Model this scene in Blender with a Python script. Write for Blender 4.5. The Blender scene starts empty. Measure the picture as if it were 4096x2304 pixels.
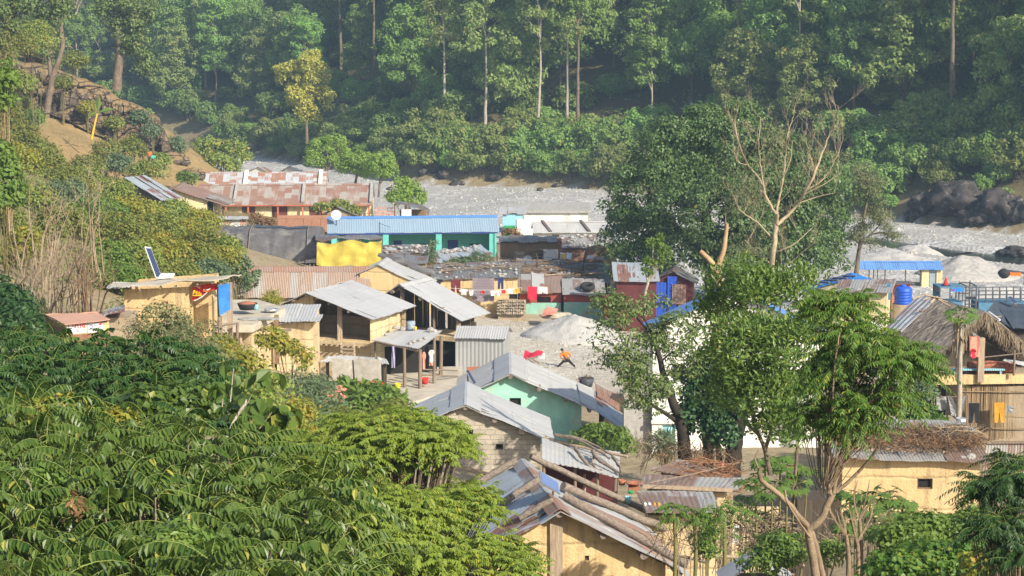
import bpy, bmesh, math, random
import numpy as np
from mathutils import Vector, Matrix, noise as mnoise
sc = bpy.context.scene
COL = sc.collection
R = random.Random(11)
rad = math.radians
# ---------------------------------------------------------------- camera model (also used to lay the place out)
FPX = 2048 / math.tan(rad(14)); PC, PS = math.cos(rad(8)), math.sin(rad(8)); CAMZ = 27.0
def ray(u, v):
    t = (v - 1152) / FPX
    return Vector(((u - 2048) / FPX, PC - t * PS, -PS - t * PC))
def P(u, v, Y):
    d = ray(u, v); k = Y / d.y
    return Vector((d.x * k, Y, CAMZ + d.z * k))
def M(px, Y):
    return px * Y * 0.995 / FPX
# ---------------------------------------------------------------- terrain heights
CTRL = [  # x, y, z
 (0,0,24.9),(0,12,21.4),(0,30,16.3),(0,50,10.6),(0,68,9.3),(0,80,8.0),(0,95,6.4),(0,112,5.2),(3,124,4.7),(3,138,4.6),
 (0,150,4.7),(-8,175,5.6),(5,190,4.4),(-20,190,5.4),(-18,215,3.6),(0,225,3.0),(0,260,1.8),(0,290,0.7),(-30,250,3.2),(-35,320,1.2),
 (8,60,10.0),(12,50,10.9),(14,68,9.0),(20,90,7.2),(10,85,8.0),(24,110,5.6),(14,120,4.8),(15,150,4.2),(26,150,3.6),(32,180,2.0),
 (20,210,2.2),(46,235,1.0),(48,200,1.2),(60,170,1.6),(40,130,4.0),(40,90,6.5),(40,50,10.5),(45,20,16.5),(20,25,17.0),(20,10,21.0),
 (-3,40,13.6),(-8,60,13.6),(-12,40,18.2),(-8,25,19.5),(-8,12,22.5),(-20,20,23),(-14,72,13.8),(-16,85,12.6),(-8,88,10.4),(-9,98,8.6),
 (-4,104,7.6),(-20,98,13.2),(-26,95,14.6),(-14,112,9.2),(-20,125,9.6),(-26,132,12.2),(-16,140,8.2),(-26,160,9.6),(-34,150,14.0),
 (-34,190,8.0),(-40,190,8.6),(-36,205,7.0),(-43,215,8.8),(-42.6,240,9.3),(-50,232,12.2),(-56,238,15.5),(-50,252,16.0),(-44,252,12.6),
 (-40,262,6.0),(-60,255,20.0),(-70,240,21),(-62,215,17.5),(-52,205,13.0),(-50,180,14.5),(-45,150,18),(-38,120,18.5),(-40,95,22),
 (-35,70,22),(-40,40,28),(-70,150,30),(-75,200,27),(-90,240,28),(-75,275,14),(-60,300,4),(-36,285,2.4),(60,100,5.5),(75,130,3.2),(75,60,9),
 (90,20,17),(-60,10,33),(-90,100,38),(80,180,1.0),(-50,360,1.5),(-90,330,9)]
CT = np.array(CTRL, float)
def _U(r2):
    return 0.5 * r2 * np.log(r2 + 1e-9)
def _tps():
    n = len(CT); X = CT[:, :2] / 50; d = ((X[:, None] - X[None]) ** 2).sum(-1)
    K = _U(d) + np.eye(n) * 0.004
    Q = np.hstack([np.ones((n, 1)), X])
    A = np.block([[K, Q], [Q.T, np.zeros((3, 3))]])
    return np.linalg.solve(A, np.concatenate([CT[:, 2], np.zeros(3)]))
TW = _tps()
BANK = np.array([(-200,470),(-120,420),(-60,378),(-36,334),(-14,294),(12,285),(30,263),(46,243),(62,226),(84,203),(130,160),(200,110)], float)
CHAN = np.array([(20,262),(34,236),(46,214),(58,203),(75,184),(110,150),(180,90)], float)
def _pl(x, y, line):
    best = np.full(x.shape, 1e9); sg = np.zeros(x.shape)
    for a, b in zip(line[:-1], line[1:]):
        e = b - a; L2 = (e ** 2).sum()
        t = np.clip(((x - a[0]) * e[0] + (y - a[1]) * e[1]) / L2, 0, 1)
        dx, dy = x - a[0] - t * e[0], y - a[1] - t * e[1]
        d = np.hypot(dx, dy); m = d < best
        best = np.where(m, d, best); sg = np.where(m, np.sign(e[0] * (y - a[1]) - e[1] * (x - a[0])), sg)
    return best * sg
def _vn(x, y, s, seed):     # cheap value noise
    x, y = x / s, y / s; xi, yi = np.floor(x), np.floor(y); fx, fy = x - xi, y - yi
    h = lambda a, b: np.modf(np.abs(np.sin(a * 127.1 + b * 311.7 + seed) * 43758.5453))[0]
    fx, fy = fx * fx * (3 - 2 * fx), fy * fy * (3 - 2 * fy)
    return (h(xi, yi) * (1 - fx) + h(xi + 1, yi) * fx) * (1 - fy) + (h(xi, yi + 1) * (1 - fx) + h(xi + 1, yi + 1) * fx) * fy - 0.5
def gzv(x, y):
    x = np.asarray(x, float); y = np.asarray(y, float)
    xc, yc = np.clip(x, -95, 95), np.clip(y, 0, 345)
    X = np.stack([xc, yc], -1) / 50
    d = ((X[..., None, :] - (CT[:, :2] / 50)) ** 2).sum(-1)
    z = (_U(d) * TW[:-3]).sum(-1) + TW[-3] + TW[-2] * X[..., 0] + TW[-1] * X[..., 1]
    b = _pl(x, y, BANK)
    w = 1 / (1 + np.exp(-(b + 6) / 4)); z = z * (1 - w) + 0.9 * w
    q = np.maximum(b, 0)
    z = z + np.where(b > 0, 2.6 * (1 - np.exp(-q / 4)) + 0.42 * q + 0.0016 * q * q * (q < 90) + (q >= 90) * (13 + .1 * (q - 90)), 0)
    z = z + np.where(b > 3, _vn(x, y, 9, 3) * 2.2 * np.clip(q / 20, 0, 1), 0)
    c = _pl(x, y, CHAN); z = z - 1.5 * np.exp(-(c / 3.6) ** 2) * (b < 0)
    z = z + _vn(x, y, 4, 1) * .22 + _vn(x, y, 1.7, 2) * .1
    return z
def gz(x, y):
    return float(gzv(np.array([x]), np.array([y]))[0])
def G(u, v, y0=20, y1=460):          # where the line of sight meets the ground
    d = ray(u, v); ys = np.arange(y0, y1, 0.5); k = ys / d.y
    below = (CAMZ + d.z * k) < gzv(d.x * k, ys)
    i = int(np.argmax(below)) if below.any() else len(ys) - 1
    y = ys[i]; return Vector((d.x * y / d.y, y, gz(d.x * y / d.y, y)))
# ---------------------------------------------------------------- scene objects
def tag(o, label=None, cat=None, group=None, kind=None):
    if label: o['label'] = label
    if cat: o['category'] = cat
    if group: o['group'] = group
    if kind: o['kind'] = kind
    return o
def thing(name, label, cat, loc, group=None):
    o = bpy.data.objects.new(name, None); COL.objects.link(o); o.location = loc; o.empty_display_size = .2
    return tag(o, label, cat, group)
def link(name, me, m=None, parent=None):
    o = bpy.data.objects.new(name, me); COL.objects.link(o)
    if m is not None and not me.materials: me.materials.append(m)
    if parent is not None: o.parent = parent
    return o
def dup(root, loc, rz=0, s=1, label=None, group=None, rx=0):
    r = root.copy(); COL.objects.link(r); r.location = loc; r.rotation_euler = (rx, 0, rz)
    r.scale = (s, s, s) if not hasattr(s, '__len__') else s
    if label: r['label'] = label
    if group: r['group'] = group
    for ch in root.children:
        c = ch.copy(); COL.objects.link(c); c.parent = r
        for g in ch.children:
            e = g.copy(); COL.objects.link(e); e.parent = c
    return r
class Fr:
    def __init__(s, o, deg=0, pitch=0):
        s.o = Vector(o); a = rad(deg); s.x = Vector((math.cos(a), math.sin(a), 0)); s.y = Vector((-math.sin(a), math.cos(a), 0)); s.z = Vector((0, 0, 1))
    def p(s, x, y, z): return s.o + s.x * x + s.y * y + s.z * z
_b = bmesh.new(); bmesh.ops.create_icosphere(_b, subdivisions=2, radius=1)
ICO_V = [v.co.copy() for v in _b.verts]; ICO_F = [[v.index for v in f.verts] for f in _b.faces]; _b.free()
_b = bmesh.new(); bmesh.ops.create_icosphere(_b, subdivisions=4, radius=1)
ICO4_V = [v.co.copy() for v in _b.verts]; ICO4_F = [[v.index for v in f.verts] for f in _b.faces]; _b.free()
class MB:
    def __init__(s): s.v = []; s.f = []; s.uv = []; s.sm = []
    def face(s, pts, uvs=None, smooth=False):
        b = len(s.v); s.v += [Vector(p) for p in pts]; s.f.append(list(range(b, b + len(pts)))); s.sm.append(smooth)
        if uvs is None:
            q = s.v[b:]; n = Vector((0, 0, 0))
            for i in range(1, len(q) - 1): n += (q[i] - q[0]).cross(q[i + 1] - q[0])
            n = n.normalized() if n.length > 1e-9 else Vector((0, 0, 1))
            h = Vector((0, 0, 1)).cross(n); h = h.normalized() if h.length > .05 else Vector((1, 0, 0))
            w = n.cross(h); uvs = [(p.dot(h), p.dot(w)) for p in q]
        s.uv += uvs; return s
    def box(s, fr, x0, x1, y0, y1, z0, z1):
        p = fr.p; a, b, c, d = p(x0,y0,z0), p(x1,y0,z0), p(x1,y1,z0), p(x0,y1,z0); e, f, g, h = p(x0,y0,z1), p(x1,y0,z1), p(x1,y1,z1), p(x0,y1,z1)
        for q in ((a,b,f,e),(b,c,g,f),(c,d,h,g),(d,a,e,h),(e,f,g,h),(d,c,b,a)): s.face(q)
        return s
    def bar(s, a, b, w, h=None):              # rectangular bar between two points
        a, b = Vector(a), Vector(b); h = h or w; d = (b - a).normalized()
        x = d.cross(Vector((0, 0, 1))); x = x.normalized() if x.length > .01 else Vector((1, 0, 0)); y = x.cross(d)
        c = [a + x*i*w/2 + y*j*h/2 for i, j in ((-1,-1),(1,-1),(1,1),(-1,1))]; e = [q + (b - a) for q in c]
        for i in range(4): s.face((c[i], c[(i+1)%4], e[(i+1)%4], e[i]))
        s.face(c[::-1]); s.face(e); return s
    def tube(s, path, rr, n=6, wob=0):
        path = [Vector(p) for p in path]
        if not hasattr(rr, '__len__'): rr = [rr] * len(path)
        rings = []; px = None; acc = 0
        for i, p in enumerate(path):
            t = (path[min(i+1, len(path)-1)] - path[max(i-1, 0)]).normalized()
            if px is None: px = t.orthogonal().normalized()
            px = (px - t * px.dot(t)).normalized(); py = t.cross(px)
            if i: acc += (path[i] - path[i-1]).length
            rings.append([(p + (px*math.cos(2*math.pi*k/n) + py*math.sin(2*math.pi*k/n)) * rr[i] * (1 + wob*(R.random()-.5)), acc) for k in range(n)])
        b = len(s.v)
        for r in rings: s.v += [q[0] for q in r]
        for i in range(len(rings)-1):
            for k in range(n):
                k2 = (k+1) % n; s.f.append([b+i*n+k, b+i*n+k2, b+(i+1)*n+k2, b+(i+1)*n+k]); s.sm.append(n > 4)
                c = 2*math.pi*rr[0]/n; s.uv += [(k*c, rings[i][0][1]), (k*c+c, rings[i][0][1]), (k*c+c, rings[i+1][0][1]), (k*c, rings[i+1][0][1])]
        for r, rev in ((rings[0], True), (rings[-1], False)):
            q = [x[0] for x in r]; s.face(q[::-1] if rev else q)
        return s
    def slab(s, a, b, c, d, th=.03, nu=1, nv=1, wob=0., corr=0, amp=.012, sag=0, u0=0.):
        """sheet a(bottom-left) b(bottom-right) c(top-right) d(top-left) with thickness, optional waviness and corrugation along a->b"""
        a, b, c, d = map(Vector, (a, b, c, d)); n = (b - a).cross(d - a).normalized()
        if n.z < 0: n = -n
        W = (b - a).length; H = (d - a).length
        if corr: nu = max(nu, min(600, int(W / corr * 4)))
        g = []; sd = R.random() * 99
        for j in range(nv + 1):
            row = []
            for i in range(nu + 1):
                x, y = i / nu, j / nv; q = a.lerp(b, x).lerp(d.lerp(c, x), y)
                o = wob * mnoise.noise(q * .9 + Vector((sd, 0, 0))) * 2 if wob else 0
                if wob: o += wob * .5 * mnoise.noise(q * 3.1 + Vector((sd, 0, 0)))
                if corr: o += amp * math.sin(2 * math.pi * x * W / corr)
                o -= sag * 4 * x * (1 - x)
                row.append((q + n * o, (u0 + x * W, y * H)))
            g.append(row)
        def sh(off, rev):
            base = len(s.v)
            for row in g: s.v += [q[0] + n * off for q in row]
            for j in range(nv):
                for i in range(nu):
                    k = [(j, i), (j, i+1), (j+1, i+1), (j+1, i)]
                    if rev: k = k[::-1]
                    s.f.append([base + r*(nu+1) + q for r, q in k]); s.uv += [g[r][q][1] for r, q in k]; s.sm.append(bool(wob or corr))
        rv = (b - a).cross(d - a).z < 0
        sh(th, rv); sh(0, not rv)
        edge = [g[0][i] for i in range(nu+1)] + [g[j][nu] for j in range(1, nv+1)] + [g[nv][i] for i in range(nu-1, -1, -1)] + [g[j][0] for j in range(nv-1, 0, -1)]
        for i in range(len(edge)):
            p, q = edge[i], edge[(i+1) % len(edge)]
            pts = [p[0], q[0], q[0] + n*th, p[0] + n*th]
            if rv: pts = pts[::-1]
            s.face(pts, [p[1], q[1], q[1], p[1]])
        return s
    def sheets(s, a, b, c, d, th=.03, w=.8, wob=.03, corr=0, amp=.012, jit=.06):
        """overlapping sheets side by side from a to b, running up to d-c"""
        a, b, c, d = map(Vector, (a, b, c, d)); W = (b-a).length; n = max(1, round(W/w)); up = (d-a).normalized(); nn = (b-a).cross(d-a).normalized(); nn = -nn if nn.z < 0 else nn; off = R.randint(0, 40)*w
        for i in range(n):
            x0, x1 = max(0, i/n-.03/W), min(1, (i+1)/n+.05/W); j = R.uniform(-jit, jit)*.7; k = R.uniform(-.03, .03); lift = nn*(.006+.008*(i % 2))
            s.slab(a.lerp(b,x0)+up*(j-k)+lift, a.lerp(b,x1)+up*(j+k)+lift, d.lerp(c,x1)+lift, d.lerp(c,x0)+lift, th, 6, 5, wob, corr, amp, 0, off+i*w+.02)
        return s
    def lathe(s, o, prof, n=16, ax=None):
        o = Vector(o); z = Vector(ax).normalized() if ax else Vector((0,0,1)); x = z.orthogonal().normalized(); y = z.cross(x); b = len(s.v)
        for r, h in prof: s.v += [o + z*h + (x*math.cos(2*math.pi*k/n) + y*math.sin(2*math.pi*k/n))*r for k in range(n)]
        for i in range(len(prof)-1):
            for k in range(n):
                k2 = (k+1) % n; s.f.append([b+i*n+k, b+i*n+k2, b+(i+1)*n+k2, b+(i+1)*n+k]); s.uv += [(k/n,i),(k2/n,i),(k2/n,i+1),(k/n,i+1)]; s.sm.append(True)
        return s
    def blob(s, c, r, rough=.2, fq=1.3, seed=0, fine=False, flat=0):
        V, Fc = (ICO4_V, ICO4_F) if fine else (ICO_V, ICO_F)
        c = Vector(c); r = (r, r, r) if not hasattr(r, '__len__') else r; b = len(s.v); sv = Vector((seed*7.3, seed*3.1, seed))
        for q in V:
            k = 1 + rough * (mnoise.noise(q*fq + sv) + .5*mnoise.noise(q*fq*2.3 + sv) + (.25*mnoise.noise(q*fq*6 + sv) if fine else 0))
            z = q.z*r[2]*k; z = max(z, -flat*r[2]) if flat else z
            s.v.append(c + Vector((q.x*r[0]*k, q.y*r[1]*k, z)))
        for f in Fc: s.f.append([b+i for i in f]); s.uv += [(0,0)]*len(f); s.sm.append(fine)
        return s
    def build(s, name, m, parent=None, smooth=None):
        off = parent_loc(parent); me = bpy.data.meshes.new(name)
        me.from_pydata([(p.x-off.x, p.y-off.y, p.z-off.z) for p in s.v], [], s.f)
        ul = me.uv_layers.new(name='UVMap'); ul.data.foreach_set('uv', np.array(s.uv, 'f').ravel())
        me.polygons.foreach_set('use_smooth', np.array(s.sm if smooth is None else [smooth]*len(s.f), bool))
        me.update(); return link(name, me, m, parent)
def parent_loc(p):
    o = Vector((0,0,0))
    while p is not None: o += Vector(p.location); p = p.parent
    return o
def one(name, mb, m, label, cat, group=None, loc=None, kind=None):     # a thing that is a single mesh; its origin goes to loc
    o = mb.build(name, m); loc = Vector(loc) if loc is not None else sum(mb.v, Vector())/len(mb.v)
    o.data.transform(Matrix.Translation(-loc)); o.location = loc
    return tag(o, label, cat, group, kind)
def wall(mb, a, b, zb, prof, holes=(), t=.22):
    """upright wall seen from outside with a on the left; prof = [(s, z)...] top outline, holes = (s0, s1, z0, z1) with z from zb"""
    a, b = Vector((a[0], a[1], 0)), Vector((b[0], b[1], 0)); d = b - a; L = d.length; d /= L; inn = Vector((-d.y, d.x, 0))
    xs = sorted({round(x, 4) for x in [0, L] + [p[0] for p in prof] + [h for q in holes for h in q[:2]] if -1e-6 <= x <= L + 1e-6})
    tz = lambda x: np.interp(x, [p[0] for p in prof], [p[1] for p in prof])
    q = lambda x, z, i=0: a + d*x + Vector((0,0,z)) + inn*i
    for x0, x1 in zip(xs[:-1], xs[1:]):
        if x1 - x0 < 1e-4: continue
        m = (x0+x1)/2; z = zb
        for h in sorted([h for h in holes if h[0] <= m <= h[1]], key=lambda h: h[2]):
            if zb+h[2] - z > 1e-4: mb.face((q(x0,z), q(x1,z), q(x1,zb+h[2]), q(x0,zb+h[2])), [(x0,z),(x1,z),(x1,zb+h[2]),(x0,zb+h[2])])
            z = zb + h[3]
        z0, z1 = tz(x0), tz(x1)
        if max(z0, z1) > z: mb.face((q(x0,z), q(x1,z), q(x1,max(z1,z)), q(x0,max(z0,z))), [(x0,z),(x1,z),(x1,max(z1,z)),(x0,max(z0,z))])
    for h in holes:
        x0, x1, z0, z1 = h[0], h[1], zb+h[2], zb+h[3]
        for (p1, p2) in (((x0,z0),(x0,z1)), ((x0,z1),(x1,z1)), ((x1,z1),(x1,z0)), ((x1,z0),(x0,z0))):
            mb.face((q(*p1), q(*p2), q(*p2, t), q(*p1, t)))
    return q
# ---------------------------------------------------------------- leaves and trees (numpy built)
def np_mesh(name, V, Q, m, parent=None, smooth=False):
    me = bpy.data.meshes.new(name); V = np.asarray(V, np.float32); Q = np.asarray(Q, np.int32); k = Q.shape[1]
    me.vertices.add(len(V)); me.vertices.foreach_set('co', V.ravel())
    me.loops.add(Q.size); me.loops.foreach_set('vertex_index', Q.ravel())
    me.polygons.add(len(Q)); me.polygons.foreach_set('loop_start', np.arange(0, Q.size, k, dtype=np.int32))
    try: me.polygons.foreach_set('loop_total', np.full(len(Q), k, np.int32))
    except Exception: pass
    me.polygons.foreach_set('use_smooth', np.full(len(Q), smooth, bool))
    me.update(calc_edges=True); me.validate(); me.materials.append(m)
    return link(name, me, None, parent)
def nrm(a): return a / np.maximum(np.linalg.norm(a, axis=-1, keepdims=True), 1e-9)
def leaf_arrays(c, ax, nr, ln, wd, fold=.25, simple=False):
    """c base point, ax leaf axis, nr leaf normal, ln length, wd width (arrays)"""
    ax = nrm(ax); sd = nrm(np.cross(nr, ax)); nn = np.cross(ax, sd); l = ln[:, None]; w = wd[:, None] * .5
    if simple:
        V = np.stack([c, c + ax*l*.45 + sd*w + nn*w*fold, c + ax*l, c + ax*l*.45 - sd*w + nn*w*fold], 1); Q = np.array([[0,1,2,3]])
    else:
        V = np.stack([c, c + ax*l*.22 + sd*w*.85 + nn*w*fold, c + ax*l*.58 + sd*w*.8 + nn*w*fold, c + ax*l - nn*l*.08,
                      c + ax*l*.58 - sd*w*.8 + nn*w*fold, c + ax*l*.22 - sd*w*.85 + nn*w*fold], 1); Q = np.array([[0,3,2,1],[0,5,4,3]])
    k = V.shape[1]; Qs = (Q[None] + (np.arange(len(c))*k)[:, None, None]).reshape(-1, 4)
    return V.reshape(-1, 3), Qs
def crown_pts(rs, blobs, ncl, cr, per, squash=.75, shell=(.55, 1.0), low=-.5):
    """clumps spread in the outer part of each ellipsoid, leaves over each clump; returns leaf points, outward dirs, clump centres"""
    B = np.array(blobs, float); w = (B[:, 3]*B[:, 4] + B[:, 4]*B[:, 5] + B[:, 3]*B[:, 5]); k = rs.choice(len(B), ncl, p=w/w.sum()); b = B[k]
    d = nrm(rs.normal(size=(ncl, 3))); d[:, 2] = np.where(d[:, 2] < low, -d[:, 2], d[:, 2])
    cc = b[:, :3] + d * b[:, 3:6] * rs.uniform(shell[0], shell[1], (ncl, 1))
    r = cr * rs.uniform(.6, 1.3, ncl)
    i = np.repeat(np.arange(ncl), per); e = nrm(rs.normal(size=(len(i), 3)) + d[i]*.5 + np.array([0, 0, .25]))
    p = cc[i] + e * (r[i] * rs.uniform(.45, 1., len(i)))[:, None] * np.array([1, 1, squash])
    return p, e, cc
def leafy(name, rs, p, e, ln, asp, m, parent, droop=.5, up=.6, simple=True, jit=.3):
    n = len(p); t = nrm(np.cross(e, rs.normal(size=(n, 3)))); ax = nrm(t + e*.35 + np.array([0, 0, -droop]))
    nr = nrm(e*.8 + np.array([0, 0, up]) + rs.normal(size=(n, 3))*.35); l = ln * rs.uniform(1-jit, 1+jit, n)
    V, Q = leaf_arrays(p, ax, nr, l, l*asp, simple=simple)
    return np_mesh(name, V - np.array(parent_loc(parent)), Q, m, parent)
def pinnate(name, rs, base, az, el, L, pairs, leaflet, asp, m, parent, droop=.9, stalk=None, twm=None, hang=.55):
    """compound leaves: arching rachis with drooping pairs of leaflets"""
    n = len(base); C, A, N, LL = [], [], [], []; RV = []; RQ = []
    hx = np.stack([np.cos(az), np.sin(az), np.zeros(n)], -1); zz = np.array([0, 0, 1.0]); sd = np.stack([-np.sin(az), np.cos(az), np.zeros(n)], -1)
    def at(t):
        h = t*L; return base + hx*(h*np.cos(el))[:, None] + zz*(h*np.sin(el) - droop*.5*h*t)[:, None]
    for k in range(pairs):
        t = .2 + .8*(k+.5)/pairs; q = at(t); dq = nrm(at(t+.02) - q)
        for s in (-1, 1):
            a = nrm(sd*s*.9 + dq*.45 - zz*hang + rs.normal(size=(n, 3))*.13)
            C.append(q); A.append(a); N.append(nrm(zz*.9 + sd*s*.25 + dq*.3 + rs.normal(size=(n, 3))*.15)); LL.append(leaflet*(1.05-.45*abs(t-.5))*rs.uniform(.85, 1.15, n))
    q = at(1.); C.append(q); A.append(nrm(q - at(.95))); N.append(np.repeat(zz[None], n, 0) + hx*.3); LL.append(np.full(n, leaflet))
    C, A, N, LL = map(np.concatenate, (C, A, N, LL)); V, Q = leaf_arrays(C, A, N, LL, LL*asp)
    o = np_mesh(name, V - np.array(parent_loc(parent)), Q, m, parent)
    if twm is not None:
        th = .0075*L[:, None]; K = 5
        for k in range(K+1):
            q = at(k/K); w = th*(1.2-.8*k/K); RV.append(np.stack([q+sd*w, q+zz*w, q-sd*w], 1))
        RV = np.stack(RV, 1).reshape(-1, 3)
        for k in range(K):
            for a in range(3): RQ.append([k*3+a, k*3+(a+1)%3, k*3+3+(a+1)%3, k*3+3+a])
        RQ = (np.array(RQ)[None] + (np.arange(n)*3*(K+1))[:, None, None]).reshape(-1, 4)
        np_mesh('leaf_stalk', RV - np.array(parent_loc(parent)), RQ, twm, parent)
    return o
def limb(mb, path, r0, r1, n=7, sub=4, jit=.0):
    pts = [Vector(p) for p in path]; out = []
    for i in range(len(pts)-1):
        p0, p1, p2, p3 = pts[max(i-1,0)], pts[i], pts[i+1], pts[min(i+2, len(pts)-1)]
        for k in range(sub):
            t = k/sub; out.append(.5*((2*p1) + (p2-p0)*t + (2*p0-5*p1+4*p2-p3)*t*t + (3*p1-p0-3*p2+p3)*t**3) + Vector((R.uniform(-1,1), R.uniform(-1,1), 0))*jit)
    out.append(pts[-1]); m = len(out)
    mb.tube(out, [r0 + (r1-r0)*i/(m-1) for i in range(m)], n, wob=.12); return out
def twigs(mb, a, d, L, r, lev, spread=.6, n=3, up=.25):
    a = Vector(a); d = Vector(d).normalized(); pts = [a]; k = 4
    for i in range(k):
        d = (d + Vector((R.uniform(-1,1), R.uniform(-1,1), R.uniform(-1,1)))*.16 + Vector((0,0,up*.3))).normalized(); pts.append(pts[-1] + d*L/k)
    mb.tube(pts, [r*(1-.14*i) for i in range(k+1)], 4 if r < .05 else 5)
    if lev:
        for j in range(n):
            i = R.randint(1, k); e = (d + Vector((R.uniform(-1,1), R.uniform(-1,1), R.uniform(-.5,1)))*spread).normalized()
            twigs(mb, pts[i], e, L*R.uniform(.5,.8), r*.55, lev-1, spread, n, up)
# ---------------------------------------------------------------- materials (all procedural)
class NT:
    def __init__(s, name):
        s.m = bpy.data.materials.new(name); s.m.use_nodes = True; s.t = s.m.node_tree; s.t.nodes.clear()
        s.out = s.n('ShaderNodeOutputMaterial'); s.b = s.n('ShaderNodeBsdfPrincipled'); s.l(s.b, 0, s.out, 0)
    def n(s, typ, **kw):
        x = s.t.nodes.new(typ)
        for k, v in kw.items():
            if k.startswith('i_'):
                key = k[2:]; x.inputs[int(key) if key.isdigit() else key.replace('_', ' ')].default_value = v
            else: setattr(x, k, v)
        return x
    def l(s, a, i, b, j): s.t.links.new(a.outputs[i], b.inputs[j])
    def noise(s, co, scale, det=3, rough=.55, w=None):
        x = s.n('ShaderNodeTexNoise'); x.inputs['Scale'].default_value = scale; x.inputs['Detail'].default_value = det; x.inputs['Roughness'].default_value = rough
        if co is not None: s.t.links.new(co, x.inputs['Vector'])
        return x.outputs['Fac']
    def ramp(s, fac, stops):
        x = s.n('ShaderNodeValToRGB'); e = x.color_ramp.elements
        while len(e) < len(stops): e.new(.5)
        for q, (p, c) in zip(e, stops): q.position = p; q.color = (*c, 1) if len(c) == 3 else c
        s.t.links.new(fac, x.inputs[0]); return x.outputs[0]
    def mix(s, fac, a, b, mode='MIX'):
        x = s.n('ShaderNodeMix', data_type='RGBA', blend_type=mode)
        for k, v in ((0, fac), (6, a), (7, b)):
            if hasattr(v, 'links'): s.t.links.new(v, x.inputs[k])
            else: x.inputs[k].default_value = (*v, 1) if hasattr(v, '__len__') and len(v) == 3 else v
        return x.outputs[2]
    def math(s, op, a, b=None, c=None):
        x = s.n('ShaderNodeMath', operation=op)
        for k, v in enumerate((a, b, c)):
            if v is None: continue
            if hasattr(v, 'links'): s.t.links.new(v, x.inputs[k])
            else: x.inputs[k].default_value = v
        return x.outputs[0]
    def co(s, which='Object'): return s.n('ShaderNodeTexCoord').outputs[which]
    def map(s, co, scale=(1,1,1), rot=(0,0,0), loc=(0,0,0)):
        x = s.n('ShaderNodeMapping'); s.t.links.new(co, x.inputs[0]); x.inputs['Scale'].default_value = scale; x.inputs['Rotation'].default_value = rot; x.inputs['Location'].default_value = loc; return x.outputs[0]
    def bump(s, h, dist=.02, st=1.):
        x = s.n('ShaderNodeBump'); x.inputs['Distance'].default_value = dist; x.inputs['Strength'].default_value = st; s.t.links.new(h, x.inputs['Height']); s.l(x, 0, s.b, 'Normal')
    def fin(s, col, rough=.8, metal=0., spec=.3):
        if hasattr(col, 'links'): s.t.links.new(col, s.b.inputs['Base Color'])
        else: s.b.inputs['Base Color'].default_value = (*col, 1)
        if hasattr(rough, 'links'): s.t.links.new(rough, s.b.inputs['Roughness'])
        else: s.b.inputs['Roughness'].default_value = rough
        s.b.inputs['Metallic'].default_value = metal; s.b.inputs['Specular IOR Level'].default_value = spec; return s.m
def sc_(c, k): return tuple(min(1, x*k) for x in c)
def m_plain(name, c, rough=.8, metal=0., var=.25, scale=4., bump=.01, dirt=None, spec=.3):
    t = NT(name); o = t.co(); n = t.noise(o, scale, 4); f = t.noise(o, scale*9, 2)
    col = t.ramp(n, [(.3, sc_(c, 1-var)), (.7, sc_(c, 1+var*.5))])
    col = t.mix(t.math('MULTIPLY', f, .35), col, sc_(c, 1-var*1.3))
    if dirt: col = t.mix(t.ramp(t.noise(o, scale*.6, 5, .7), [(.5, (0,0,0)), (.68, (1,1,1))]), col, dirt)
    if bump: t.bump(t.math('ADD', n, f), bump)
    return t.fin(col, rough, metal, spec)
def m_mud(name, c, c2=None, band=.55, dirt=(.22,.15,.09)):
    t = NT(name); o = t.co(); uv = t.co('UV'); c2 = c2 or sc_(c, .78)
    big = t.noise(o, .9, 4); fine = t.noise(o, 14, 3); sep = t.n('ShaderNodeSeparateXYZ'); t.t.links.new(uv, sep.inputs[0])
    wv = t.math('ADD', sep.outputs[1], t.math('MULTIPLY', t.noise(o, 1.3, 3), .25))
    fr = t.math('PINGPONG', wv, band); ln = t.ramp(fr, [(.0, (1,1,1)), (.07, (0,0,0))])
    col = t.ramp(big, [(.3, c2), (.62, c)]); col = t.mix(t.math('MULTIPLY', fine, .4), col, sc_(c, .62))
    col = t.mix(t.math('MULTIPLY', ln, .35), col, sc_(c, .55))
    st = t.ramp(t.noise(t.map(o, (3, 3, .5)), 1.2, 4, .7), [(.48, (0,0,0)), (.7, (1,1,1))]); col = t.mix(t.math('MULTIPLY', st, .6), col, dirt)
    vc = t.n('ShaderNodeTexVoronoi', feature='DISTANCE_TO_EDGE'); vc.inputs['Scale'].default_value = .8; wv_ = t.n('ShaderNodeVectorMath', operation='ADD'); nz_ = t.n('ShaderNodeTexNoise'); nz_.inputs['Scale'].default_value = 2.5; t.t.links.new(o, nz_.inputs[0]); t.t.links.new(o, wv_.inputs[0]); t.l(nz_, 1, wv_, 1); t.l(wv_, 0, vc, 'Vector'); ck = t.math('MULTIPLY', t.ramp(vc.outputs['Distance'], [(.0, (1,)*3), (.018, (0,)*3)]), t.ramp(big, [(.45, (0,)*3), (.6, (1,)*3)])); col = t.mix(t.math('MULTIPLY', ck, .5), col, sc_(c, .35))
    t.bump(t.math('ADD', t.math('MULTIPLY', big, 2.), t.math('SUBTRACT', fine, ln)), .03, .8); return t.fin(col, .95, 0, .15)
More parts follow.
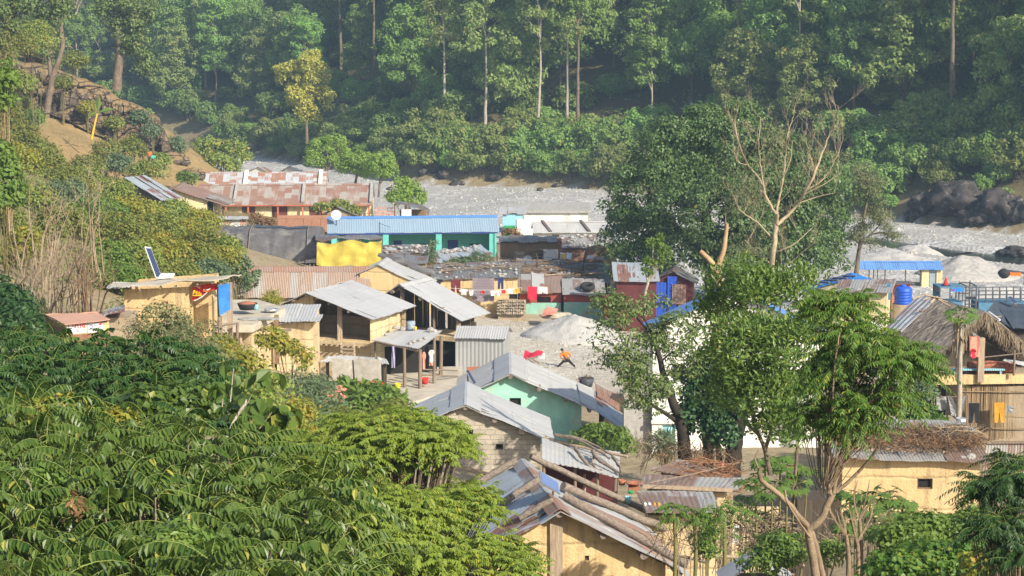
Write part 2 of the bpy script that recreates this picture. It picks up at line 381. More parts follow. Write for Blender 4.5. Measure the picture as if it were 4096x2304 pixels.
def m_block(name, c1, c2, mortar, bw=.42, bh=.2, ms=.012, bump=.02):
    t = NT(name); uv = t.co('UV'); o = t.co(); j = t.n('ShaderNodeVectorMath', operation='ADD'); nz = t.n('ShaderNodeTexNoise'); nz.inputs['Scale'].default_value = 2.2; t.t.links.new(uv, nz.inputs[0])
    k = t.n('ShaderNodeVectorMath', operation='SCALE'); t.l(nz, 1, k, 0); k.inputs['Scale'].default_value = .07; t.t.links.new(uv, j.inputs[0]); t.l(k, 0, j, 1)
    b = t.n('ShaderNodeTexBrick'); t.l(j, 0, b, 0); b.inputs['Color1'].default_value = (*c1, 1); b.inputs['Color2'].default_value = (*c2, 1); b.inputs['Mortar'].default_value = (*mortar, 1)
    b.inputs['Scale'].default_value = 1; b.inputs['Mortar Size'].default_value = ms; b.inputs['Mortar Smooth'].default_value = .4; b.inputs['Brick Width'].default_value = bw; b.inputs['Row Height'].default_value = bh
    n = t.noise(o, 3.5, 5, .65); col = t.mix(t.ramp(n, [(.42, (0,0,0)), (.66, (.7,.7,.7))]), b.outputs[0], sc_(c1, .68)); f = t.noise(o, 22, 2)
    col = t.mix(t.math('MULTIPLY', f, .35), col, sc_(c2, .6))
    t.bump(t.math('ADD', t.math('MULTIPLY', b.outputs['Fac'], -1.), t.math('MULTIPLY', f, .8)), bump); return t.fin(col, .95, 0, .15)
def m_metal(name, c=(.5,.52,.54), rust=.0, rc=(.27,.1,.05), sheet=.78, bandv=0., nails=0., corr=.1, metal=.35, rough=.5, var=.2, dust=.25, stripes=None):
    """corrugated sheet: UV x runs across the sheets, UV y down the slope, both in metres"""
    t = NT(name); uv = t.co('UV'); sep = t.n('ShaderNodeSeparateXYZ'); t.t.links.new(uv, sep.inputs[0]); U, V = sep.outputs[0], sep.outputs[1]
    sx = t.math('DIVIDE', U, sheet); cell = t.math('FLOOR', sx); fx = t.math('FRACT', sx)
    vb = t.math('FLOOR', t.math('DIVIDE', t.math('ADD', V, t.math('MULTIPLY', cell, .37)), bandv or 1.9)); cv = t.n('ShaderNodeCombineXYZ'); t.t.links.new(cell, cv.inputs[0]); t.t.links.new(vb, cv.inputs[1])
    wn = t.n('ShaderNodeTexWhiteNoise', noise_dimensions='2D'); t.l(cv, 0, wn, 0); rnd = wn.outputs[0]
    o = t.co(); big = t.noise(o, .8, 4, .6); streak = t.noise(t.map(uv, (9, .7, 1)), 1., 4, .6)
    col = t.ramp(rnd, [(0., sc_(c, 1-var)), (1., sc_(c, 1+var*.4))])
    col = t.mix(t.math('MULTIPLY', big, dust), col, (.5,.47,.42)); col = t.mix(t.math('MULTIPLY', streak, .16), col, sc_(c, .6))
    if rust:
        r = t.math('ADD', t.math('ADD', t.math('MULTIPLY', streak, .75), t.math('MULTIPLY', big, .45)), t.math('MULTIPLY', rnd, .5))
        rf = t.ramp(r, [(1.02-rust*.72, (0,0,0)), (1.3-rust*.72, (1,1,1))]); fn = t.noise(o, 9, 4, .7)
        col = t.mix(t.math('MULTIPLY', rf, t.ramp(fn, [(.25, (.55,)*3), (.6, (1,)*3)])), col, t.ramp(fn, [(.3, sc_(rc, .65)), (.7, sc_(rc, 1.25))]))
    ed = t.ramp(t.math('PINGPONG', fx, .5), [(.0, (1,1,1)), (.025, (0,0,0))]); col = t.mix(t.math('MULTIPLY', ed, .28), col, (.1,.1,.1))
    if nails:
        a = t.ramp(t.math('PINGPONG', t.math('DIVIDE', V, nails), .5), [(0, (1,1,1)), (.022, (0,0,0))]); b = t.ramp(t.math('FRACT', t.math('DIVIDE', U, .2)), [(.3, (1,1,1)), (.4, (0,0,0))])
        col = t.mix(t.math('MULTIPLY', t.math('MULTIPLY', a, b), .75), col, (.06,.05,.05))
    if corr: t.bump(t.math('ADD', t.math('SINE', t.math('MULTIPLY', U, 2*math.pi/corr)), t.math('MULTIPLY', big, 1.5)), .012, .8)
    return t.fin(col, t.math('ADD', t.math('MULTIPLY', big, .3), rough-.15), metal, .4)
def m_wood(name, c, c2=None, sc=(1, 1, 8), rough=.9):
    t = NT(name); o = t.co(); n = t.noise(t.map(o, (9/sc[0], 9/sc[1], 9/sc[2])), 1.6, 5, .65); f = t.noise(o, 5, 4)
    col = t.ramp(n, [(.3, c2 or sc_(c, .5)), (.55, c), (.8, sc_(c, 1.3))]); col = t.mix(t.math('MULTIPLY', f, .5), col, sc_(c, .6)); t.bump(n, .02); return t.fin(col, rough, 0, .2)
def m_thatch(name, c, c2):
    t = NT(name); uv = t.co('UV'); n = t.noise(t.map(uv, (34, 1.3, 1)), 1, 5, .7); b = t.noise(t.co(), 1.1, 4); e = t.noise(t.map(uv, (3, 5, 1)), 1., 3)
    col = t.ramp(n, [(.28, c2), (.52, c), (.8, sc_(c, 1.35))]); col = t.mix(t.ramp(b, [(.4, (0,)*3), (.7, (.6,)*3)]), col, sc_(c2, 1.2)); t.bump(t.math('ADD', n, e), .05); return t.fin(col, .95, 0, .1)
def m_check(name, c1, c2, c3, sx=8, sy=8, mode='check', rough=.9):
    t = NT(name); uv = t.co('UV'); sep = t.n('ShaderNodeSeparateXYZ'); t.t.links.new(uv, sep.inputs[0])
    a = t.ramp(t.math('FRACT', t.math('MULTIPLY', sep.outputs[0], sx)), [(.48, (0,)*3), (.52, (1,)*3)]); b = t.ramp(t.math('FRACT', t.math('MULTIPLY', sep.outputs[1], sy)), [(.48, (0,)*3), (.52, (1,)*3)])
    col = t.mix(a, c1, c2)
    if mode == 'check': col = t.mix(b, col, t.mix(a, c2, c3))
    col = t.mix(t.math('MULTIPLY', t.noise(t.co(), 6, 3), .3), col, sc_(c1, .6)); return t.fin(col, rough, 0, .1)
def m_leaf(name, c1, c2, c3=None, tr=.3, rough=.5, big=.35, acc=.06):
    vary = name.startswith(('forest', 'olive', 'under'))
    t = NT(name); g = t.n('ShaderNodeNewGeometry'); rnd = g.outputs['Random Per Island']; oi = t.n('ShaderNodeObjectInfo').outputs['Random']
    st = [(0, c1), (1-acc*1.5 if c3 else 1, c2)] + ([(1-acc, c3), (1, c3)] if c3 else [])
    col = t.ramp(rnd, st); n = t.noise(t.co(), big, 2); col = t.mix(t.ramp(n, [(.38, (0,)*3), (.62, (.75,)*3)]), col, t.mix(rnd, sc_(c2, 1.15), c1))
    hs = t.n('ShaderNodeHueSaturation'); t.t.links.new(col, hs.inputs['Color']); t.t.links.new(t.math('ADD', t.math('MULTIPLY', oi, .5 if vary else 0), .75 if vary else 1.), hs.inputs['Value']); t.t.links.new(t.math('ADD', t.math('MULTIPLY', oi, .03 if vary else 0), .485 if vary else .5), hs.inputs['Hue'])
    col = hs.outputs[0]; t.fin(col, rough, 0, .35); tl = t.n('ShaderNodeBsdfTranslucent'); t.t.links.new(t.mix(.5, col, sc_(c2, 1.6)), tl.inputs[0])
    mx = t.n('ShaderNodeMixShader'); mx.inputs[0].default_value = tr; t.l(t.b, 0, mx, 1); t.l(tl, 0, mx, 2); t.l(mx, 0, t.out, 0); return t.m
def m_rock(name, c, c2, pale=None, sc=1., soil=False):
    t = NT(name); o = t.co(); n = t.noise(o, .8*sc, 6, .65); f = t.noise(o, 6*sc, 4, .7); col = t.ramp(n, [(.3, c2), (.6, c)]); col = t.mix(t.math('MULTIPLY', f, .5), col, sc_(c2, .7))
    v = t.noise(t.map(o, (2.2*sc, 2.2*sc, .35*sc)), 1., 4, .7); col = t.mix(t.ramp(v, [(.5, (0,)*3), (.7, (.8,)*3)]), col, sc_(c2, .55))
    if pale: col = t.mix(t.ramp(t.noise(o, 1.3*sc, 5, .7), [(.56, (0,)*3), (.66, (.8,)*3)]), col, pale)
    if soil:
        sp = t.n('ShaderNodeSeparateXYZ'); t.l(t.n('ShaderNodeNewGeometry'), 'Normal', sp, 0); col = t.mix(t.ramp(t.math('ADD', sp.outputs[2], t.math('MULTIPLY', t.math('SUBTRACT', n, .5), .9)), [(.62, (0,)*3), (.74, (1,)*3)]), col, t.ramp(f, [(.3, (.24,.16,.08)), (.7, (.36,.26,.13))]))
        vc = t.n('ShaderNodeTexVoronoi', feature='DISTANCE_TO_EDGE'); vc.inputs['Scale'].default_value = .55; t.t.links.new(t.map(o, (.7, .7, 1.6)), vc.inputs['Vector']); ck = t.ramp(vc.outputs['Distance'], [(.0, (1,)*3), (.05, (0,)*3)]); col = t.mix(t.math('MULTIPLY', ck, .75), col, (.03,.025,.02)); t.bump(t.math('SUBTRACT', t.math('ADD', n, f), ck), .3); return t.fin(col, .95, 0, .15)
    t.bump(t.math('ADD', n, t.math('MULTIPLY', f, .5)), .12/sc); return t.fin(col, .95, 0, .15)
MT = {}
MT['ochre'] = m_mud('ochre mud plaster', (.7,.525,.285), (.6,.43,.21))
MT['ochre2'] = m_mud('pale ochre mud plaster', (.69,.55,.335), (.59,.45,.26))
MT['earth'] = m_mud('grey brown earth', (.42,.34,.24), (.33,.26,.18))
MT['terrace'] = m_plain('pale trodden earth', (.52,.47,.38), .95, 0, .25, 1.5)
MT['stone'] = m_block('pale block wall', (.58,.52,.42), (.5,.44,.34), (.48,.42,.34), .42, .2, .02)
MT['brick'] = m_block('old red brick', (.36,.2,.13), (.3,.16,.11), (.35,.3,.25), .25, .09, .01)
MT['cream'] = m_mud('cream painted plaster', (.74,.66,.4), (.66,.57,.32), 2.2)
MT['white'] = m_plain('whitewashed plaster', (.74,.72,.66), .9, 0, .12, 1.2, .008, (.45,.42,.36))
MT['limewash'] = m_plain('white lime wall', (.8,.78,.73), .9, 0, .1, .8, .01)
MT['mint'] = m_plain('mint painted plaster', (.36,.68,.56), .9, 0, .28, 1.0, .015, (.5,.42,.26))
MT['teal'] = m_plain('turquoise painted plaster', (.14,.52,.47), .85, 0, .14, 1.5, .006)
MT['tealbase'] = m_plain('faded turquoise plinth', (.26,.52,.43), .9, 0, .2, 1.8, .01, (.38,.34,.27))
MT['redwall'] = m_plain('dull red painted plaster', (.33,.07,.05), .85, 0, .2, 1.6, .01, (.28,.16,.12))
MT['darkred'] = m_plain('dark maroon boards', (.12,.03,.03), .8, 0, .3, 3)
MT['sheet'] = m_metal('pale galvanised sheet', (.53,.535,.535), 0, nails=.9, dust=.2, var=.08, corr=0, rough=.48, metal=.25)
MT['sheetc'] = m_metal('pale corrugated sheet', (.54,.54,.53), 0, nails=1.2, dust=.25, var=.1, rough=.5, metal=.25, corr=0)
MT['sheetblue'] = m_metal('blue grey sheet', (.43,.49,.54), .06, dust=.1, var=.15, rough=.42, metal=.3, corr=0)
MT['frontroof'] = m_metal('blue grey tin with rusty sheets', (.43,.46,.48), .42, (.3,.16,.1), .8, 9., dust=.3, var=.22, metal=.2, corr=0)
MT['sheetold'] = m_metal('old grey sheet', (.4,.4,.39), .25, (.22,.13,.09), .8, dust=.4, var=.25, metal=.2, corr=0)
MT['sheetdark'] = m_metal('dark weathered sheet', (.2,.21,.22), .2, (.16,.1,.08), .8, dust=.3, var=.3, metal=.15)
MT['rusty'] = m_metal('rust patched school roof', (.5,.46,.41), .5, (.31,.15,.1), .72, 1.05, dust=.3, var=.2, metal=.15)
MT['rustpale'] = m_metal('grey sheet with rust patches', (.6,.63,.66), .3, (.4,.16,.07), .8, .8, dust=.1, var=.08, metal=.2)
MT['ruststripe'] = m_metal('brown striped sheet', (.45,.44,.42), .66, (.36,.24,.17), .42, 8., dust=.3, var=.2, metal=.15)
MT['brownroof'] = m_metal('brown weathered sheet', (.3,.2,.16), .4, (.3,.16,.11), .8, dust=.25, var=.15, metal=.1)
MT['rustroof'] = m_metal('rusty brown sheet', (.34,.22,.15), .9, (.33,.15,.08), .8, 2.5, dust=.2, var=.2, metal=.1)
MT['redoxide'] = m_metal('red oxide painted sheet', (.46,.25,.17), 0, dust=.2, var=.05, metal=0, rough=.7, corr=0)
MT['blueroof'] = m_metal('light blue painted sheet', (.27,.39,.5), 0, dust=.15, var=.06, metal=.05, rough=.5, corr=.2)
MT['bluerf2'] = m_metal('blue painted sheet', (.1,.27,.62), 0, dust=.18, var=.12, metal=.05, rough=.5, corr=.2)
MT['bluetrim'] = m_plain('blue ridge paint', (.1,.25,.6), .5, 0, .1)
MT['tinwall'] = m_metal('shiny corrugated tin', (.5,.51,.52), 0, dust=.1, var=.05, metal=.4, rough=.4, corr=.2)
MT['bluedoor'] = m_metal('bright blue sheet', (.02,.1,.62), 0, dust=.05, var=.1, metal=.1, rough=.5, sheet=.6)
MT['aqua'] = m_metal('light aqua sheet', (.3,.62,.72), 0, dust=.1, var=.08, metal=.05, rough=.6, sheet=.6)
MT['wood'] = m_wood('grey weathered wood', (.26,.2,.15))
MT['woodx'] = m_wood('grey weathered wood lying', (.3,.25,.2), None, (6, 6, 1))
MT['pale wood'] = m_wood('pale peeled wood', (.45,.35,.25))
MT['dark wood'] = m_wood('dark old wood', (.1,.08,.06))
MT['log'] = m_wood('grey bark log', (.27,.22,.18), (.1,.08,.065), (1,1,1))
MT['plank'] = m_wood('brown planks', (.25,.17,.1))
MT['bamboo'] = m_wood('bamboo slats', (.36,.26,.15), (.14,.1,.06), (.6,.6,14))
MT['redpost'] = m_plain('orange red painted post', (.48,.15,.08), .7, 0, .15)
MT['brownpaint'] = m_plain('brown red door paint', (.16,.05,.035), .6, 0, .2)
MT['bluepaint'] = m_plain('dark blue door paint', (.04,.07,.3), .6, 0, .2)
MT['dark'] = m_plain('painted opening shade', (.02,.018,.016), .9, 0, .2)  # near-black colour standing in for the shade inside openings
MT['thatch'] = m_thatch('grey brown thatch', (.38,.33,.28), (.17,.14,.115))
MT['straw'] = m_thatch('fringe straw', (.27,.21,.14), (.1,.075,.05))
MT['plastic'] = m_plain('dusty black plastic', (.13,.125,.13), .75, 0, .4, 1.2, .03, (.22,.21,.2))
MT['tarpblack'] = m_plain('slate blue plastic sheet', (.07,.085,.11), .4, 0, .3, 1.5, .04)
MT['tarpyellow'] = m_plain('yellow tarpaulin', (.5,.4,.07), .8, 0, .2, 1.4, .03)
MT['tarpblue'] = m_plain('blue tarpaulin', (.03,.2,.6), .5, 0, .3, 2.5, .03)
MT['rock'] = m_rock('brown grey cliff rock', (.2,.155,.11), (.09,.07,.055), (.36,.31,.23), .6, True)
MT['boulder'] = m_rock('dark river boulder', (.085,.075,.07), (.04,.036,.036), (.22,.2,.18))
MT['pebble'] = m_plain('pale river stone', (.43,.415,.38), .9, 0, .3, 3)
MT['greystone'] = m_plain('grey stone', (.4,.385,.36), .9, 0, .3, 3)
MT['rubble'] = m_plain('brown rubble stone', (.36,.3,.22), .95, 0, .45, 2)
MT['sandheap'] = m_plain('grey sand', (.42,.41,.39), .97, 0, .1, .8, .05)
MT['bark'] = m_rock('brown bark', (.26,.2,.14), (.13,.1,.075), None, 3.)
MT['barkpale'] = m_rock('pale bark', (.5,.44,.36), (.32,.28,.22), None, 3.)
MT['barktan'] = m_rock('tan grey bark', (.36,.27,.18), (.22,.165,.11), None, 3.)
MT['barkgold'] = m_rock('golden dead bark', (.5,.41,.27), (.34,.27,.17), None, 3.)
MT['barkorange'] = m_rock('orange pale bark', (.55,.38,.22), (.36,.23,.13), None, 3.)
MT['barkdark'] = m_rock('dark ivy bark', (.06,.05,.04), (.03,.027,.022), None, 3.)
MT['stem'] = m_plain('green brown stem', (.2,.18,.07), .8, 0, .3)
MT['rachis'] = m_plain('yellow green leaf stalk', (.17,.22,.05), .6, 0, .3)
MT['drystem'] = m_plain('dry straw stems', (.36,.28,.19), .9, 0, .35)
MT['drybrush'] = m_plain('dry brown brush', (.22,.14,.08), .95, 0, .4)
MT['brushred'] = m_plain('reddish dry brush', (.33,.17,.09), .95, 0, .4)
MT['steel'] = m_plain('painted steel bars', (.09,.1,.12), .5, .3, .2)
MT['white plastic'] = m_plain('white plastic', (.8,.8,.78), .4, 0, .05)
MT['alu'] = m_plain('aluminium', (.6,.61,.62), .4, .7, .1)
MT['pv'] = m_check('solar cells', (.03,.04,.09), (.045,.06,.13), (.06,.08,.16), 8, 8, 'check', .2)
MT['pvblue'] = m_check('blue solar cells', (.12,.18,.36), (.15,.22,.42), (.17,.25,.46), 9, 9, 'check', .2)
MT['rubber'] = m_plain('black rubber', (.035,.035,.037), .8, 0, .3)
MT['bluetank'] = m_plain('blue plastic tank', (.02,.1,.6), .4, 0, .1)
MT['skin'] = m_plain('brown skin', (.28,.15,.09), .6, 0, .1)
MT['hair'] = m_plain('black hair', (.012,.01,.01), .5, 0, .2)
def cl(name, c, var=.25): MT[name] = m_plain(name, c, .9, 0, var, 6, .01); return MT[name]
for k, c in dict(orange=(.8,.2,.02), black=(.02,.02,.022), red=(.6,.03,.03), crimson=(.65,.03,.07), whitecloth=(.75,.74,.72), navy=(.03,.04,.14), pink=(.75,.25,.3), salmon=(.8,.3,.22), maroon=(.15,.03,.04),
                 yellowcloth=(.75,.45,.05), mustard=(.55,.28,.03), turquoise=(.12,.68,.62), greycloth=(.35,.36,.35), mat=(.36,.34,.3), green=(.02,.35,.12), orangebright=(.85,.18,.02), lavender=(.4,.38,.55), yellowp=(.85,.6,.02), redp=(.7,.04,.03), bluep=(.03,.22,.65), terracotta=(.4,.16,.09), steelblue=(.09,.22,.34), netpink=(.75,.25,.2), brownrust=(.25,.13,.08), khaki=(.45,.4,.3), bluegrey=(.3,.36,.42)).items(): cl(k, c)
MT['blanket'] = m_check('striped grey blanket', (.26,.22,.25), (.14,.11,.14), (.34,.3,.3), 7, 5)
MT['plaid'] = m_check('black white plaid', (.08,.08,.09), (.5,.5,.5), (.03,.03,.03), 9, 9)
MT['floral'] = m_check('brown red patterned cloth', (.28,.18,.1), (.4,.07,.05), (.18,.13,.07), 5, 5)
L = {}
L['forest'] = m_leaf('forest leaves', (.1,.18,.045), (.26,.37,.09), (.3,.28,.08), .36, .6, .12)
L['forest2'] = m_leaf('forest leaves olive', (.13,.2,.055), (.3,.36,.1), (.34,.28,.1), .36, .6, .12)
L['forest3'] = m_leaf('forest leaves fresh', (.11,.21,.05), (.28,.42,.09), None, .36, .6, .12)
L['yellow'] = m_leaf('yellow autumn leaves', (.3,.33,.05), (.48,.46,.08), (.5,.25,.06), .3, .6, .3, .04)
L['under'] = m_leaf('undergrowth leaves', (.09,.18,.045), (.24,.35,.08), (.26,.26,.08), .3, .6, .1)
L['big'] = m_leaf('glossy dark fig leaves', (.045,.1,.03), (.14,.21,.06), (.3,.22,.04), .25, .4, .25, .005)
L['mango'] = m_leaf('mango leaves', (.07,.14,.03), (.19,.285,.055), (.34,.4,.09), .35, .42, .4)
L['darkmango'] = m_leaf('dark evergreen leaves', (0.058,0.109,0.029), (0.174,0.232,0.0653), (0.246,0.217,0.0725), .22, .45, .5)
L['ivy'] = m_leaf('dark ivy leaves', (0.018,0.06,0.0225), (0.06,0.128,0.0375), None, .2, .5, .5)
L['pin'] = m_leaf('bright pinnate leaves', (.055,.135,.024), (.16,.27,.042), (.34,.36,.06), .35, .45, .5, .08)
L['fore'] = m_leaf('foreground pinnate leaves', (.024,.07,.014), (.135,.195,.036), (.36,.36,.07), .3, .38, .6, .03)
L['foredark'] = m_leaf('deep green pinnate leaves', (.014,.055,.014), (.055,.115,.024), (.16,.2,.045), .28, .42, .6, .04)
L['mid'] = m_leaf('yellow green pinnate leaves', (0.12,0.204,0.03), (0.3,0.372,0.054), (0.504,0.432,0.06), .38, .5, .5, .06)
L['olive'] = m_leaf('olive shrub leaves', (0.104,0.156,0.0286), (0.247,0.286,0.0585), (0.39,0.286,0.065), .3, .6, .4, .1)
L['fresh'] = m_leaf('fresh green leaves', (.08,.15,.03), (.2,.29,.05), None, .35, .5, .4)
L['lime'] = m_leaf('lime tree leaves', (.14,.24,.04), (.31,.43,.07), None, .38, .6, .4)
L['grey'] = m_leaf('grey green leaves', (0.075,0.125,0.0625), (0.175,0.237,0.112), None, .3, .6, .5)
L['feather'] = m_leaf('feathery olive leaves', (0.0945,0.121,0.054), (0.216,0.23,0.0945), None, .25, .6, .3)
L['papaya'] = m_leaf('papaya leaves', (.055,.13,.03), (.15,.24,.045), (.38,.34,.06), .3, .45, .8, .05)
L['grass'] = m_leaf('dry grass', (.2,.16,.06), (.34,.26,.1), (.16,.18,.05), .2, .8, .3, .2)
L['dry'] = m_leaf('dry brown leaves', (.16,.09,.04), (.28,.17,.08), None, .2, .8, .5)
L['yshrub'] = m_leaf('yellowing shrub leaves', (.16,.2,.03), (.34,.33,.05), (.45,.28,.05), .35, .6, .5, .1)
# ---------------------------------------------------------------- ground, river, light, camera, haze
def build_ground():
    xs = np.concatenate([np.arange(-230, -100, 5), np.arange(-100, 100, 1.6), np.arange(100, 231, 5)]); ys = np.concatenate([np.arange(-40, 0, 4), np.arange(0, 150, 1.3), np.arange(150, 360, 1.8), np.arange(360, 520, 5)])
    X, Y = np.meshgrid(xs, ys); Z = gzv(X, Y); nx, ny = len(xs), len(ys); V = np.stack([X, Y, Z], -1).reshape(-1, 3)
    i = np.arange(nx-1)[None] + np.arange(ny-1)[:, None]*nx; Q = np.stack([i, i+1, i+1+nx, i+nx], -1).reshape(-1, 4)
    t = NT('ground'); o = t.co(); a = t.n('ShaderNodeAttribute', attribute_name='gcol').outputs['Color']
    sep = t.n('ShaderNodeAttribute', attribute_name='gmask').outputs['Fac']
    vo = t.n('ShaderNodeTexVoronoi'); vo.inputs['Scale'].default_value = 2.4; t.t.links.new(o, vo.inputs['Vector'])
    vb = t.n('ShaderNodeTexVoronoi'); vb.inputs['Scale'].default_value = .9; t.t.links.new(o, vb.inputs['Vector'])
    n1, n2 = t.noise(o, .15, 5, .6), t.noise(o, 1.6, 5, .65)
    peb = t.mix(.5, vo.outputs['Color'], vb.outputs['Color']); bw = t.n('ShaderNodeRGBToBW'); t.t.links.new(peb, bw.inputs[0])
    gcol = t.ramp(bw.outputs[0], [(.2, (.3,.3,.3)), (.5, (.45,.45,.445)), (.8, (.66,.66,.65))])
    gcol = t.mix(t.ramp(n1, [(.47, (0,)*3), (.55, (1,)*3)]), gcol, (.4,.395,.385)); gcol = t.mix(.12, gcol, a)
    soil = t.mix(t.ramp(n2, [(.35, (0,)*3), (.65, (.8,)*3)]), a, t.mix(.5, a, (.16,.12,.07), 'MULTIPLY')); soil = t.mix(t.math('MULTIPLY', n1, .3), soil, (.2,.19,.08))
    t.bump(t.math('ADD', t.math('MULTIPLY', vo.outputs['Distance'], sep), n2), .12)
    m = t.fin(t.mix(sep, soil, gcol), .97, 0, .1)
    o = np_mesh('ground', V, Q, m, None, True); me = o.data
    b = _pl(V[:, 0], V[:, 1], BANK); x, y, z = V.T
    bed = (b < -1) & (b > -85) & (z < 4.2 + _vn(x, y, 12, 5)) & (x > -46) & (y > 142); k = bed.astype(float)
    pl = np.clip(1.5 - np.hypot((x-5)/17, (y-129)/13), 0, 1); k = np.maximum(k, pl*.4)
    col = np.tile(np.array([.2, .16, .085]), (len(x), 1)); nz = _vn(x, y, 7, 9)[:, None]
    tan = np.clip(1.6 - np.hypot((x+44)/16, (y-226)/34), 0, 1)[:, None]*np.clip(1+nz*1.6, 0, 1); col = col*(1-tan) + np.array([.4, .27, .13])*tan
    fo = np.clip(b/6-.3, 0, 1)[:, None]; col = col*(1-fo) + np.array([.1, .085, .045])*fo
    bk = np.exp(-((b-1)/4)**2)[:, None]*.8; col = col*(1-bk) + np.array([.33, .26, .17])*bk
    vil = (np.clip(1.4-np.abs(x+2)/26, 0, 1)*np.clip(1.5-np.abs(y-115)/70, 0, 1))[:, None]*.9; col = col*(1-vil) + np.array([.42, .34, .24])*vil
    pk = np.clip(pl*1.3, 0, 1)[:, None]; col = col*(1-pk) + np.array([.56, .5, .41])*pk
    ca = me.color_attributes.new('gcol', 'FLOAT_COLOR', 'POINT'); ca.data.foreach_set('color', np.hstack([col, np.ones((len(x), 1))]).astype('f').ravel())
    fa = me.attributes.new('gmask', 'FLOAT', 'POINT'); fa.data.foreach_set('value', k.astype('f')); tag(o, kind='structure')
build_ground()
t = NT('river water'); t.bump(t.noise(t.co(), 2.5, 3), .03, .5); wm = t.fin((.03,.045,.04), .12, 0, .5)
w = MB(); cl_ = [(20,262),(34,236),(46,214),(58,203),(75,184),(110,150),(180,90)]
for (a, b) in zip(cl_[:-1], cl_[1:]):
    e = (Vector(b)-Vector(a)).normalized(); n = Vector((-e.y, e.x))*5; w.face([(a[0]-n.x, a[1]-n.y, .42), (b[0]-n.x, b[1]-n.y, .42), (b[0]+n.x, b[1]+n.y, .42), (a[0]+n.x, a[1]+n.y, .42)])
tag(w.build('river', wm), kind='structure')
wd = bpy.data.worlds.new('World'); sc.world = wd; wd.use_nodes = True; wt = wd.node_tree; sky = wt.nodes.new('ShaderNodeTexSky'); sky.sky_type = 'NISHITA'; sky.sun_disc = False
SUN_EL, SUN_AZ = rad(32), rad(137)        # azimuth clockwise from the view direction (+Y)
sky.sun_elevation = SUN_EL; sky.sun_rotation = SUN_AZ; sky.dust_density = 2.0
bg = wt.nodes['Background']; wt.links.new(sky.outputs[0], bg.inputs[0]); bg.inputs[1].default_value = .115
sv = Vector((math.cos(SUN_EL)*math.sin(SUN_AZ), math.cos(SUN_EL)*math.cos(SUN_AZ), math.sin(SUN_EL)))
sl = bpy.data.lights.new('sun', 'SUN'); sl.energy = 5.0; sl.angle = rad(.5); sl.color = (1, .91, .76); so = bpy.data.objects.new('sun', sl); COL.objects.link(so)
so.rotation_euler = sv.to_track_quat('Z', 'Y').to_euler(); so.location = sv*100
cam = bpy.data.cameras.new('camera'); cam.lens_unit = 'FOV'; cam.angle = rad(28); cam.clip_end = 2000; co = bpy.data.objects.new('camera', cam); COL.objects.link(co)
co.location = (0, 0, CAMZ); co.rotation_euler = (rad(82), 0, 0); sc.camera = co
sc.view_settings.view_transform = 'Standard'; sc.view_settings.look = 'None'; sc.view_settings.exposure = 0.55; sc.view_settings.gamma = 1
sc.cycles.max_bounces = 6; sc.cycles.diffuse_bounces = 3; sc.cycles.glossy_bounces = 2; sc.cycles.transmission_bounces = 4; sc.cycles.transparent_max_bounces = 4; sc.cycles.volume_bounces = 0
sc.cycles.use_adaptive_sampling = True; sc.cycles.adaptive_threshold = .015; sc.cycles.use_denoising = True; sc.cycles.sample_clamp_indirect = 4
sc.cycles.use_fast_gi = False
hz = MB(); hz.box(Fr((0,0,0)), -235, 235, -45, 525, -8, 130)
hm = bpy.data.materials.new('air haze'); hm.use_nodes = True; ht = hm.node_tree; ht.nodes.clear(); ho = ht.nodes.new('ShaderNodeOutputMaterial'); hv = ht.nodes.new('ShaderNodeVolumePrincipled')
hv.inputs['Color'].default_value = (.5, .74, 1, 1); hv.inputs['Density'].default_value = .00036; hv.inputs['Anisotropy'].default_value = 0.; ht.links.new(hv.outputs[0], ho.inputs['Volume'])
tag(hz.build('haze', hm), kind='stuff')
# ---------------------------------------------------------------- far forest
rs = np.random.RandomState(5)
BASE = Vector((0, 900, -200))       # prototypes are made at the origin and moved to their first place
def far_tree(name, blobs, th, tr, leaf, ncl, per, cr, ln, bark, lean=.3, fork=False, seed=0):
    r = np.random.RandomState(seed); root = thing(name, None, 'tree', (0, 0, 0))
    p, e, cc = crown_pts(r, blobs, ncl, cr, per); leafy('crown', r, p, e, ln, .62, leaf, root)
    mb = MB(); top = max(b[2] for b in blobs); lx, ly = lean*R.uniform(-1, 1), lean*R.uniform(-1, 1)
    ax = limb(mb, [(0,0,-.6), (lx*.3, ly*.3, th*.4), (lx, ly, th), (blobs[0][0]*.5, blobs[0][1]*.5, top)], tr*1.15, tr*.25, 7, 4, tr*.2)
    for q in cc[r.choice(len(cc), 12, replace=False)]:
        z = max(th*.8, q[2]-3.5); s = Vector((lx, ly, z)); limb(mb, [s, s.lerp(Vector(q), .5)+Vector((0,0,.5)), q], tr*.35, .05, 4, 2)
    mb.build('trunk', bark, root); return root
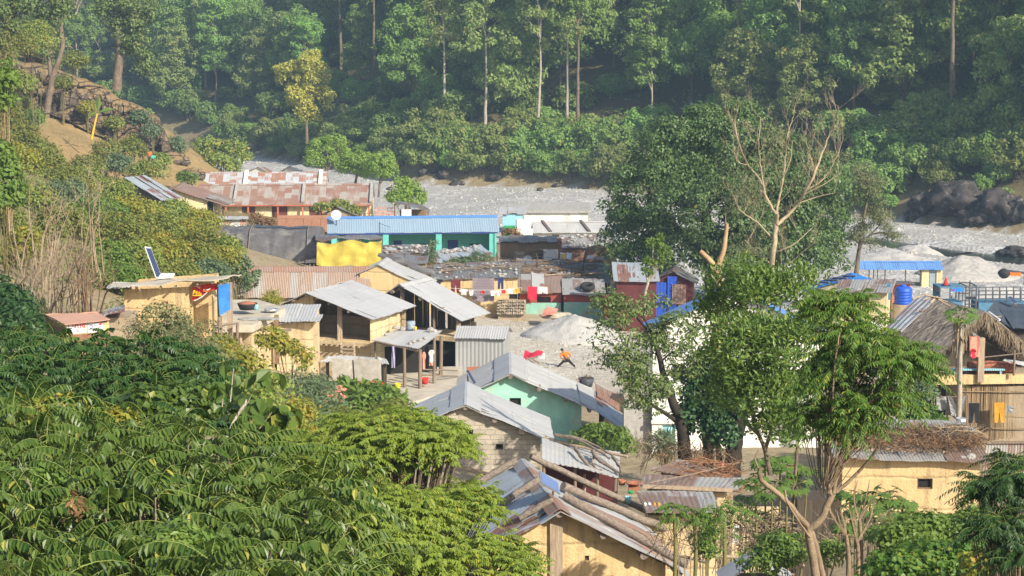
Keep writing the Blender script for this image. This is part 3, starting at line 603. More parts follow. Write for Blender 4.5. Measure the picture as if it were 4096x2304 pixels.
PRO = [
 far_tree('forest_tree', [(0,0,14,4.6,4.6,7.5),(2,1,8,4,4,4.5),(-2.4,0,10,3.8,3.8,5)], 5, .3, L['forest'], 125, 85, 1.25, .52, MT['bark'], .6, seed=1),
 far_tree('forest_tree', [(0,0,20,3.2,3.2,7.5),(-1.6,.5,15,2.8,2.8,4)], 10, .27, L['forest2'], 55, 85, 1.1, .48, MT['barkpale'], .7, seed=2),
 far_tree('forest_tree', [(0,0,12,5.3,5.3,6.5),(3,0,7,4,4,4.5),(-3.2,1,6.5,3.7,3.7,4.5)], 3, .32, L['forest3'], 130, 85, 1.4, .55, MT['bark'], .5, seed=3),
 far_tree('forest_tree', [(0,0,22,4,4,6.5),(2,-1,18,3,3,4)], 14, .34, L['forest3'], 62, 85, 1.25, .52, MT['bark'], .8, seed=4),
 far_tree('forest_tree', [(0,0,9,4.5,4.5,6.5),(1.5,0,4.5,4.3,4.3,4)], 2.5, .24, L['forest2'], 100, 85, 1.2, .5, MT['bark'], .5, seed=6),
 far_tree('forest_tree', [(0,0,14,3.3,3.3,9),(1,.4,7.5,3.2,3.2,5.5)], 4, .22, L['forest3'], 92, 80, 1.0, .46, MT['barkpale'], .6, seed=7)]
used = [0]*6; FT_LAB = 'tall slim forest tree in the dense wood across the river'; FTG = 'forest trees on the far hillside'
spots = []
def put_tree(k, loc, s, rz=None, label=None, group=FTG):
    rz = R.uniform(0, 6.3) if rz is None else rz; loc = Vector(loc)-Vector((0,0,.3)); label = label or FT_LAB
    if not used[k]: o = PRO[k]; o.location = loc; o.rotation_euler = (0,0,rz); o.scale = (s,s,s); o['label'] = label; used[k] = 1
    else: o = dup(PRO[k], loc, rz, s, label)
    if group: o['group'] = group
    elif 'group' in o: del o['group']
    spots.append((loc.x, loc.y)); return o
HERO = [(1365,310,3,1.0),(1775,535,1,1.05),(1940,545,1,1.0),(2150,565,1,1.05),(2268,520,1,1.05),(2310,530,3,.9),(2600,500,5,1.),(2950,470,3,.95),(3190,440,1,.95),
        (3700,390,0,1.05),(720,420,4,.95),(822,350,1,.9),(1495,300,3,.9),(1240,330,5,.9),(2060,470,4,1.),(1650,420,2,.9),(2760,420,2,1.),(3560,330,3,.9),(3950,380,0,1.1),(4060,300,3,1.1),(560,330,4,.9),(950,300,2,.85),(1050,420,4,.9)]
for u, v, k, s in HERO: put_tree(k, G(u, v, 230), s)
put_tree(3, G(3803, 520, 230), 1.12, 1.0, 'tall forest tree with the thick pale bare trunk at the right', None)
for a_ in range(-6, 7, 3):
    for b_ in range(-2, 22, 3): spots.append((-31.5+a_*.6+b_*.8, 324-b_*.6+a_*.8))
for i in range(5200):
    x, y = R.uniform(-135, 130), R.uniform(150, 430); q = float(_pl(np.array([x]), np.array([y]), BANK)[0])
    if not 11 < q < 72 or abs(x) > y*.33 + 8: continue
    if any((x-a)**2 + (y-b)**2 < (3.9 if q > 20 else 4.8)**2 for a, b in spots): continue
    u = 2048 + FPX*x/y
    if 1000 < u < 1560 and q < 40 and R.random() < .7: continue
    if len(spots) > 280: break
    put_tree(R.choice([0,0,0,2,2,2,4,4,4,4,5,5]), (x, y, gz(x, y)), R.uniform(.75, 1.15))
# undergrowth and bank bushes
def bush_proto(name, leaf, r, h, ncl, per, cr, ln, seed, bark='bark', asp=.62):
    q = np.random.RandomState(seed); root = thing(name, None, 'shrub', (0,0,0)); p, e, cc = crown_pts(q, [(0,0,h*.55,r,r,h*.5),(r*.4,.2,h*.4,r*.7,r*.7,h*.36),(-r*.45,-.1,h*.42,r*.6,r*.6,h*.38)], ncl, cr, per)
    leafy('foliage', q, p, e, ln, asp, leaf, root); mb = MB()
    for c in cc[q.choice(len(cc), 7, replace=False)]: limb(mb, [(R.uniform(-.2,.2)*r, R.uniform(-.2,.2)*r, -.4), Vector(c)*.5+Vector((0,0,.1)), c], .07*h/3, .015, 5, 2)
    mb.build('stem', MT[bark], root); return root
BP = [bush_proto('bank_bush', L['forest'], 2.6, 4.2, 44, 75, .95, .42, 21), bush_proto('bank_bush', L['under'], 2.2, 3.2, 40, 75, .85, .4, 22), bush_proto('bank_bush', L['forest2'], 2.9, 4.6, 46, 75, 1., .44, 23), bush_proto('bank_bush', L['forest3'], 2.0, 3.6, 38, 75, .8, .4, 24)]
bu = [0]*4
def put_bush(k, loc, s, label='leafy green bush on the wooded far bank above the gravel', group='bushes along the far bank'):
    loc = Vector(loc)
    if not bu[k]: o = BP[k]; o.location = loc; o.rotation_euler = (0,0,R.uniform(0,6)); o.scale = (s,s,s*R.uniform(.8,1.1)); o['label'] = label; o['group'] = group; bu[k] = 1; return o
    return dup(BP[k], loc, R.uniform(0,6), (s,s,s*R.uniform(.8,1.1)), label, group)
BPOS = [(1640,600,1.1),(1760,640,1.3),(1850,660,1.0),(1930,640,1.1),(2010,650,1.2),(2090,630,1.1),(2160,660,1.0),(2240,640,1.2),(2310,690,1.2),(2390,640,1.2),(2440,690,1.0),(2330,600,1.1),(2200,590,1.0),(1560,560,1.2),(1480,580,1.),(1400,560,1.1),(1330,600,1.),(1250,570,1.1),(1180,590,1.),(1100,580,1.1),(1010,560,1.),(930,520,1.2),(840,500,1.1),(760,480,1.2),(700,440,1.1),(1900,580,1.),(2080,570,1.1),
        (3360,620,1.2),(3420,560,1.2),(3500,650,1.3),(3570,600,1.2),(3640,570,1.3),(3720,620,1.1),(3800,560,1.3),(3880,610,1.2),(3960,560,1.3),(4040,640,1.2),(3600,700,1.1),(3480,740,1.),(1610,660,1.),(1690,680,.9),(1780,690,1.),(1860,700,.9),(1940,700,1.),(2030,710,.9),(2120,700,1.),(2200,715,.9),(2290,720,1.),(2380,720,1.1),(2450,735,1.),(2070,680,1.1),(1820,660,1.1),(1560,640,1.),(3340,740,1.),(3400,790,1.),(3480,820,.9),(3560,790,1.),(3540,850,.7),(3450,850,.7),(3620,640,1.2),(3820,650,1.),(3990,660,1.1),(3640,720,1.),(3850,700,1.),(4000,730,.9),(3750,760,.7),(3930,780,.6),(1120,620,.8),(1200,640,.7),(1040,600,.9),(960,580,1.),(880,560,1.),(1280,640,.8),(1380,650,.7),(1460,640,.8),(3760,690,.9),(3920,680,.9),(4060,720,1.),(3700,540,1.1),(2560,560,1.2),(2480,620,1.1)]
for u, v, s in BPOS: put_bush(R.randrange(4), G(u, v, 170), s)
n = 0
while n < 170:
    x, y = R.uniform(-110, 110), R.uniform(180, 420); q = float(_pl(np.array([x]), np.array([y]), BANK)[0])
    if 1.0 < q < 45 and abs(x) < y*.3+5: put_bush(R.randrange(4), (x, y, gz(x, y)-.2), R.uniform(.6, 1.4)); n += 1
q = np.random.RandomState(9); N = 5200; x = q.uniform(-140, 140, N); y = q.uniform(150, 440, N); d = _pl(x, y, BANK); k = (d > 4) & (d < 75) & (np.abs(x) < y*.33+6); x, y = x[k], y[k]; z = gzv(x, y)
rr = q.uniform(.5, 1.25, len(x)); i = np.repeat(np.arange(len(x)), 26); e = nrm(q.normal(size=(len(i), 3))+np.array([0,0,.7])); e[:, 2] = np.abs(e[:, 2]); p = np.stack([x, y, z], -1)[i] + e*rr[i][:, None]*q.uniform(.6, 1, (len(i), 1))*np.array([1.2,1.2,1.1])
tag(leafy('undergrowth', q, p, e, .5, .65, L['under'], None, .4), 'low leafy undergrowth covering the wooded far slope', 'undergrowth', None, 'stuff')
# ---------------------------------------------------------------- plants placed one by one
def plant(name, label, cat, blobs, leaf, ln, asp, ncl, cr, per, bark=None, r=.05, base=None, nst=9, group=None, simple=True, droop=.5, squash=.75, shell=(.55,1.), low=-.5, part='foliage', seed=None, depth=1.):
    """blobs: (u, v, Y, half width px, half height px) of rounded leaf masses"""
    q = np.random.RandomState(seed if seed is not None else R.randrange(9999)); B = []
    for u, v, Y, ru, rv in blobs: c = P(u, v, Y); B.append((*c, M(ru, Y), M(ru, Y)*depth, M(rv, Y)))
    c0 = Vector(base) if base is not None else Vector((sum(b[0] for b in B)/len(B), sum(b[1] for b in B)/len(B), 0))
    if base is None: c0.z = gz(c0.x, c0.y)
    root = thing(name, label, cat, c0, group); p, e, cc = crown_pts(q, B, ncl, cr, per, squash, shell, low); leafy(part, q, p, e, ln, asp, L[leaf], root, droop, .6, simple)
    if bark:
        mb = MB(); z0 = c0 + Vector((0,0,-.4)); n = min(nst, len(cc))
        for c in cc[q.choice(len(cc), n, replace=False)]:
            s = z0 + Vector((R.uniform(-1,1), R.uniform(-1,1), 0))*M(blobs[0][3], blobs[0][2])*.18; c = Vector(c); mid = s.lerp(c, .55); mid.x = s.x*.6+c.x*.4; limb(mb, [s, mid, c], r, r*.2, 5, 3)
        mb.build('stem' if part == 'foliage' else 'trunk', MT[bark], root)
    return root
def rock_block(mb, c, s, rz, seed, pw=.45, rough=.1):
    cr, sr = math.cos(rz), math.sin(rz); c = Vector(c); b = len(mb.v); sv = Vector((seed*5.1, seed*2.3, seed*.7))
    for q in ICO4_V:
        w = Vector([math.copysign(abs(t)**pw, t) for t in q]); w *= 1 + rough*(mnoise.noise(q*1.6+sv) + .6*mnoise.noise(q*4+sv) + .3*mnoise.noise(q*9+sv)); w = Vector((w.x*s[0], w.y*s[1], w.z*s[2]))
        mb.v.append(c + Vector((w.x*cr-w.y*sr, w.x*sr+w.y*cr, w.z)))
    for f in ICO4_F: mb.f.append([b+i for i in f]); mb.uv += [(0,0)]*3; mb.sm.append(True)
# rock ledge of the left spur: one lofted face broken into strata and blocks
BL = [(-160,470,232),(0,430,233),(90,425,234),(170,450,235),(260,480,236),(370,540,237),(470,575,238),(560,600,239),(650,628,241),(740,668,244)]
TL = [(-160,235,240),(0,245,240),(100,256,240),(200,268,241),(300,312,242),(400,345,243),(480,400,244),(570,436,244),(640,478,245),(712,660,245)]
def lerpl(l, t): x = t*(len(l)-1); i = min(int(x), len(l)-2); return P(*l[i]).lerp(P(*l[i+1]), x-i)
h01 = lambda a, b: (math.sin(a*127.1+b*311.7)*43758.5453) % 1
mb = MB(); NU, NV = 240, 64; gr = []
for i in range(NU+1):
    s_ = i/NU; a, b = lerpl(BL, s_), lerpl(TL, s_); row = []
    for k in range(NV+1):
        t_ = k/NV; q = a.lerp(b, t_); hh = (q.z-8)*.5+1.1*mnoise.noise(Vector((s_*7, q.z*.1, 3)))+.3*mnoise.noise(Vector((s_*23, q.z*.3, 8))); ly = math.floor(hh); fr = hh-ly
        cx = s_*(6+9*h01(ly, 3))+h01(ly, 7)*5+.5*mnoise.noise(Vector((s_*12, hh*.8, 1))); cell = math.floor(cx); fc = cx-cell
        off = (h01(cell, ly)-.35)*2.0 + .9*mnoise.noise(Vector((s_*30, hh*1.2, 5))) + .4*mnoise.noise(Vector((s_*70, hh*3, 9))) + .2*mnoise.noise(Vector((s_*180, hh*8, 2)))
        gap = max(0, 1-min(fr, 1-fr)/.06)*.55*h01(cell+1, ly) + max(0, 1-min(fc, 1-fc)/.03)*.35*h01(ly, cell)
        out = (off + .45*math.sqrt(max(0, min(1, fr*4, (1-fr)*4))) - gap)*min(1, 4*(1-t_)+.15)
        row.append(q+Vector((.25*out, -out, .15*out)))
    e = row[-1]; row += [e+Vector((-.5, 2.5, .1+.2*mnoise.noise(e))), e+Vector((-1.5, 7, -.2)), e+Vector((-2, 14, -4))]; gr.append(row)
for i in range(NU):
    for k in range(NV+3): mb.face((gr[i][k], gr[i+1][k], gr[i+1][k+1], gr[i][k+1]), [(0,0)]*4, True)
tag(mb.build('cliff', MT['rock']), kind='structure')
mb = MB()
for i, (u, v, ru, rv, Y) in enumerate([(700,640,60,30,242),(770,700,50,28,238),(150,215,70,40,250),(205,640,50,18,200),(520,700,30,12,215),(250,700,60,26,170),(330,800,60,20,160)]):
    one('boulder', MB().blob(P(u, v, Y), (M(ru,Y), M(ru,Y), M(rv,Y)), .25, 1.1, i, True), MT['rock'], ['brown boulder at the foot of the ledge by the river bend','low brown boulder lying lowest on the slope behind the roofs','dark boulder up behind the two stemmed tree','flat rock beside the dirt path on the left slope','small grey rock low on the dirt path','grey rock among shrubs below the dirt path','half buried grey rock in the shrubs above the dry sticks'][i], 'boulder')
for i, (u, v, ru, rv) in enumerate([(3700,800,70,55),(3830,770,120,90),(3990,800,90,80),(3900,850,70,50),(4080,830,60,60),(3660,850,40,30),(3500,470,60,25),(3770,505,70,22),(4060,1000,70,30)]):
    c = G(u, v+rv*.7, 150); one('boulder', MB().blob(c+Vector((0,0,M(rv,c.y)*.2)), (M(ru,c.y)*.95, M(ru,c.y), M(rv,c.y)*.9), .42, 1.7, 20+i, True), MT['boulder'], 'big dark boulder on the far river bank at the right', 'boulder', 'dark boulders on the far bank')
for i, (u, v, ru, rv) in enumerate([(1690,700,22,16),(1740,690,26,26),(1775,720,30,22),(1640,730,18,12),(2160,765,14,10),(1980,720,26,16),(1830,740,34,12),(2230,750,20,10),(1560,760,18,8),(2600,700,30,16)]):
    c = G(u, v, 200); one('boulder', MB().blob(c+Vector((0,0,M(rv,c.y)*.4)), (M(ru,c.y), M(ru,c.y), M(rv,c.y)), .3, 1.2, 40+i, True), MT['boulder'], 'dark rock at the edge of the pale gravel bed', 'boulder', 'rocks along the gravel edge')
# heaps of sand and gravel
def heap(label, u, v, Y, ru, h, m='sandheap', seed=0, ry=None):
    c = P(u, v, Y); c.z = gz(c.x, c.y); r = M(ru, Y); mb = MB(); n, k = 40, 14; ry = ry or r
    rows = []
    for j in range(k+1):
        t = j/k; row = []
        for i in range(n):
            a = 2*math.pi*i/n; w = t*(1+.16*mnoise.noise(Vector((math.cos(a)*1.3, math.sin(a)*1.3, seed)))); x, y = c.x+math.cos(a)*r*w, c.y+math.sin(a)*ry*w
            z = max(h*(1-t)**.95*(1 - .1*(1-t)**4) + .3*mnoise.noise(Vector((x, y, seed))*.7)*(1-t*.5)+.1*mnoise.noise(Vector((x, y, seed))*2.3), -.4) + gz(x, y)*min(1, t*1.2) + c.z*(1-min(1, t*1.2)) - (.25 if j == k else 0); row.append(Vector((x, y, z)))
        rows.append(row)
    for j in range(k):
        for i in range(n): mb.face((rows[j][i], rows[j+1][i], rows[j+1][(i+1)%n], rows[j][(i+1)%n]), None, True)
    return one('sand_heap' if m == 'sandheap' else 'gravel_heap', mb, MT[m], label, 'sand heap' if m == 'sandheap' else 'gravel heap', None, c)
heap('smooth grey sand heap in the yard behind the running person', 2300, 1385, 136, 230, 1.75, 'sandheap', 1)
heap('long pale grey sand heap behind the blue water tank', 3960, 1165, 164, 330, 2.1, 'sandheap', 2, 5)
heap('grey sand heap beside the blue shop roof', 3560, 1055, 198, 230, 1.6, 'sandheap', 3)
heap('tall stony gravel heap near the dark river water', 3860, 1060, 190, 210, 2.2, 'greystone', 4)
heap('small grey sand heap just beyond the gravel heaps', 3690, 985, 212, 110, 1.1, 'sandheap', 5)
# loose stones
q = np.random.RandomState(3)
def stones(name, x, y, s, m, label):
    n = len(x); z = gzv(x, y); O = np.array([(1,0,0),(0,1,0),(-1,0,0),(0,-1,0),(0,0,.8),(0,0,-.8)], float); V = np.stack([x, y, z], -1)[:, None] + O[None]*s[:, None, None]*q.uniform(.6, 1.2, (n, 6, 1)); T = np.array([(0,1,4),(1,2,4),(2,3,4),(3,0,4),(1,0,5),(2,1,5),(3,2,5),(0,3,5)])
    return tag(np_mesh(name, V.reshape(-1, 3), (T[None]+(np.arange(n)*6)[:, None, None]).reshape(-1, 3), m), label, 'gravel', None, 'stuff')
a = q.uniform(0, 6.28, 3800); r_ = np.sqrt(q.uniform(0, 1, 3800)); stones('gravel', 4+a*0+np.cos(a)*r_*13, 131+np.sin(a)*r_*11, q.gamma(2, .022, 3800)+.015, MT['pebble'], 'scattered pale stones around the yard')
x, y = q.uniform(-45, 75, 14000), q.uniform(150, 345, 14000); b = _pl(x, y, BANK); k = (b < 2) & (b > -85) & (gzv(x, y) < 4); stones('gravel', x[k], y[k], q.gamma(2, .045, k.sum())+.04, MT['pebble'], 'pale stones strewn over the river bed')
# ---------------------------------------------------------------- building helpers
def onplane(u, v, p0, n):
    d = ray(u, v); c = Vector((0,0,CAMZ)); return c + d*((Vector(p0)-c).dot(n)/d.dot(n))
def pxholes(a, b, zb, hl):
    """pixel boxes (u0, v0, u1, v1, kind, material) on the wall a-b -> (s0, s1, z0, z1)"""
    a, b = Vector((a[0], a[1], 0)), Vector((b[0], b[1], 0)); d = (b-a).normalized(); n = Vector((d.y, -d.x, 0)); out = []
    for h in hl:
        p, q = onplane(h[0], h[1], a, n), onplane(h[2], h[3], a, n); s = sorted([(p-a).dot(d), (q-a).dot(d)]); L = (b-a).length
        out.append((max(.02, s[0]), min(L-.02, s[1]), max(0, q.z-zb), p.z-zb))
    return out
def add_wall(mb, root, a, b, zb, prof, hl=(), t=.22):
    hs = pxholes(a, b, zb, hl); a3, b3 = Vector((a[0], a[1], 0)), Vector((b[0], b[1], 0)); d = (b3-a3).normalized(); inn = Vector((-d.y, d.x, 0)); L = (b3-a3).length
    use = []
    for h, k in zip(hs, hl):
        if k[4] == 'O': h = (h[0], h[1], h[2], 99)
        use.append(h)
    wall(mb, a, b, zb, prof, [u for u in use if u[3] < 90], t) if not any(u[3] > 90 for u in use) else wall_open(mb, a, b, zb, prof, use, t)
    for h, k in zip(hs, hl):
        kind, m = k[4], (k[5] if len(k) > 5 else 'wood'); f = Fr(a3 + d*h[0] + Vector((0,0,zb+h[2])), math.degrees(math.atan2(d.y, d.x))); w, hh = h[1]-h[0], h[3]-h[2]
        if kind == 'w':
            q = MB(); e = .045
            q.box(f, 0, w, .06, .12, 0, e); q.box(f, 0, w, .06, .12, hh-e, hh); q.box(f, 0, e, .061, .119, e, hh-e); q.box(f, w-e, w, .061, .119, e, hh-e); wd = q.build('window', MT['dark wood'] if m == 'wood' else MT[m], root)
            MB().box(f, e, w-e, .15, .17, e, hh-e).build('painted_shade', MT['dark'], wd)  # near-black panel paints the unlit room behind the window
        elif kind == 'b':
            q = MB(); e = .04; q.box(f, 0, w, .06, .11, 0, e); q.box(f, 0, w, .06, .11, hh-e, hh)
            for i in range(7): q.box(f, (w-.03)*i/6, (w-.03)*i/6+.03, .065, .1, e, hh-e)
            q.build('window', MT['dark wood'], root)
        elif kind == 'd':
            q = MB().box(f, .01, w-.01, .12, .17, 0, hh); MB_ = q.build('door', MT[m], root)
            MB().box(f, .01, w-.01, .1, .12, hh*.45, hh*.52).build('door_rail', MT[m], MB_)
def wall_open(mb, a, b, zb, prof, holes, t):
    a, b = Vector((a[0], a[1], 0)), Vector((b[0], b[1], 0)); d = b-a; L_ = d.length; d /= L_; inn = Vector((-d.y, d.x, 0))
    xs = sorted({round(x, 4) for x in [0, L_]+[p[0] for p in prof]+[h for q in holes for h in q[:2]] if -1e-6 <= x <= L_+1e-6}); tz = lambda x: np.interp(x, [p[0] for p in prof], [p[1] for p in prof]); q = lambda x, z, i=0: a+d*x+Vector((0,0,z))+inn*i
    for x0, x1 in zip(xs[:-1], xs[1:]):
        if x1-x0 < 1e-4: continue
        m = (x0+x1)/2; h = [h for h in holes if h[0] <= m <= h[1]]
        if h: z1 = zb+h[0][2]; mb.face((q(x0,zb), q(x1,zb), q(x1,z1), q(x0,z1))); mb.face((q(x0,z1), q(x1,z1), q(x1,z1,t), q(x0,z1,t)))
        else: mb.face((q(x0,zb), q(x1,zb), q(x1,tz(x1)), q(x0,tz(x0))))
    for h in holes:
        for x, s in ((h[0], 1), (h[1], -1)): pts = [q(x,zb+h[2]), q(x,zb+h[2],t), q(x,tz(x),t), q(x,tz(x))]; mb.face(pts if s > 0 else pts[::-1])
def gable(nm, label, A, th, L, wr, hr, wl, hl, zb, mw, mr, gi=.4, gb=.35, ei=.35, el=None, front=(), right=(), left=(), mrl=None, cap=.35, corr=0, wob=.025, purl=5, fw=True, sw=True, cat='house', mcap=None, rp=.07, amp=.012, bw=True, lw=True, shw=.8, jit=.06):
    A = Vector(A); f = Fr((A.x, A.y, 0), th-90); el = ei if el is None else el; root = thing(nm, label, cat, (A.x, A.y, zb)); xr, xl, yb = wr-ei, -(wl-el), L-gb
    rz = lambda x: A.z-.05-(hr*x/wr if x > 0 else -hl*x/wl); C = lambda x, y: (f.p(x, y, 0).x, f.p(x, y, 0).y)
    mb = MB(); sub = bpy.data.objects.new('wall', None) if 0 else None
    if fw: add_wall(mb, root, C(xl,gi), C(xr,gi), zb, [(0,rz(xl)),(-xl,rz(0)),(xr-xl,rz(xr))], front)
    if sw: add_wall(mb, root, C(xr,gi), C(xr,yb), zb, [(0,rz(xr)),(yb-gi,rz(xr))], right)
    if bw: add_wall(mb, root, C(xr,yb), C(xl,yb), zb, [(0,rz(xr)),(xr,rz(0)),(xr-xl,rz(xl))])
    if lw: add_wall(mb, root, C(xl,yb), C(xl,gi), zb, [(0,rz(xl)),(yb-gi,rz(xl))], left)
    if mb.f: mb.build('wall', MT[mw], root)
    p = lambda x, y, z: f.p(x, y, A.z+z)
    mb = MB().sheets(p(wr,0,-hr), p(wr,L,-hr), p(0,L,0), p(0,0,0), -.025, shw, wob, corr, amp*.8, jit)
    if mrl is None: mb.sheets(p(-wl,0,-hl), p(-wl,L,-hl), p(-.01,L,0), p(-.01,0,0), -.025, shw, wob, corr, amp*.8, jit)
    rf = mb.build('roof', MT[mr], root)
    if mrl is not None: MB().slab(p(-wl,0,-hl), p(-wl,L,-hl), p(-.01,L,0), p(-.01,0,0), -.03, 10, 5, wob, corr, amp).build('roof', MT[mrl], root)
    if cap:
        c = MB(); sr, sl = hr/wr, hl/wl; c.slab(p(cap,-.03,-sr*cap+.035), p(cap,L+.03,-sr*cap+.035), p(.04,L+.03,.04), p(.04,-.03,.04), .015, 8, 2, .01); c.slab(p(-cap,-.03,-sl*cap+.035), p(-cap,L+.03,-sl*cap+.035), p(-.04,L+.03,.04), p(-.04,-.03,.04), .015, 8, 2, .01)
        c.slab(p(.05,-.03,.042), p(.05,L+.03,.042), p(-.05,L+.03,.042), p(-.05,-.03,.042), .015, 8, 1, .01); c.build('ridge_cap', MT[mcap or mr], rf)
    if purl:
        ps = [(0,0)]+[(wr*t, -hr*t) for t in ((.33,.63,.9) if purl > 4 else (.5,.9))]+[(-wl*t, -hl*t) for t in ((.5,.9) if purl > 4 else (.9,))]
        for x, z in ps: y0 = R.uniform(.0,.12); MB().tube([p(x, y0, z-.1), p(x+R.uniform(-.03,.03), gi+.25, z-.1)], rp*R.uniform(.8, 1.2), 8).build('purlin', MT['log'], root)
        for k in (1, -1):
            w, h = (wr, hr) if k > 0 else (wl, hl); MB().bar(p(k*.05, gi-.06, -.06), p(k*(w-.1), gi-.06, -h-.01), .06, .09).build('rafter', MT['dark wood'], root)
    return root, f, p
def hut(nm, label, a, b, dep, zb, mw, mr, rise=.3, ov=.25, ovs=.2, hl=(), cat='shack', corr=0, wob=.03, mside=None, fw=True, rth=.035, sides=True):
    """lean-to roofed hut: a, b = (u, v, Y) of the front eave's ends seen in the photo"""
    a, b = P(*a), P(*b); d = Vector((b.x-a.x, b.y-a.y, 0)); W = d.length; d /= W; f = Fr((a.x, a.y, 0), math.degrees(math.atan2(d.y, d.x))); root = thing(nm, label, cat, (a.x, a.y, zb)); C = lambda x, y: (f.p(x, y, 0).x, f.p(x, y, 0).y)
    za, zb_ = a.z-.05, b.z-.05; x0, x1, y0, y1 = ovs, W-ovs, ov, dep-.1; z = lambda x, y: za+(zb_-za)*x/W+rise*y/dep; m1, m2 = MB(), MB()
    if fw: add_wall(m1, root, C(x0,y0), C(x1,y0), zb, [(0,z(x0,y0)),(x1-x0,z(x1,y0))], hl)
    q = m2 if mside else m1
    if sides:
        add_wall(q, root, C(x1,y0), C(x1,y1), zb, [(0,z(x1,y0)),(y1-y0,z(x1,y1))]); add_wall(q, root, C(x1,y1), C(x0,y1), zb, [(0,z(x1,y1)),(x1-x0,z(x0,y1))]); add_wall(q, root, C(x0,y1), C(x0,y0), zb, [(0,z(x0,y1)),(y1-y0,z(x0,y0))])
    if m1.f: m1.build('wall', MT[mw], root)
    if m2.f: m2.build('side_wall', MT[mside], root)
    (MB().sheets if rth < .1 else MB().slab)(f.p(0,0,a.z), f.p(W,0,b.z), f.p(W,dep,b.z+rise), f.p(0,dep,a.z+rise), rth, *((.8, wob*1.6, corr, .012, .09) if rth < .1 else (14, 5, wob, corr))).build('roof', MT[mr], root)
    return root, f, lambda x, y: a.z+(b.z-a.z)*x/W+rise*y/dep+rth
def slabT(q, th=.03, nu=10, nv=5, wob=.02, corr=0, amp=.012, sag=0): return MB().slab(*[P(*x) for x in q], th, nu, nv, wob, corr, amp, sag)
def post(root, u, v, Y, z0, w=.1, m='wood', top=None, name='post', lean=0):
    a = P(u, v, Y); return MB().bar((a.x+lean, a.y, z0), a, w).build(name, MT[m], root)
def pole(root, u, v, Y, z0, r=.05, m='wood', lean=0, name='post'):
    a = P(u, v, Y); mid = a.lerp(Vector((a.x+lean, a.y, z0)), .5)+Vector((R.uniform(-.04,.04),0,0)); return MB().tube([(a.x+lean, a.y, z0), mid, a], [r*1.1, r, r*.9], 7).build(name, MT[m], root)
def g0(p): return gz(p[0], p[1])-.35
ROOFS = {}
# ---------------------------------------------------------------- near houses
h1, f1, p1 = gable('log_roof_house', 'ochre mud house whose blue grey tin roof is weighed down by logs', (1.22,51,14.1), 99.2, 5.8, 3.51, 1.91, 2.2, 1.18, 10.1, 'ochre', 'frontroof', mrl='sheetblue', gi=.55, ei=.6, corr=.13, amp=.016, wob=.04, cap=.3, rp=.11, front=[(2339,2223,2357,2243,'w')])
q = f1.p(.02, .5, 0); MB().bar((q.x, q.y, 10.2), (q.x-.02, q.y, 13.9), .33, .16).build('post', MT['pale wood'], h1)
h2, f2, p2 = gable('block_house', 'pale block walled house with a smooth light grey gable roof', (-1.85,80,11.04), 90.9, 4.9, 3.54, 1.52, 3.05, 1.28, 7.0, 'stone', 'sheet', gi=.4, ei=.55, el=.5, cap=.62, rp=.11, wob=.03, front=[(1983,1776,2012,1798,'w'),(1862,1720,1893,1742,'w')])
h3, f3, p3 = gable('mint_house', 'mint green house with a bare plaster edge and pale corrugated roof', (-.08,94,9.72), 90.3, 5.86, 4.1, 1.79, 3.83, 1.78, 5.4, 'mint', 'sheetc', gi=.5, ei=.76, el=.6, cap=.75, rp=.1, corr=.16, amp=.014, front=[(2038,1592,2084,1622,'w')])
MB().slab(f3.p(4.0,.2,7.98), f3.p(4.0,5.2,7.98), f3.p(3.3,5.2,8.34), f3.p(3.3,.2,8.34), .03).build('eave_sheet', MT['sheetc'], h3)
e0, e1 = f3.p(4.0,.5,0), f3.p(6.7,1.2,0)
ext = thing('lean_to', 'blue grey lean-to roof stepping down from the mint house with stones on it', 'lean-to', (e1.x, e1.y, 5))
MB().slab(P(2622,1815,93), P(2604,1752,97), P(2378,1566,99.2), P(2384,1646,94.4), .035, 10, 6, .03, .14).build('roof', MT['sheetblue'], ext)
MB().box(Fr((5.2,94.6,0)), -.9, 1.0, 0, 2.6, 4.6, 6.2).build('wall', MT['ochre2'], ext)
for u, v, Y in ((2610,1818,93.6),(2500,1735,94),(2430,1690,94.2)): pole(ext, u, v, Y, 5, .06)
# white lean-to with branches on it
lt = thing('porch', 'dark open porch under a white tin sheet strewn with dead branches', 'porch', (2.6,68,8.6))
MB().slab(P(2166,1844,66.5), P(2474,1912,66.5), P(2480,1813,69.6), P(2166,1758,69.6), .03, 12, 5, .03, .15, .007).build('roof', MT['sheetc'], lt)
for u in (2175, 2300, 2390, 2462): pole(lt, u, 1845+(u-2166)*.22, 66.8, 8.4, .06, 'wood')
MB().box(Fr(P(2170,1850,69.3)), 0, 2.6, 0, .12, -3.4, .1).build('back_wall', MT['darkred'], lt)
pole(lt, 2338, 1898, 69, 8.6, .05, 'pale wood')
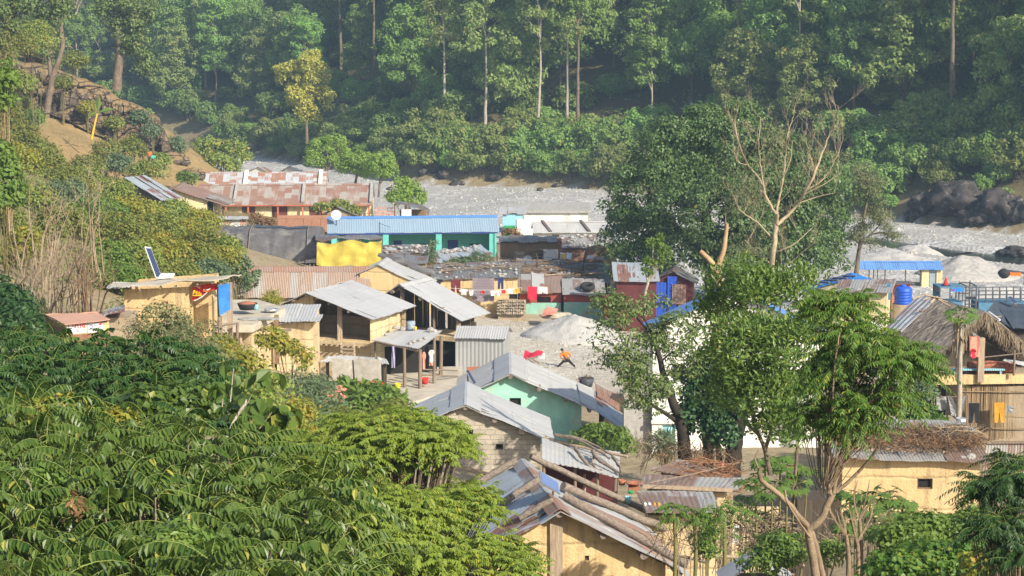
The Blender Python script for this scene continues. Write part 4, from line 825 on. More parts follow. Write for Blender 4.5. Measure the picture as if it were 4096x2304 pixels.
# low ochre house with patched roofs
lo = thing('patched_house', 'low ochre house with three stepped tin roofs covered in brushwood', 'house', (5, 60, 9.6))
MB().slab(P(2600,1880,65), P(2985,1953,64.6), P(2900,1893,66.4), P(2720,1838,67), .03, 12, 5, .03, .15, .008).build('roof', MT['sheetold'], lo)
MB().slab(P(2560,1945,61.5), P(2950,1962,61.5), P(2990,1915,62.6), P(2572,1900,62.7), .03, 12, 5, .03, .15, .008).build('roof', MT['sheetold'], lo)
MB().slab(P(2585,2054,56.5), P(2880,2050,56.5), P(2850,1968,58.5), P(2545,1966,58.5), .03, 12, 5, .03, .14, .008).build('roof', MT['sheetold'], lo)
m = MB(); m_x = MB(); a, b = P(2592,2056,57), P(2872,2056,57); add_wall(m, lo, (a.x,57), (b.x,57), 9.4, [(0,a.z-.04),(b.x-a.x,b.z-.04)]); zl = P(2545,1966,58.5).z-.06; add_wall(m, lo, (b.x,57), (b.x,58.4), 9.4, [(0,a.z-.04),(1.4,zl)]); add_wall(m, lo, (b.x,58.4), (a.x,58.4), 9.4, [(0,zl),(9,zl)]); add_wall(m, lo, (a.x,58.4), (a.x,57), 9.4, [(0,zl),(1.4,a.z-.04)])
m_x.box(Fr((P(2570,1950,61.9).x,61.9,0)), .2, 2.6, 0, .9, 9, P(2570,1946,61.9).z-.12); m_x.build('wall', MT['ochre2'], lo); m_x = MB().box(Fr((P(2640,1890,65.5).x,65.5,0)), .2, 2.4, 0, 1., 9, P(2640,1880,65.5).z-.35); m_x.build('wall', MT['earth'], lo); m.build('wall', MT['ochre2'], lo)
MB().bar(P(2570,1945,61.4), P(2930,1960,61.4), .12, .1).build('eave_beam', MT['pale wood'], lo); MB().bar(P(2500,1984,59.5), P(2700,1975,59.5), .07).build('shelf_pole', MT['pale wood'], lo); MB().bar(P(2850,2085,56.4), P(3060,2092,56.4), .1).build('rail', MT['log'], lo)
# yellow mud house at the right
a, b = P(3337,1832,68), P(3972,1852,68)
yh, fy, zy = hut('brush_roof_house', 'long pale ochre house with dry brush heaped on its flat tin roof', (3337,1834,68), (3972,1856,68), 4.6, 8.6, 'ochre', 'sheetold', .5, .4, .35, [(3669,1914,3730,1957,'w','plank')], 'house', .11, .02)
MB().tube([P(3383,1792,69), P(3520,1806,69), P(3640,1806,69), P(3760,1820,69), P(3985,1838,69)], [.13,.14,.13,.15,.12], 8, .1).build('pole', MT['pale wood'], yh)
tw = thing('tin_fence', 'grey corrugated tin fence at the right edge behind the brush roofed house', 'fence', (P(4000,1850,73).x, 73, 8))
MB().slab(P(3905,2020,72), P(4200,2020,72), P(4200,1765,72.3), P(3945,1765,72.3), .03, 10, 2, .02, .12, .02).build('sheet', MT['sheetold'], tw); MB().bar(P(3945,1770,72.2), P(4200,1768,72.2), .08).build('rail', MT['wood'], tw)
# thatched house with balcony
th_, ft, pt = gable('thatched_house', 'thatched house with an open balcony above a bamboo slat wall', (20.99,90,13.31), 110.8, 4.3, 2.6, 1.9, 2.2, 1.73, 6.6, 'dark wood', 'thatch', gi=.9, ei=.6, cap=0, wob=.045, purl=0, fw=False, sw=False, lw=False, shw=9, jit=0)
rt = [o for o in th_.children if o.name.startswith('roof')][0]
for x in (0, 1.0): MB().tube([pt(.9,.1+3.2*x,-.3), pt(-.9,.8+3.2*x,-.5)], .05, 6).build('ridge_pole', MT['wood'], rt)
MB().slab(pt(-2.5,3.9,-1.9), pt(-2.5,5.3,-1.9), pt(0,5.3,.06), pt(0,3.9,.06), .03, 6, 4, .03, .14).build('tin_strip', MT['rustpale'], th_)
fl = P(3717,1502,88.6); zf = fl.z; fb = Fr((fl.x,88.6,0), 4)
MB().box(fb, 0, 6.2, 0, .22, zf-.42, zf).build('floor_beam', MT['ochre'], th_); MB().box(fb, .02, 6.2, .22, 3.2, zf-.3, zf-.05).build('floor', MT['earth'], th_)
MB().box(fb, .5, 6.2, 2.4, 2.55, zf-.04, zf+1.25).build('back_wall', MT['dark wood'], th_)  # wall coloured dark to stand in for shade inside the balcony
m = MB(); bw = P(3845,1545,88.9); x0 = bw.x
for i in range(95): x = x0+i*.036*1.1; m.bar((x, 88.95+R.uniform(-.02,.02)+i*.002, bw.z-2.4+R.uniform(-.05,.05)), (x+R.uniform(-.03,.03), 88.95+i*.002, bw.z+R.uniform(-.02,.05)), .034, .02)
for z in (-.25, -1.9): m.tube([(x0, 88.9, bw.z+z), (x0+4, 88.9, bw.z+z+.03)], .025, 6)
m.build('bamboo_wall', MT['bamboo'], th_)
MB().box(Fr((x0-.1,89.05,0)), 0, 4.2, 0, 2.5, 6.4, bw.z-.02).build('wall', MT['earth'], th_)
post(th_, 3926, 1351, 88.7, zf-.3, .27, 'pale wood'); pole(th_, 4058, 1400, 88.6, zf, .05, 'wood'); pole(th_, 3830, 1390, 88.7, zf-.2, .06, 'wood')
MB().tube([P(3930,1430,88.6), P(4100,1412,88.6)], .03, 6).build('rail', MT['wood'], th_)
qs = np.random.RandomState(4); n = 2600; t = qs.uniform(0, 1, n); k = qs.randint(0, 3, n); pa, pb, pc, pd = [np.array(x) for x in (pt(0,-.02,-.02), pt(2.6,-.02,-1.9), pt(-2.2,0,-1.73), pt(-2.2,4.2,-1.73))]
bs = np.where((k == 0)[:, None], pa+(pb-pa)*t[:, None], np.where((k == 1)[:, None], pa+(pc-pa)*t[:, None], pc+(pd-pc)*t[:, None])); ax = nrm(np.array([-.15,-.25,-1.])+qs.normal(size=(n,3))*.22); ln = qs.uniform(.3, .8, n)*np.where(k == 0, 1.25, .75)
V, Q = leaf_arrays(bs, ax, nrm(qs.normal(size=(n,3))+np.array([0,-1,.3])), ln, ln*.05+.012, simple=True); np_mesh('fringe', V-np.array(parent_loc(th_)), Q, MT['straw'], th_)
n = 2600; x, y = qs.uniform(-2.2, 2.6, n), qs.uniform(0, 4.2, n); bs = np.array([pt(a, b, (-1.9*a/2.6 if a > 0 else 1.73*a/2.2)+.03) for a, b in zip(x, y)]); dn = np.array(pt(1,0,-.73)-pt(0,0,0)); dl = np.array(pt(-1,0,-.79)-pt(0,0,0)); ax = nrm(np.where((x > 0)[:, None], dn, dl)+qs.normal(size=(n,3))*.13); V, Q = leaf_arrays(bs, ax, nrm(qs.normal(size=(n,3))*.4+np.array([0,0,1])), qs.uniform(.3,.8,n), np.full(n,.03), simple=True); np_mesh('straw', V-np.array(parent_loc(th_)), Q, MT['thatch'], th_)
sm = thing('low_wall', 'small pale block wall under the tin strip of the thatched house', 'wall', P(3488,1307,94)); MB().box(Fr(P(3486,1308,94.5)), 0, .6, 0, 1.5, -2.4, 0).build('wall', MT['white'], sm)
tb = thing('tarp_roof_shed', 'dark shed under a sagging slate blue plastic roof at the right edge', 'shed', P(4040,1330,97))
MB().slab(P(4052,1322,95), P(4200,1300,95), P(4150,1222,99), P(3975,1206,99), .03, 12, 6, .1).build('roof', MT['tarpblack'], tb); MB().slab(P(3947,1246,96.5), P(4056,1320,95), P(4000,1215,98.8), P(3978,1207,99), .03, 6, 5, .06).build('roof_flap', MT['tarpblack'], tb)
MB().box(Fr(P(4062,1330,95.5)), 0, 3, 0, 3, -3.5, 0).build('wall', MT['dark wood'], tb)
# white two storey house behind the dark trees
wh, fw_, pw = gable('white_house', 'tall lime white house with a blue roof behind the dark ivy trees', tuple(P(2935,1165,88)), 91, 2.2, 4.3, 1.95, 3.75, 1.72, 7.2, 'limewash', 'bluerf2', gi=.35, ei=.3, cap=.3, purl=0, front=[(2650,1700,2700,1790,'d','aqua'),(2690,1455,2740,1530,'w','bluegrey')])
MB().box(fw_, -3.5, 4.1, .24, .345, 8.6, 8.75).build('ledge', MT['white'], wh)
gw = thing('yard_wall', 'grey rendered yard wall beside the white house', 'wall', P(2496,1610,89)); MB().box(Fr(P(2496,1612,88.6), 6), 0, 1.2, 0, .3, -3, 0).build('wall', MT['greystone'], gw)
rb = thing('broken_shed', 'dark collapsed shed with a rusty sheet beside the mint house roof', 'shed', P(2400,1560,100)); MB().slab(P(2388,1585,98), P(2480,1640,98), P(2470,1580,100.5), P(2380,1540,100.5), .04, 6, 4, .05, .14).build('roof', MT['brownroof'], rb); MB().box(Fr(P(2400,1580,99)), 0, 1.2, 0, 1.2, -2.5, -.15).build('wall', MT['dark wood'], rb)
# ---------------------------------------------------------------- left mud houses
a = P(495,1157,85); fa = Fr((a.x,85,0), -2); zt = a.z; mh = thing('solar_roof_house', 'tall ochre mud house with a tilted solar panel on its ragged flat roof', 'house', (a.x, 85, 12))
m = MB(); W = M(266,85); add_wall(m, mh, tuple(fa.p(0,0,0))[:2], tuple(fa.p(W,0,0))[:2], 11.6, [(0,zt-.02),(W,zt+.12)]); add_wall(m, mh, tuple(fa.p(W,0,0))[:2], tuple(fa.p(W,1.0,0))[:2], 11.6, [(0,zt+.12),(1,zt+.2)]); add_wall(m, mh, tuple(fa.p(W,1.0,0))[:2], tuple(fa.p(W+.72,1.0,0))[:2], 11.6, [(0,zt+.2),(.8,zt+.25)]); add_wall(m, mh, tuple(fa.p(W+.72,1,0))[:2], tuple(fa.p(W+.72,3,0))[:2], 11.6, [(0,zt+.2),(2,zt+.3)]); add_wall(m, mh, tuple(fa.p(W+.7,3,0))[:2], tuple(fa.p(0,3,0))[:2], 11.6, [(0,zt+.3),(W+.8,zt)]); add_wall(m, mh, tuple(fa.p(0,3,0))[:2], tuple(fa.p(0,0,0))[:2], 11.6, [(0,zt),(3,zt)])
m.box(fa, -.06, W+.05, -.06, .0, zt-1.16, zt-1.06); m.build('wall', MT['ochre'], mh)
MB().slab(P(424,1156,84.2), P(896,1118,84.2), P(966,1102,86.2), P(455,1134,86.2), .04, 16, 6, .07).build('roof', MT['terrace'], mh); MB().slab(P(424,1152,84.0), P(560,1146,84.0), P(560,1132,86), P(440,1138,86), .03, 6, 3, .04, .14).build('roof_sheet', MT['sheetc'], mh)
for u in (560, 640, 700, 790, 850): MB().tube([P(u,1160-(u-560)*.1,84.3), P(u+4,1158-(u-560)*.1,85.2)], .05, 7).build('rafter', MT['log'], mh)
pole(mh, 872, 1128, 84.6, 12.4, .06); post(mh, 917, 1130, 85.5, 12.4, .22, 'pale wood'); pole(mh, 880, 1264, 84.8, 12.2, .08, 'wood'); pole(mh, 950, 1290, 85, 12.2, .07, 'wood'); MB().tube([P(850,1318,84.7), P(900,1300,84.8), P(952,1292,85)], .04, 6).build('rail', MT['wood'], mh)
# poster hut
ph = thing('poster_hut', 'low hut with a red oxide roof and torn posters on its wall', 'hut', P(300,1380,73)); zq = P(300,1400,73).z-1
MB().slab(P(258,1300,72), P(440,1281,73.4), P(392,1254,74.2), P(182,1262,73.4), .03, 10, 5, .025).build('roof', MT['redoxide'], ph); MB().slab(P(150,1268,74.6), P(330,1258,75.4), P(391,1252.5,74.2), P(182,1260.5,73.4), .03, 8, 4, .02).build('roof', MT['redoxide'], ph)
m = MB(); c1, c2, c3 = P(262,1302,72.3), P(436,1284,73.6), P(150,1272,74.4); top = [(0,c1.z-.03),((c2-c1).xy.length,c2.z-.02)]; add_wall(m, ph, c1.xy, c2.xy, zq, top); L3 = (c1-c3).xy.length; add_wall(m, ph, c3.xy, c1.xy, zq, [(0,c3.z-.05),(L3*.35,P(190,1264,73.4).z-.08),(L3,c1.z-.04)]); c4 = c3+(c2-c1); add_wall(m, ph, c2.xy, (c4.x,c4.y), zq, [(0,c2.z-.02),(L3,c3.z-.05)]); m.build('wall', MT['ochre'], ph)
n_ = Vector(((c2-c1).y, -(c2-c1).x, 0)).normalized(); dd = Vector((c2.x-c1.x, c2.y-c1.y, 0)).normalized()
def on(u, v, o=.02): return onplane(u, v, c1+n_*o, n_)
def patch(q, o, name, m, root): pts = [on(u, v, o) for u, v in q]; k = MB(); k.face(pts); k.face([x+n_*-.008 for x in pts][::-1]); return k.build(name, m, root)
patch([(266,1342),(300,1338),(436,1329),(436,1400),(266,1410)], .012, 'red_band', MT['brownrust'], ph)
pa_ = patch([(266,1300),(346,1293),(346,1331),(300,1335),(270,1326)], .02, 'poster', MT['whitecloth'], ph); pb_ = patch([(349,1293),(410,1290),(414,1327),(352,1331)], .022, 'poster', MT['whitecloth'], ph)
def scrawl(q, m, root, w, name='lettering'):      # painted strokes on a poster: polylines in photo pixels
    k = MB()
    for s in q: k.tube([on(u, v, .03) for u, v in s], w, 4)
    k.build(name, MT[m], root)
scrawl([[(284,1297),(342,1294)],[(292,1297),(291,1303),(297,1306),(298,1310)],[(303,1297),(303,1312)],[(308,1297),(314,1302),(310,1307),(316,1312)],[(322,1296),(322,1311)],[(326,1300),(332,1303),(328,1309)],[(339,1294),(339,1311)],[(334,1297),(331,1305),(336,1309)],[(272,1300),(276,1308)]], 'red', pa_, .018)
scrawl([[(295,1320),(304,1317),(312,1321),(322,1318)],[(300,1327),(316,1325)],[(328,1318),(338,1316)]], 'bluegrey', pa_, .014)
scrawl([[(358,1303),(368,1300),(372,1308),(362,1312)],[(378,1299),(390,1304),(396,1298)],[(362,1320),(376,1316),(388,1321),(402,1315)],[(394,1308),(404,1306)]], 'lavender', pb_, .022); scrawl([[(397,1296),(408,1294)],[(399,1298),(406,1297)]], 'red', pb_, .02)
n_2 = Vector(((c1-c3).y, -(c1-c3).x, 0)).normalized()
for i, (q, mm) in enumerate([([(150,1300),(198,1302),(198,1330),(150,1326)],'salmon'),([(202,1306),(226,1309),(226,1330),(204,1332)],'khaki'),([(228,1308),(256,1312),(254,1334),(230,1332)],'whitecloth')]):
    k = MB(); pts = [onplane(u, v, c1+n_2*.02, n_2) for u, v in q]; k.face(pts); k.build('poster', m_plain('faded poster '+'abc'[i], (.42,.3,.25) if i != 1 else (.45,.38,.28), .9, 0, .4, 9), ph)
sp = thing('low_shed', 'low dark ochre shed under a blue grey sheet beside the poster hut', 'shed', P(470,1330,80)); MB().slab(P(392,1266,79), P(500,1246,79), P(500,1222,82), P(430,1240,82), .03, 6, 4, .02, .14).build('roof', MT['sheetblue'], sp); MB().box(Fr(P(412,1270,79.6)), 0, 1.0, 0, 2, -2.4, -.02).build('wall', MT['earth'], sp)
# flat terrace and mud room
tr = thing('terrace_house', 'mud house with a flat earth roof used as a terrace', 'house', P(960,1400,88)); zt = P(1010,1300,86.5).z
m = MB(); top = [P(829,1268,86.5), P(1010,1300,86.5), P(1142,1240,91.5), P(1033,1222,94), P(831,1222,94)]
for x in top: x.z = zt
m.face(top); m.face([x-Vector((0,0,.32)) for x in top][::-1])
for i in range(5): p, q = top[i], top[(i+1)%5]; m.face((p-Vector((0,0,.32)), q-Vector((0,0,.32)), q, p))
m.build('roof', MT['terrace'], tr)
m = MB(); w = [P(905,1300,87.6), P(1006,1312,87.2), P(1118,1260,91.2)]; add_wall(m, tr, w[0].xy, w[1].xy, 9.4, [(0,zt-.3),(9,zt-.3)]); add_wall(m, tr, w[1].xy, w[2].xy, 9.4, [(0,zt-.3),(9,zt-.3)]); m.build('wall', MT['ochre2'], tr)
m = MB(); w0 = P(829,1300,89); add_wall(m, tr, (w0.x,90), (w[0].x,89.6), 9.4, [(0,zt-.3),(9,zt-.3)]); m.box(Fr((w0.x,86.4,0)), 0, 1.6, 0, 2.6, 10, zt-1.02); m.build('back_wall', MT['earth'], tr)
for i in range(15): u = 1020+i*7.6; MB().tube([P(u,1309-i*4.1,86.9+i*.3)+Vector((0,0,0)), P(u-8,1309-i*4.1,87.6+i*.3)], .05, 6).build('joist', MT['pale wood'], tr)
pole(tr, 888, 1268, 86.8, 10.5, .09, 'pale wood'); post(tr, 918, 1290, 86.9, 10.5, .2, 'pale wood'); pole(tr, 960, 1300, 86.9, 10.5, .08, 'pale wood')
mr_, fm, zm = hut('mud_room', 'narrow ochre mud room with two overlapping short tin sheets', (1096,1296,90), (1258,1290,90), 3.2, 8.4, 'ochre2', 'sheetc', .35, .2, .08, (), 'house', .14)
MB().slab(P(1112,1284,89.9), P(1278,1290,89.6), P(1292,1262,91.5), P(1125,1248,92), .03, 8, 4, .05, .14).build('roof_sheet', MT['sheetc'], mr_); post(mr_, 1105, 1260, 89.8, 11, .2, 'plank'); MB().bar(P(1125,1322,89.95), P(1165,1320,89.95), .1).build('lintel', MT['log'], mr_)
# two storey house with the big pale roof
th2, fk, pk_ = gable('veranda_house', 'two storey mud house with a big pale roof over a dark open veranda', (-10.15,100,12.7), 67.1, 4.88, 3.71, 1.11, 1.51, .7, 7.9, 'ochre2', 'sheet', gi=.55, ei=.45, el=.35, cap=.0, wob=.03, rp=.07, front=[(1252,1185,1488,1366,'O')], right=[(1600,1300,1650,1380,'O')])
zf2 = P(1380,1372,99.2).z; MB().box(fk, -.95, 3.25, .25, 4.2, zf2-.16, zf2).build('floor', MT['ochre2'], th2); MB().box(fk, -1.1, 3.2, 2.3, 2.5, zf2+.01, 11.3).build('inner_wall', MT['earth'], th2)
for i in range(14): MB().tube([fk.p(-.8+i*.3, .12, zf2-.2), fk.p(-.8+i*.3, .9, zf2-.2)], .05, 6).build('joist', MT['pale wood'], th2)
q = fk.p(1.55, .62, 0); MB().bar((q.x, q.y, zf2), (q.x, q.y, 12.1), .24, .2).build('post', MT['pale wood'], th2)
ld = MB(); la, lb = P(1366,1430,97.5), P(1366,1372,98.6); lc, le = P(1420,1436,97.3), P(1416,1372,98.5)
ld.bar(la-Vector((0,0,.3)), lb, .09); ld.bar(lc-Vector((0,0,.3)), le, .09)
for t in (.12,.36,.6,.84): ld.bar(la.lerp(lb,t), lc.lerp(le,t), .06)
one('ladder', ld, MT['pale wood'], 'short wooden ladder leaning under the dark veranda', 'ladder')
bn, fbn, pb = gable('open_barn', 'open barn with black plank walls under a pale sloping roof', (-5.99,108,11.97), 64.1, 3.3, 3.75, 1.68, 1.0, .6, 7.3, 'dark wood', 'sheet', gi=.3, ei=.3, cap=.3, wob=.03, fw=False, sw=False, bw=False, lw=True, rp=.09)
m = MB()
for i in range(34):
    x = -.7+i*.125; top_ = 11.8-(1.68*x/3.75 if x > 0 else -.6*x)
    if R.random() < .85: m.bar(fbn.p(x,2.2,7.6+R.uniform(0,.2)), fbn.p(x+R.uniform(-.02,.02),2.2,top_-R.uniform(.1,.4)), .115, .03)
m.build('plank_wall', MT['dark wood'], bn); MB().box(fbn, -.8, 3.5, .1, 2.6, 9.15, 9.4).build('floor', MT['ochre2'], bn); MB().box(fbn, -.7, 3.3, .4, 2.4, 7.2, 9.1).build('wall', MT['dark'], bn)  # near-black box under the floor paints the unlit space there
for x, w, m_ in ((.0,.22,'wood'),(3.35,.24,'pale wood'),(1.9,.12,'wood')): q = fbn.p(x,.35,0); MB().bar((q.x,q.y,7.4), (q.x,q.y,11.85-1.68*x/3.75), w).build('post', MT[m_], bn)
ts, fts, pts_ = gable('tin_shed', 'small shed clad all over in shiny corrugated tin', (-2.81,104,10.42), -6, 2.72, 1.45, .4, 1.5, .5, P(1900,1490,102.4).z-.3, 'tinwall', 'sheetc', gi=.06, gb=.12, ei=.22, cap=0, wob=.01, purl=0, corr=.13, amp=.018)
lp = thing('pole_porch', 'lean-to on rough poles roofed with sheets and weighing stones', 'porch', P(1640,1560,97)); MB().slab(P(1487,1360,98.4), P(1674,1400,96.8), P(1768,1324,99.8), P(1598,1320,101.5), .035, 10, 6, .04, .14).build('roof', MT['sheetc'], lp)
for u, v, Y, r in ((1617,1392,97.2,.085),(1680,1398,96.9,.1),(1737,1352,98.2,.08),(1500,1366,98.5,.06),(1765,1345,100.5,.1)): pole(lp, u, v, Y, 6.6, r, 'wood')
MB().tube([P(1500,1366,98.3), P(1674,1404,96.9)], .06, 7).build('eave_pole', MT['wood'], lp); MB().box(Fr(P(1500,1470,100.5), 18), 0, 3.2, 0, .1, -1.2, 1.0).build('back_wall', MT['dark'], lp)  # near-black back sheet stands in for the shade under the porch
for v0 in (1478, 1500): MB().tube([P(1690,v0,97.6), P(1830,v0+4,99.8)], .04, 6).build('rail', MT['wood'], lp)
tp = thing('earth_platform', 'trodden earth platform edged with pale mud under the pole porch', 'platform', P(1700,1580,96)); m = MB(); tz_ = P(1680,1560,96.5).z; o = [P(1560,1590,93.5), P(1620,1610,93), P(1860,1520,97.5), P(1845,1470,103), P(1500,1490,102)]
for x in o: x.z = tz_
m.face(o)
for i in range(5): p, q = o[i], o[(i+1)%5]; m.face((p-Vector((0,0,2.5)), q-Vector((0,0,2.5)), q, p))
m.build('earth', MT['terrace'], tp)
ms = thing('mat_shed', 'low open shed topped by a bright tin sheet', 'shed', P(1420,1520,93)); MB().slab(P(1276,1447,92.4), P(1556,1456,92.4), P(1545,1436,93.4), P(1340,1424,93.6), .03, 10, 4, .03, .14).build('roof', MT['sheetc'], ms)
for u in (1310, 1540): post(ms, u, 1450, 92.7, 7.5, .14, 'dark wood')
MB().box(Fr(P(1330,1460,94)), 0, 2.4, 0, .1, -2, 0).build('back_wall', MT['dark'], ms)  # shade inside the open shed painted as a near-black sheet
# ---------------------------------------------------------------- middle distance
ga, fga, pga = gable('striped_roof_house', 'long mud house under a steep brown striped tin roof', tuple(P(930,1069,122)), 0, 8.3, 1.55, 1.62, 1.5, 1.5, 8.2, 'earth', 'ruststripe', gi=.2, gb=.2, ei=.3, cap=.28, mcap='brownroof', wob=.02, purl=0)
gb_, fgb, pgb = gable('ochre_gable_house', 'ochre gable house with a grey sagging roof next to the striped roof', (-8.0,121.2,11.33), 84, 3.4, 3.1, 1.3, 1.2, .55, 8.0, 'ochre', 'sheetc', gi=.12, ei=.35, el=.1, cap=.3, wob=.04, purl=0)
MB().slab(pgb(-.6,3.3,.06), pgb(2.9,3.3,-1.1), pgb(2.9,4.0,-.9), pgb(-.6,4.0,.2), .12, 8, 3, .1).build('thatch_edge', MT['plastic'], gb_)
bh, fbh, pbh = gable('blue_roof_school', 'long turquoise building with a light blue roof and pillared veranda', (-16.02,177,8.31), 5.0, 14.77, 2.6, 1.12, 2.4, .95, 4.2, 'teal', 'blueroof', gi=.1, gb=.1, ei=2.15, el=.3, cap=.35, mcap='bluetrim', purl=0, wob=.01, cat='school building', right=[(1574,962,1606,1001,'d','bluepaint'),(1660,974,1702,994,'b'),(1790,960,1832,1001,'d','bluepaint'),(1878,974,1915,992,'b')])
for i, s in enumerate((.35, 4.75, 9.3, 13.9)): MB().box(fbh, 2.1, 2.5, s, s+.5, 4.2, 7.22).build('pillar', MT['teal'], bh)
MB().box(fbh, .4, 2.5, 14.2, 14.4, 4.2, 7.2).build('end_wall', MT['teal'], bh); MB().box(fbh, .3, 2.6, .1, 14.6, 4.0, 4.62).build('plinth', MT['greystone'], bh); MB().box(fbh, 2.35, 2.55, .1, 14.6, 7.06, 7.18).build('eave_beam', MT['bluepaint'], bh)
sh, fsh, psh = gable('orange_post_school', 'long cream school block with orange posts under a rust patched roof', (-33.16,217,7.6), 1.5, 18.47, 3.52, 1.87, 3.2, 1.7, 2.9, 'cream', 'rusty', gi=.15, gb=.15, ei=.8, el=.3, cap=.3, purl=0, wob=.02, cat='school building', right=[(967,818,1021,880,'d','brownpaint'),(1087,818,1150,880,'d','brownpaint'),(1236,818,1290,880,'d','brownpaint'),(1395,818,1440,880,'d','brownpaint')])
for s in (1.4,3.1,5.4,8.5,11.1,13.2,15.6,18.0): MB().box(fsh, 3.2, 3.38, s, s+.16, 2.9, 5.72).build('post', MT['redpost'], sh)
MB().box(fsh, 3.36, 3.5, .1, 18.4, 5.6, 5.74).build('eave_beam', MT['redpost'], sh); MB().box(fsh, 1.7, 3.5, .1, 18.4, 2.6, 3.15).build('plinth', MT['redwall'], sh)
for s in (3.9, 11.0, 18.15): MB().slab(psh(3.3,s,-1.68), psh(3.3,s+.3,-1.68), psh(-.1,s+.3,.1), psh(-.1,s,.1), .2).build('fire_wall', MT['greystone'], sh)
sb, fsb, psb = gable('grey_roof_school', 'second school block behind with a pale grey roof streaked by rust', (-36.91,240,6.93), 2.5, 15.29, 3.13, 1.5, 3.0, 1.4, 2.4, 'cream', 'rustpale', gi=.15, gb=.15, ei=.4, cap=.25, purl=0, cat='school building', wob=.02)
for s in (.15, 5.6, 14.3): MB().slab(psb(3.0,s,-1.36), psb(3.0,s+.45,-1.36), psb(-.1,s+.45,.12), psb(-.1,s,.12), .2).build('fire_wall', MT['white'], sb)
yg, fyg, pyg = gable('cream_gable_house', 'cream painted house with a brown roof and dark porch corner', (-33.04,200,8.61), 91.6, 7.5, 5.18, 1.7, 2.6, .9, 3.6, 'cream', 'brownroof', gi=.45, ei=1.4, el=.4, cap=.3, wob=.03, rp=.05, front=[(828,832,868,872,'O')])
MB().slab(pyg(5.25,1.0,-1.66), pyg(5.25,4.5,-1.66), pyg(3.0,4.5,-.88), pyg(3.0,1.0,-.88), .035, 6, 4, .03).build('roof_sheet', MT['sheetold'], yg)
MB().box(fyg, 2.1, 2.95, .3, .44, 3.6, 6.3).build('shutter_panel', MT['cream'], yg)
for x in (4.0, 4.7): q = fyg.p(x,.4,0); MB().bar((q.x,q.y,3.6), (q.x,q.y,7.0-.2*(x-4)), .14).build('post', MT['dark wood'], yg)
dk, fdk, pdk = gable('plank_barn', 'dark plank barn with a blue grey sheet roof on the left slope', (-36.9,195,10.21), 58, 3.0, 4.68, 1.97, 1.6, .85, 5.6, 'dark wood', 'sheetblue', gi=.3, ei=.4, cap=0, wob=.03, purl=0, cat='barn')
for t in (.3, .6): MB().tube([pdk(.1,3*t+.4,.03), pdk(4.5,3*t+.3,-1.86)], .05, 5).build('roof_pole', MT['dark wood'], dk)
for i, (u, v, Y, lab) in enumerate([(1030,668,258,'small hut with a grey gable roof behind the second school block, left of its pair'),(1160,664,262,'small hut with a grey gable roof behind the second school block, right of its pair')]): gable('small_hut', lab, tuple(P(u,v,Y)), 70 if i == 0 else 60, 2.5, 1.7, .8, 1.6, .7, 2.2, 'white', 'sheetold', gi=.2, ei=.2, cap=0, purl=0, cat='hut')
vh, fvh, pvh = gable('vine_hut', 'little brown hut with creeper growing over its roof', tuple(P(1352,830,189)), 82, 3, 1.9, .78, 1.9, .78, 4, 'earth', 'sheetdark', gi=.2, ei=.2, cap=0, purl=0, cat='hut')
rh, frh, prh = gable('rust_roof_hut', 'hut with a steep rusty brown roof below the school', tuple(P(1112,864,182)), 2, 4.6, 1.3, 1.35, 1.2, 1.2, 4.6, 'dark wood', 'rustroof', gi=.05, gb=.12, ei=.2, cap=.25, purl=0, cat='hut')
tf = thing('tin_wall', 'low corrugated tin wall with a bright capping below the cream house', 'fence', P(890,900,185)); MB().slab(P(784,918,185), P(985,918,185), P(985,876,185.3), P(784,874,185.3), .04, 10, 2, .02, .16, .02).build('sheet', MT['rustpale'], tf); MB().slab(P(840,878,184.8), P(994,878,184.8), P(994,867,186), P(840,866,186), .04, 8, 2, .02).build('cap', MT['sheetc'], tf)
os_ = thing('railing_shed', 'small open shed with a dark roof and a white board beside the school', 'shed', P(1640,860,200)); MB().slab(P(1575,812,198), P(1722,845,198), P(1690,822,202), P(1585,806,202), .05, 6, 4, .05).build('roof', MT['sheetdark'], os_)
for u, v in ((1578,815),(1640,830),(1712,845)): pole(os_, u, v, 198.3, 3.6, .07, 'brownrust')
MB().box(Fr(P(1606,838,197.6)), 0, .95, 0, .05, -.8, 0).build('board', MT['white plastic'], os_); MB().box(Fr(P(1600,850,201)), 0, 2.6, 0, .1, -1.2, .3).build('back_wall', MT['plank'], os_)
rl = MB(); a, b = P(1506,832,199), P(1578,832,199)
for z in (0, -.35, -.62): rl.bar(a+Vector((0,0,z)), b+Vector((0,0,z)), .06)
for t in (0,.2,.4,.6,.8,1): p = a.lerp(b,t); rl.bar(p, p-Vector((0,0,1.3)), .05)
one('railing', rl, MT['salmon'], 'low pinkish railing between the school end and open shed', 'railing')
ds = thing('plastic_barrel_shed', 'long round backed shed covered in dusty black plastic', 'shed', P(1080,1050,150)); m = MB(); aL, aR = P(876,1040,150), P(1275,1045,150); n = 10; rows = []
for i in range(25):
    x = i/24; base = aL.lerp(aR, x); hh = 2.35*(1-.05*mnoise.noise(Vector((x*5,0,0)))); rows.append([Vector((base.x, base.y+3.0*(1-math.cos(math.pi*k/n*.5*1.7)), base.z-.15+hh*math.sin(min(math.pi*k/n*.5*1.7, 2.2))))+Vector((0, .12*mnoise.noise(Vector((i*.7,k*.9,1))), .1*mnoise.noise(Vector((i*.6,k*.8,5))))) for k in range(n+1)])
for i in range(24):
    for k in range(n): m.face((rows[i][k], rows[i+1][k], rows[i+1][k+1], rows[i][k+1]), None, True)
m.face([r for r in rows[-1]]); m.face([r for r in rows[0]][::-1]); m.build('cover', MT['plastic'], ds)
m = MB()
for i in range(8, 21):
    for k in range(5, 8): m.face([x+Vector((0,-.05,.05)) for x in (rows[i][k], rows[i+1][k], rows[i+1][k+1], rows[i][k+1])], None, True)
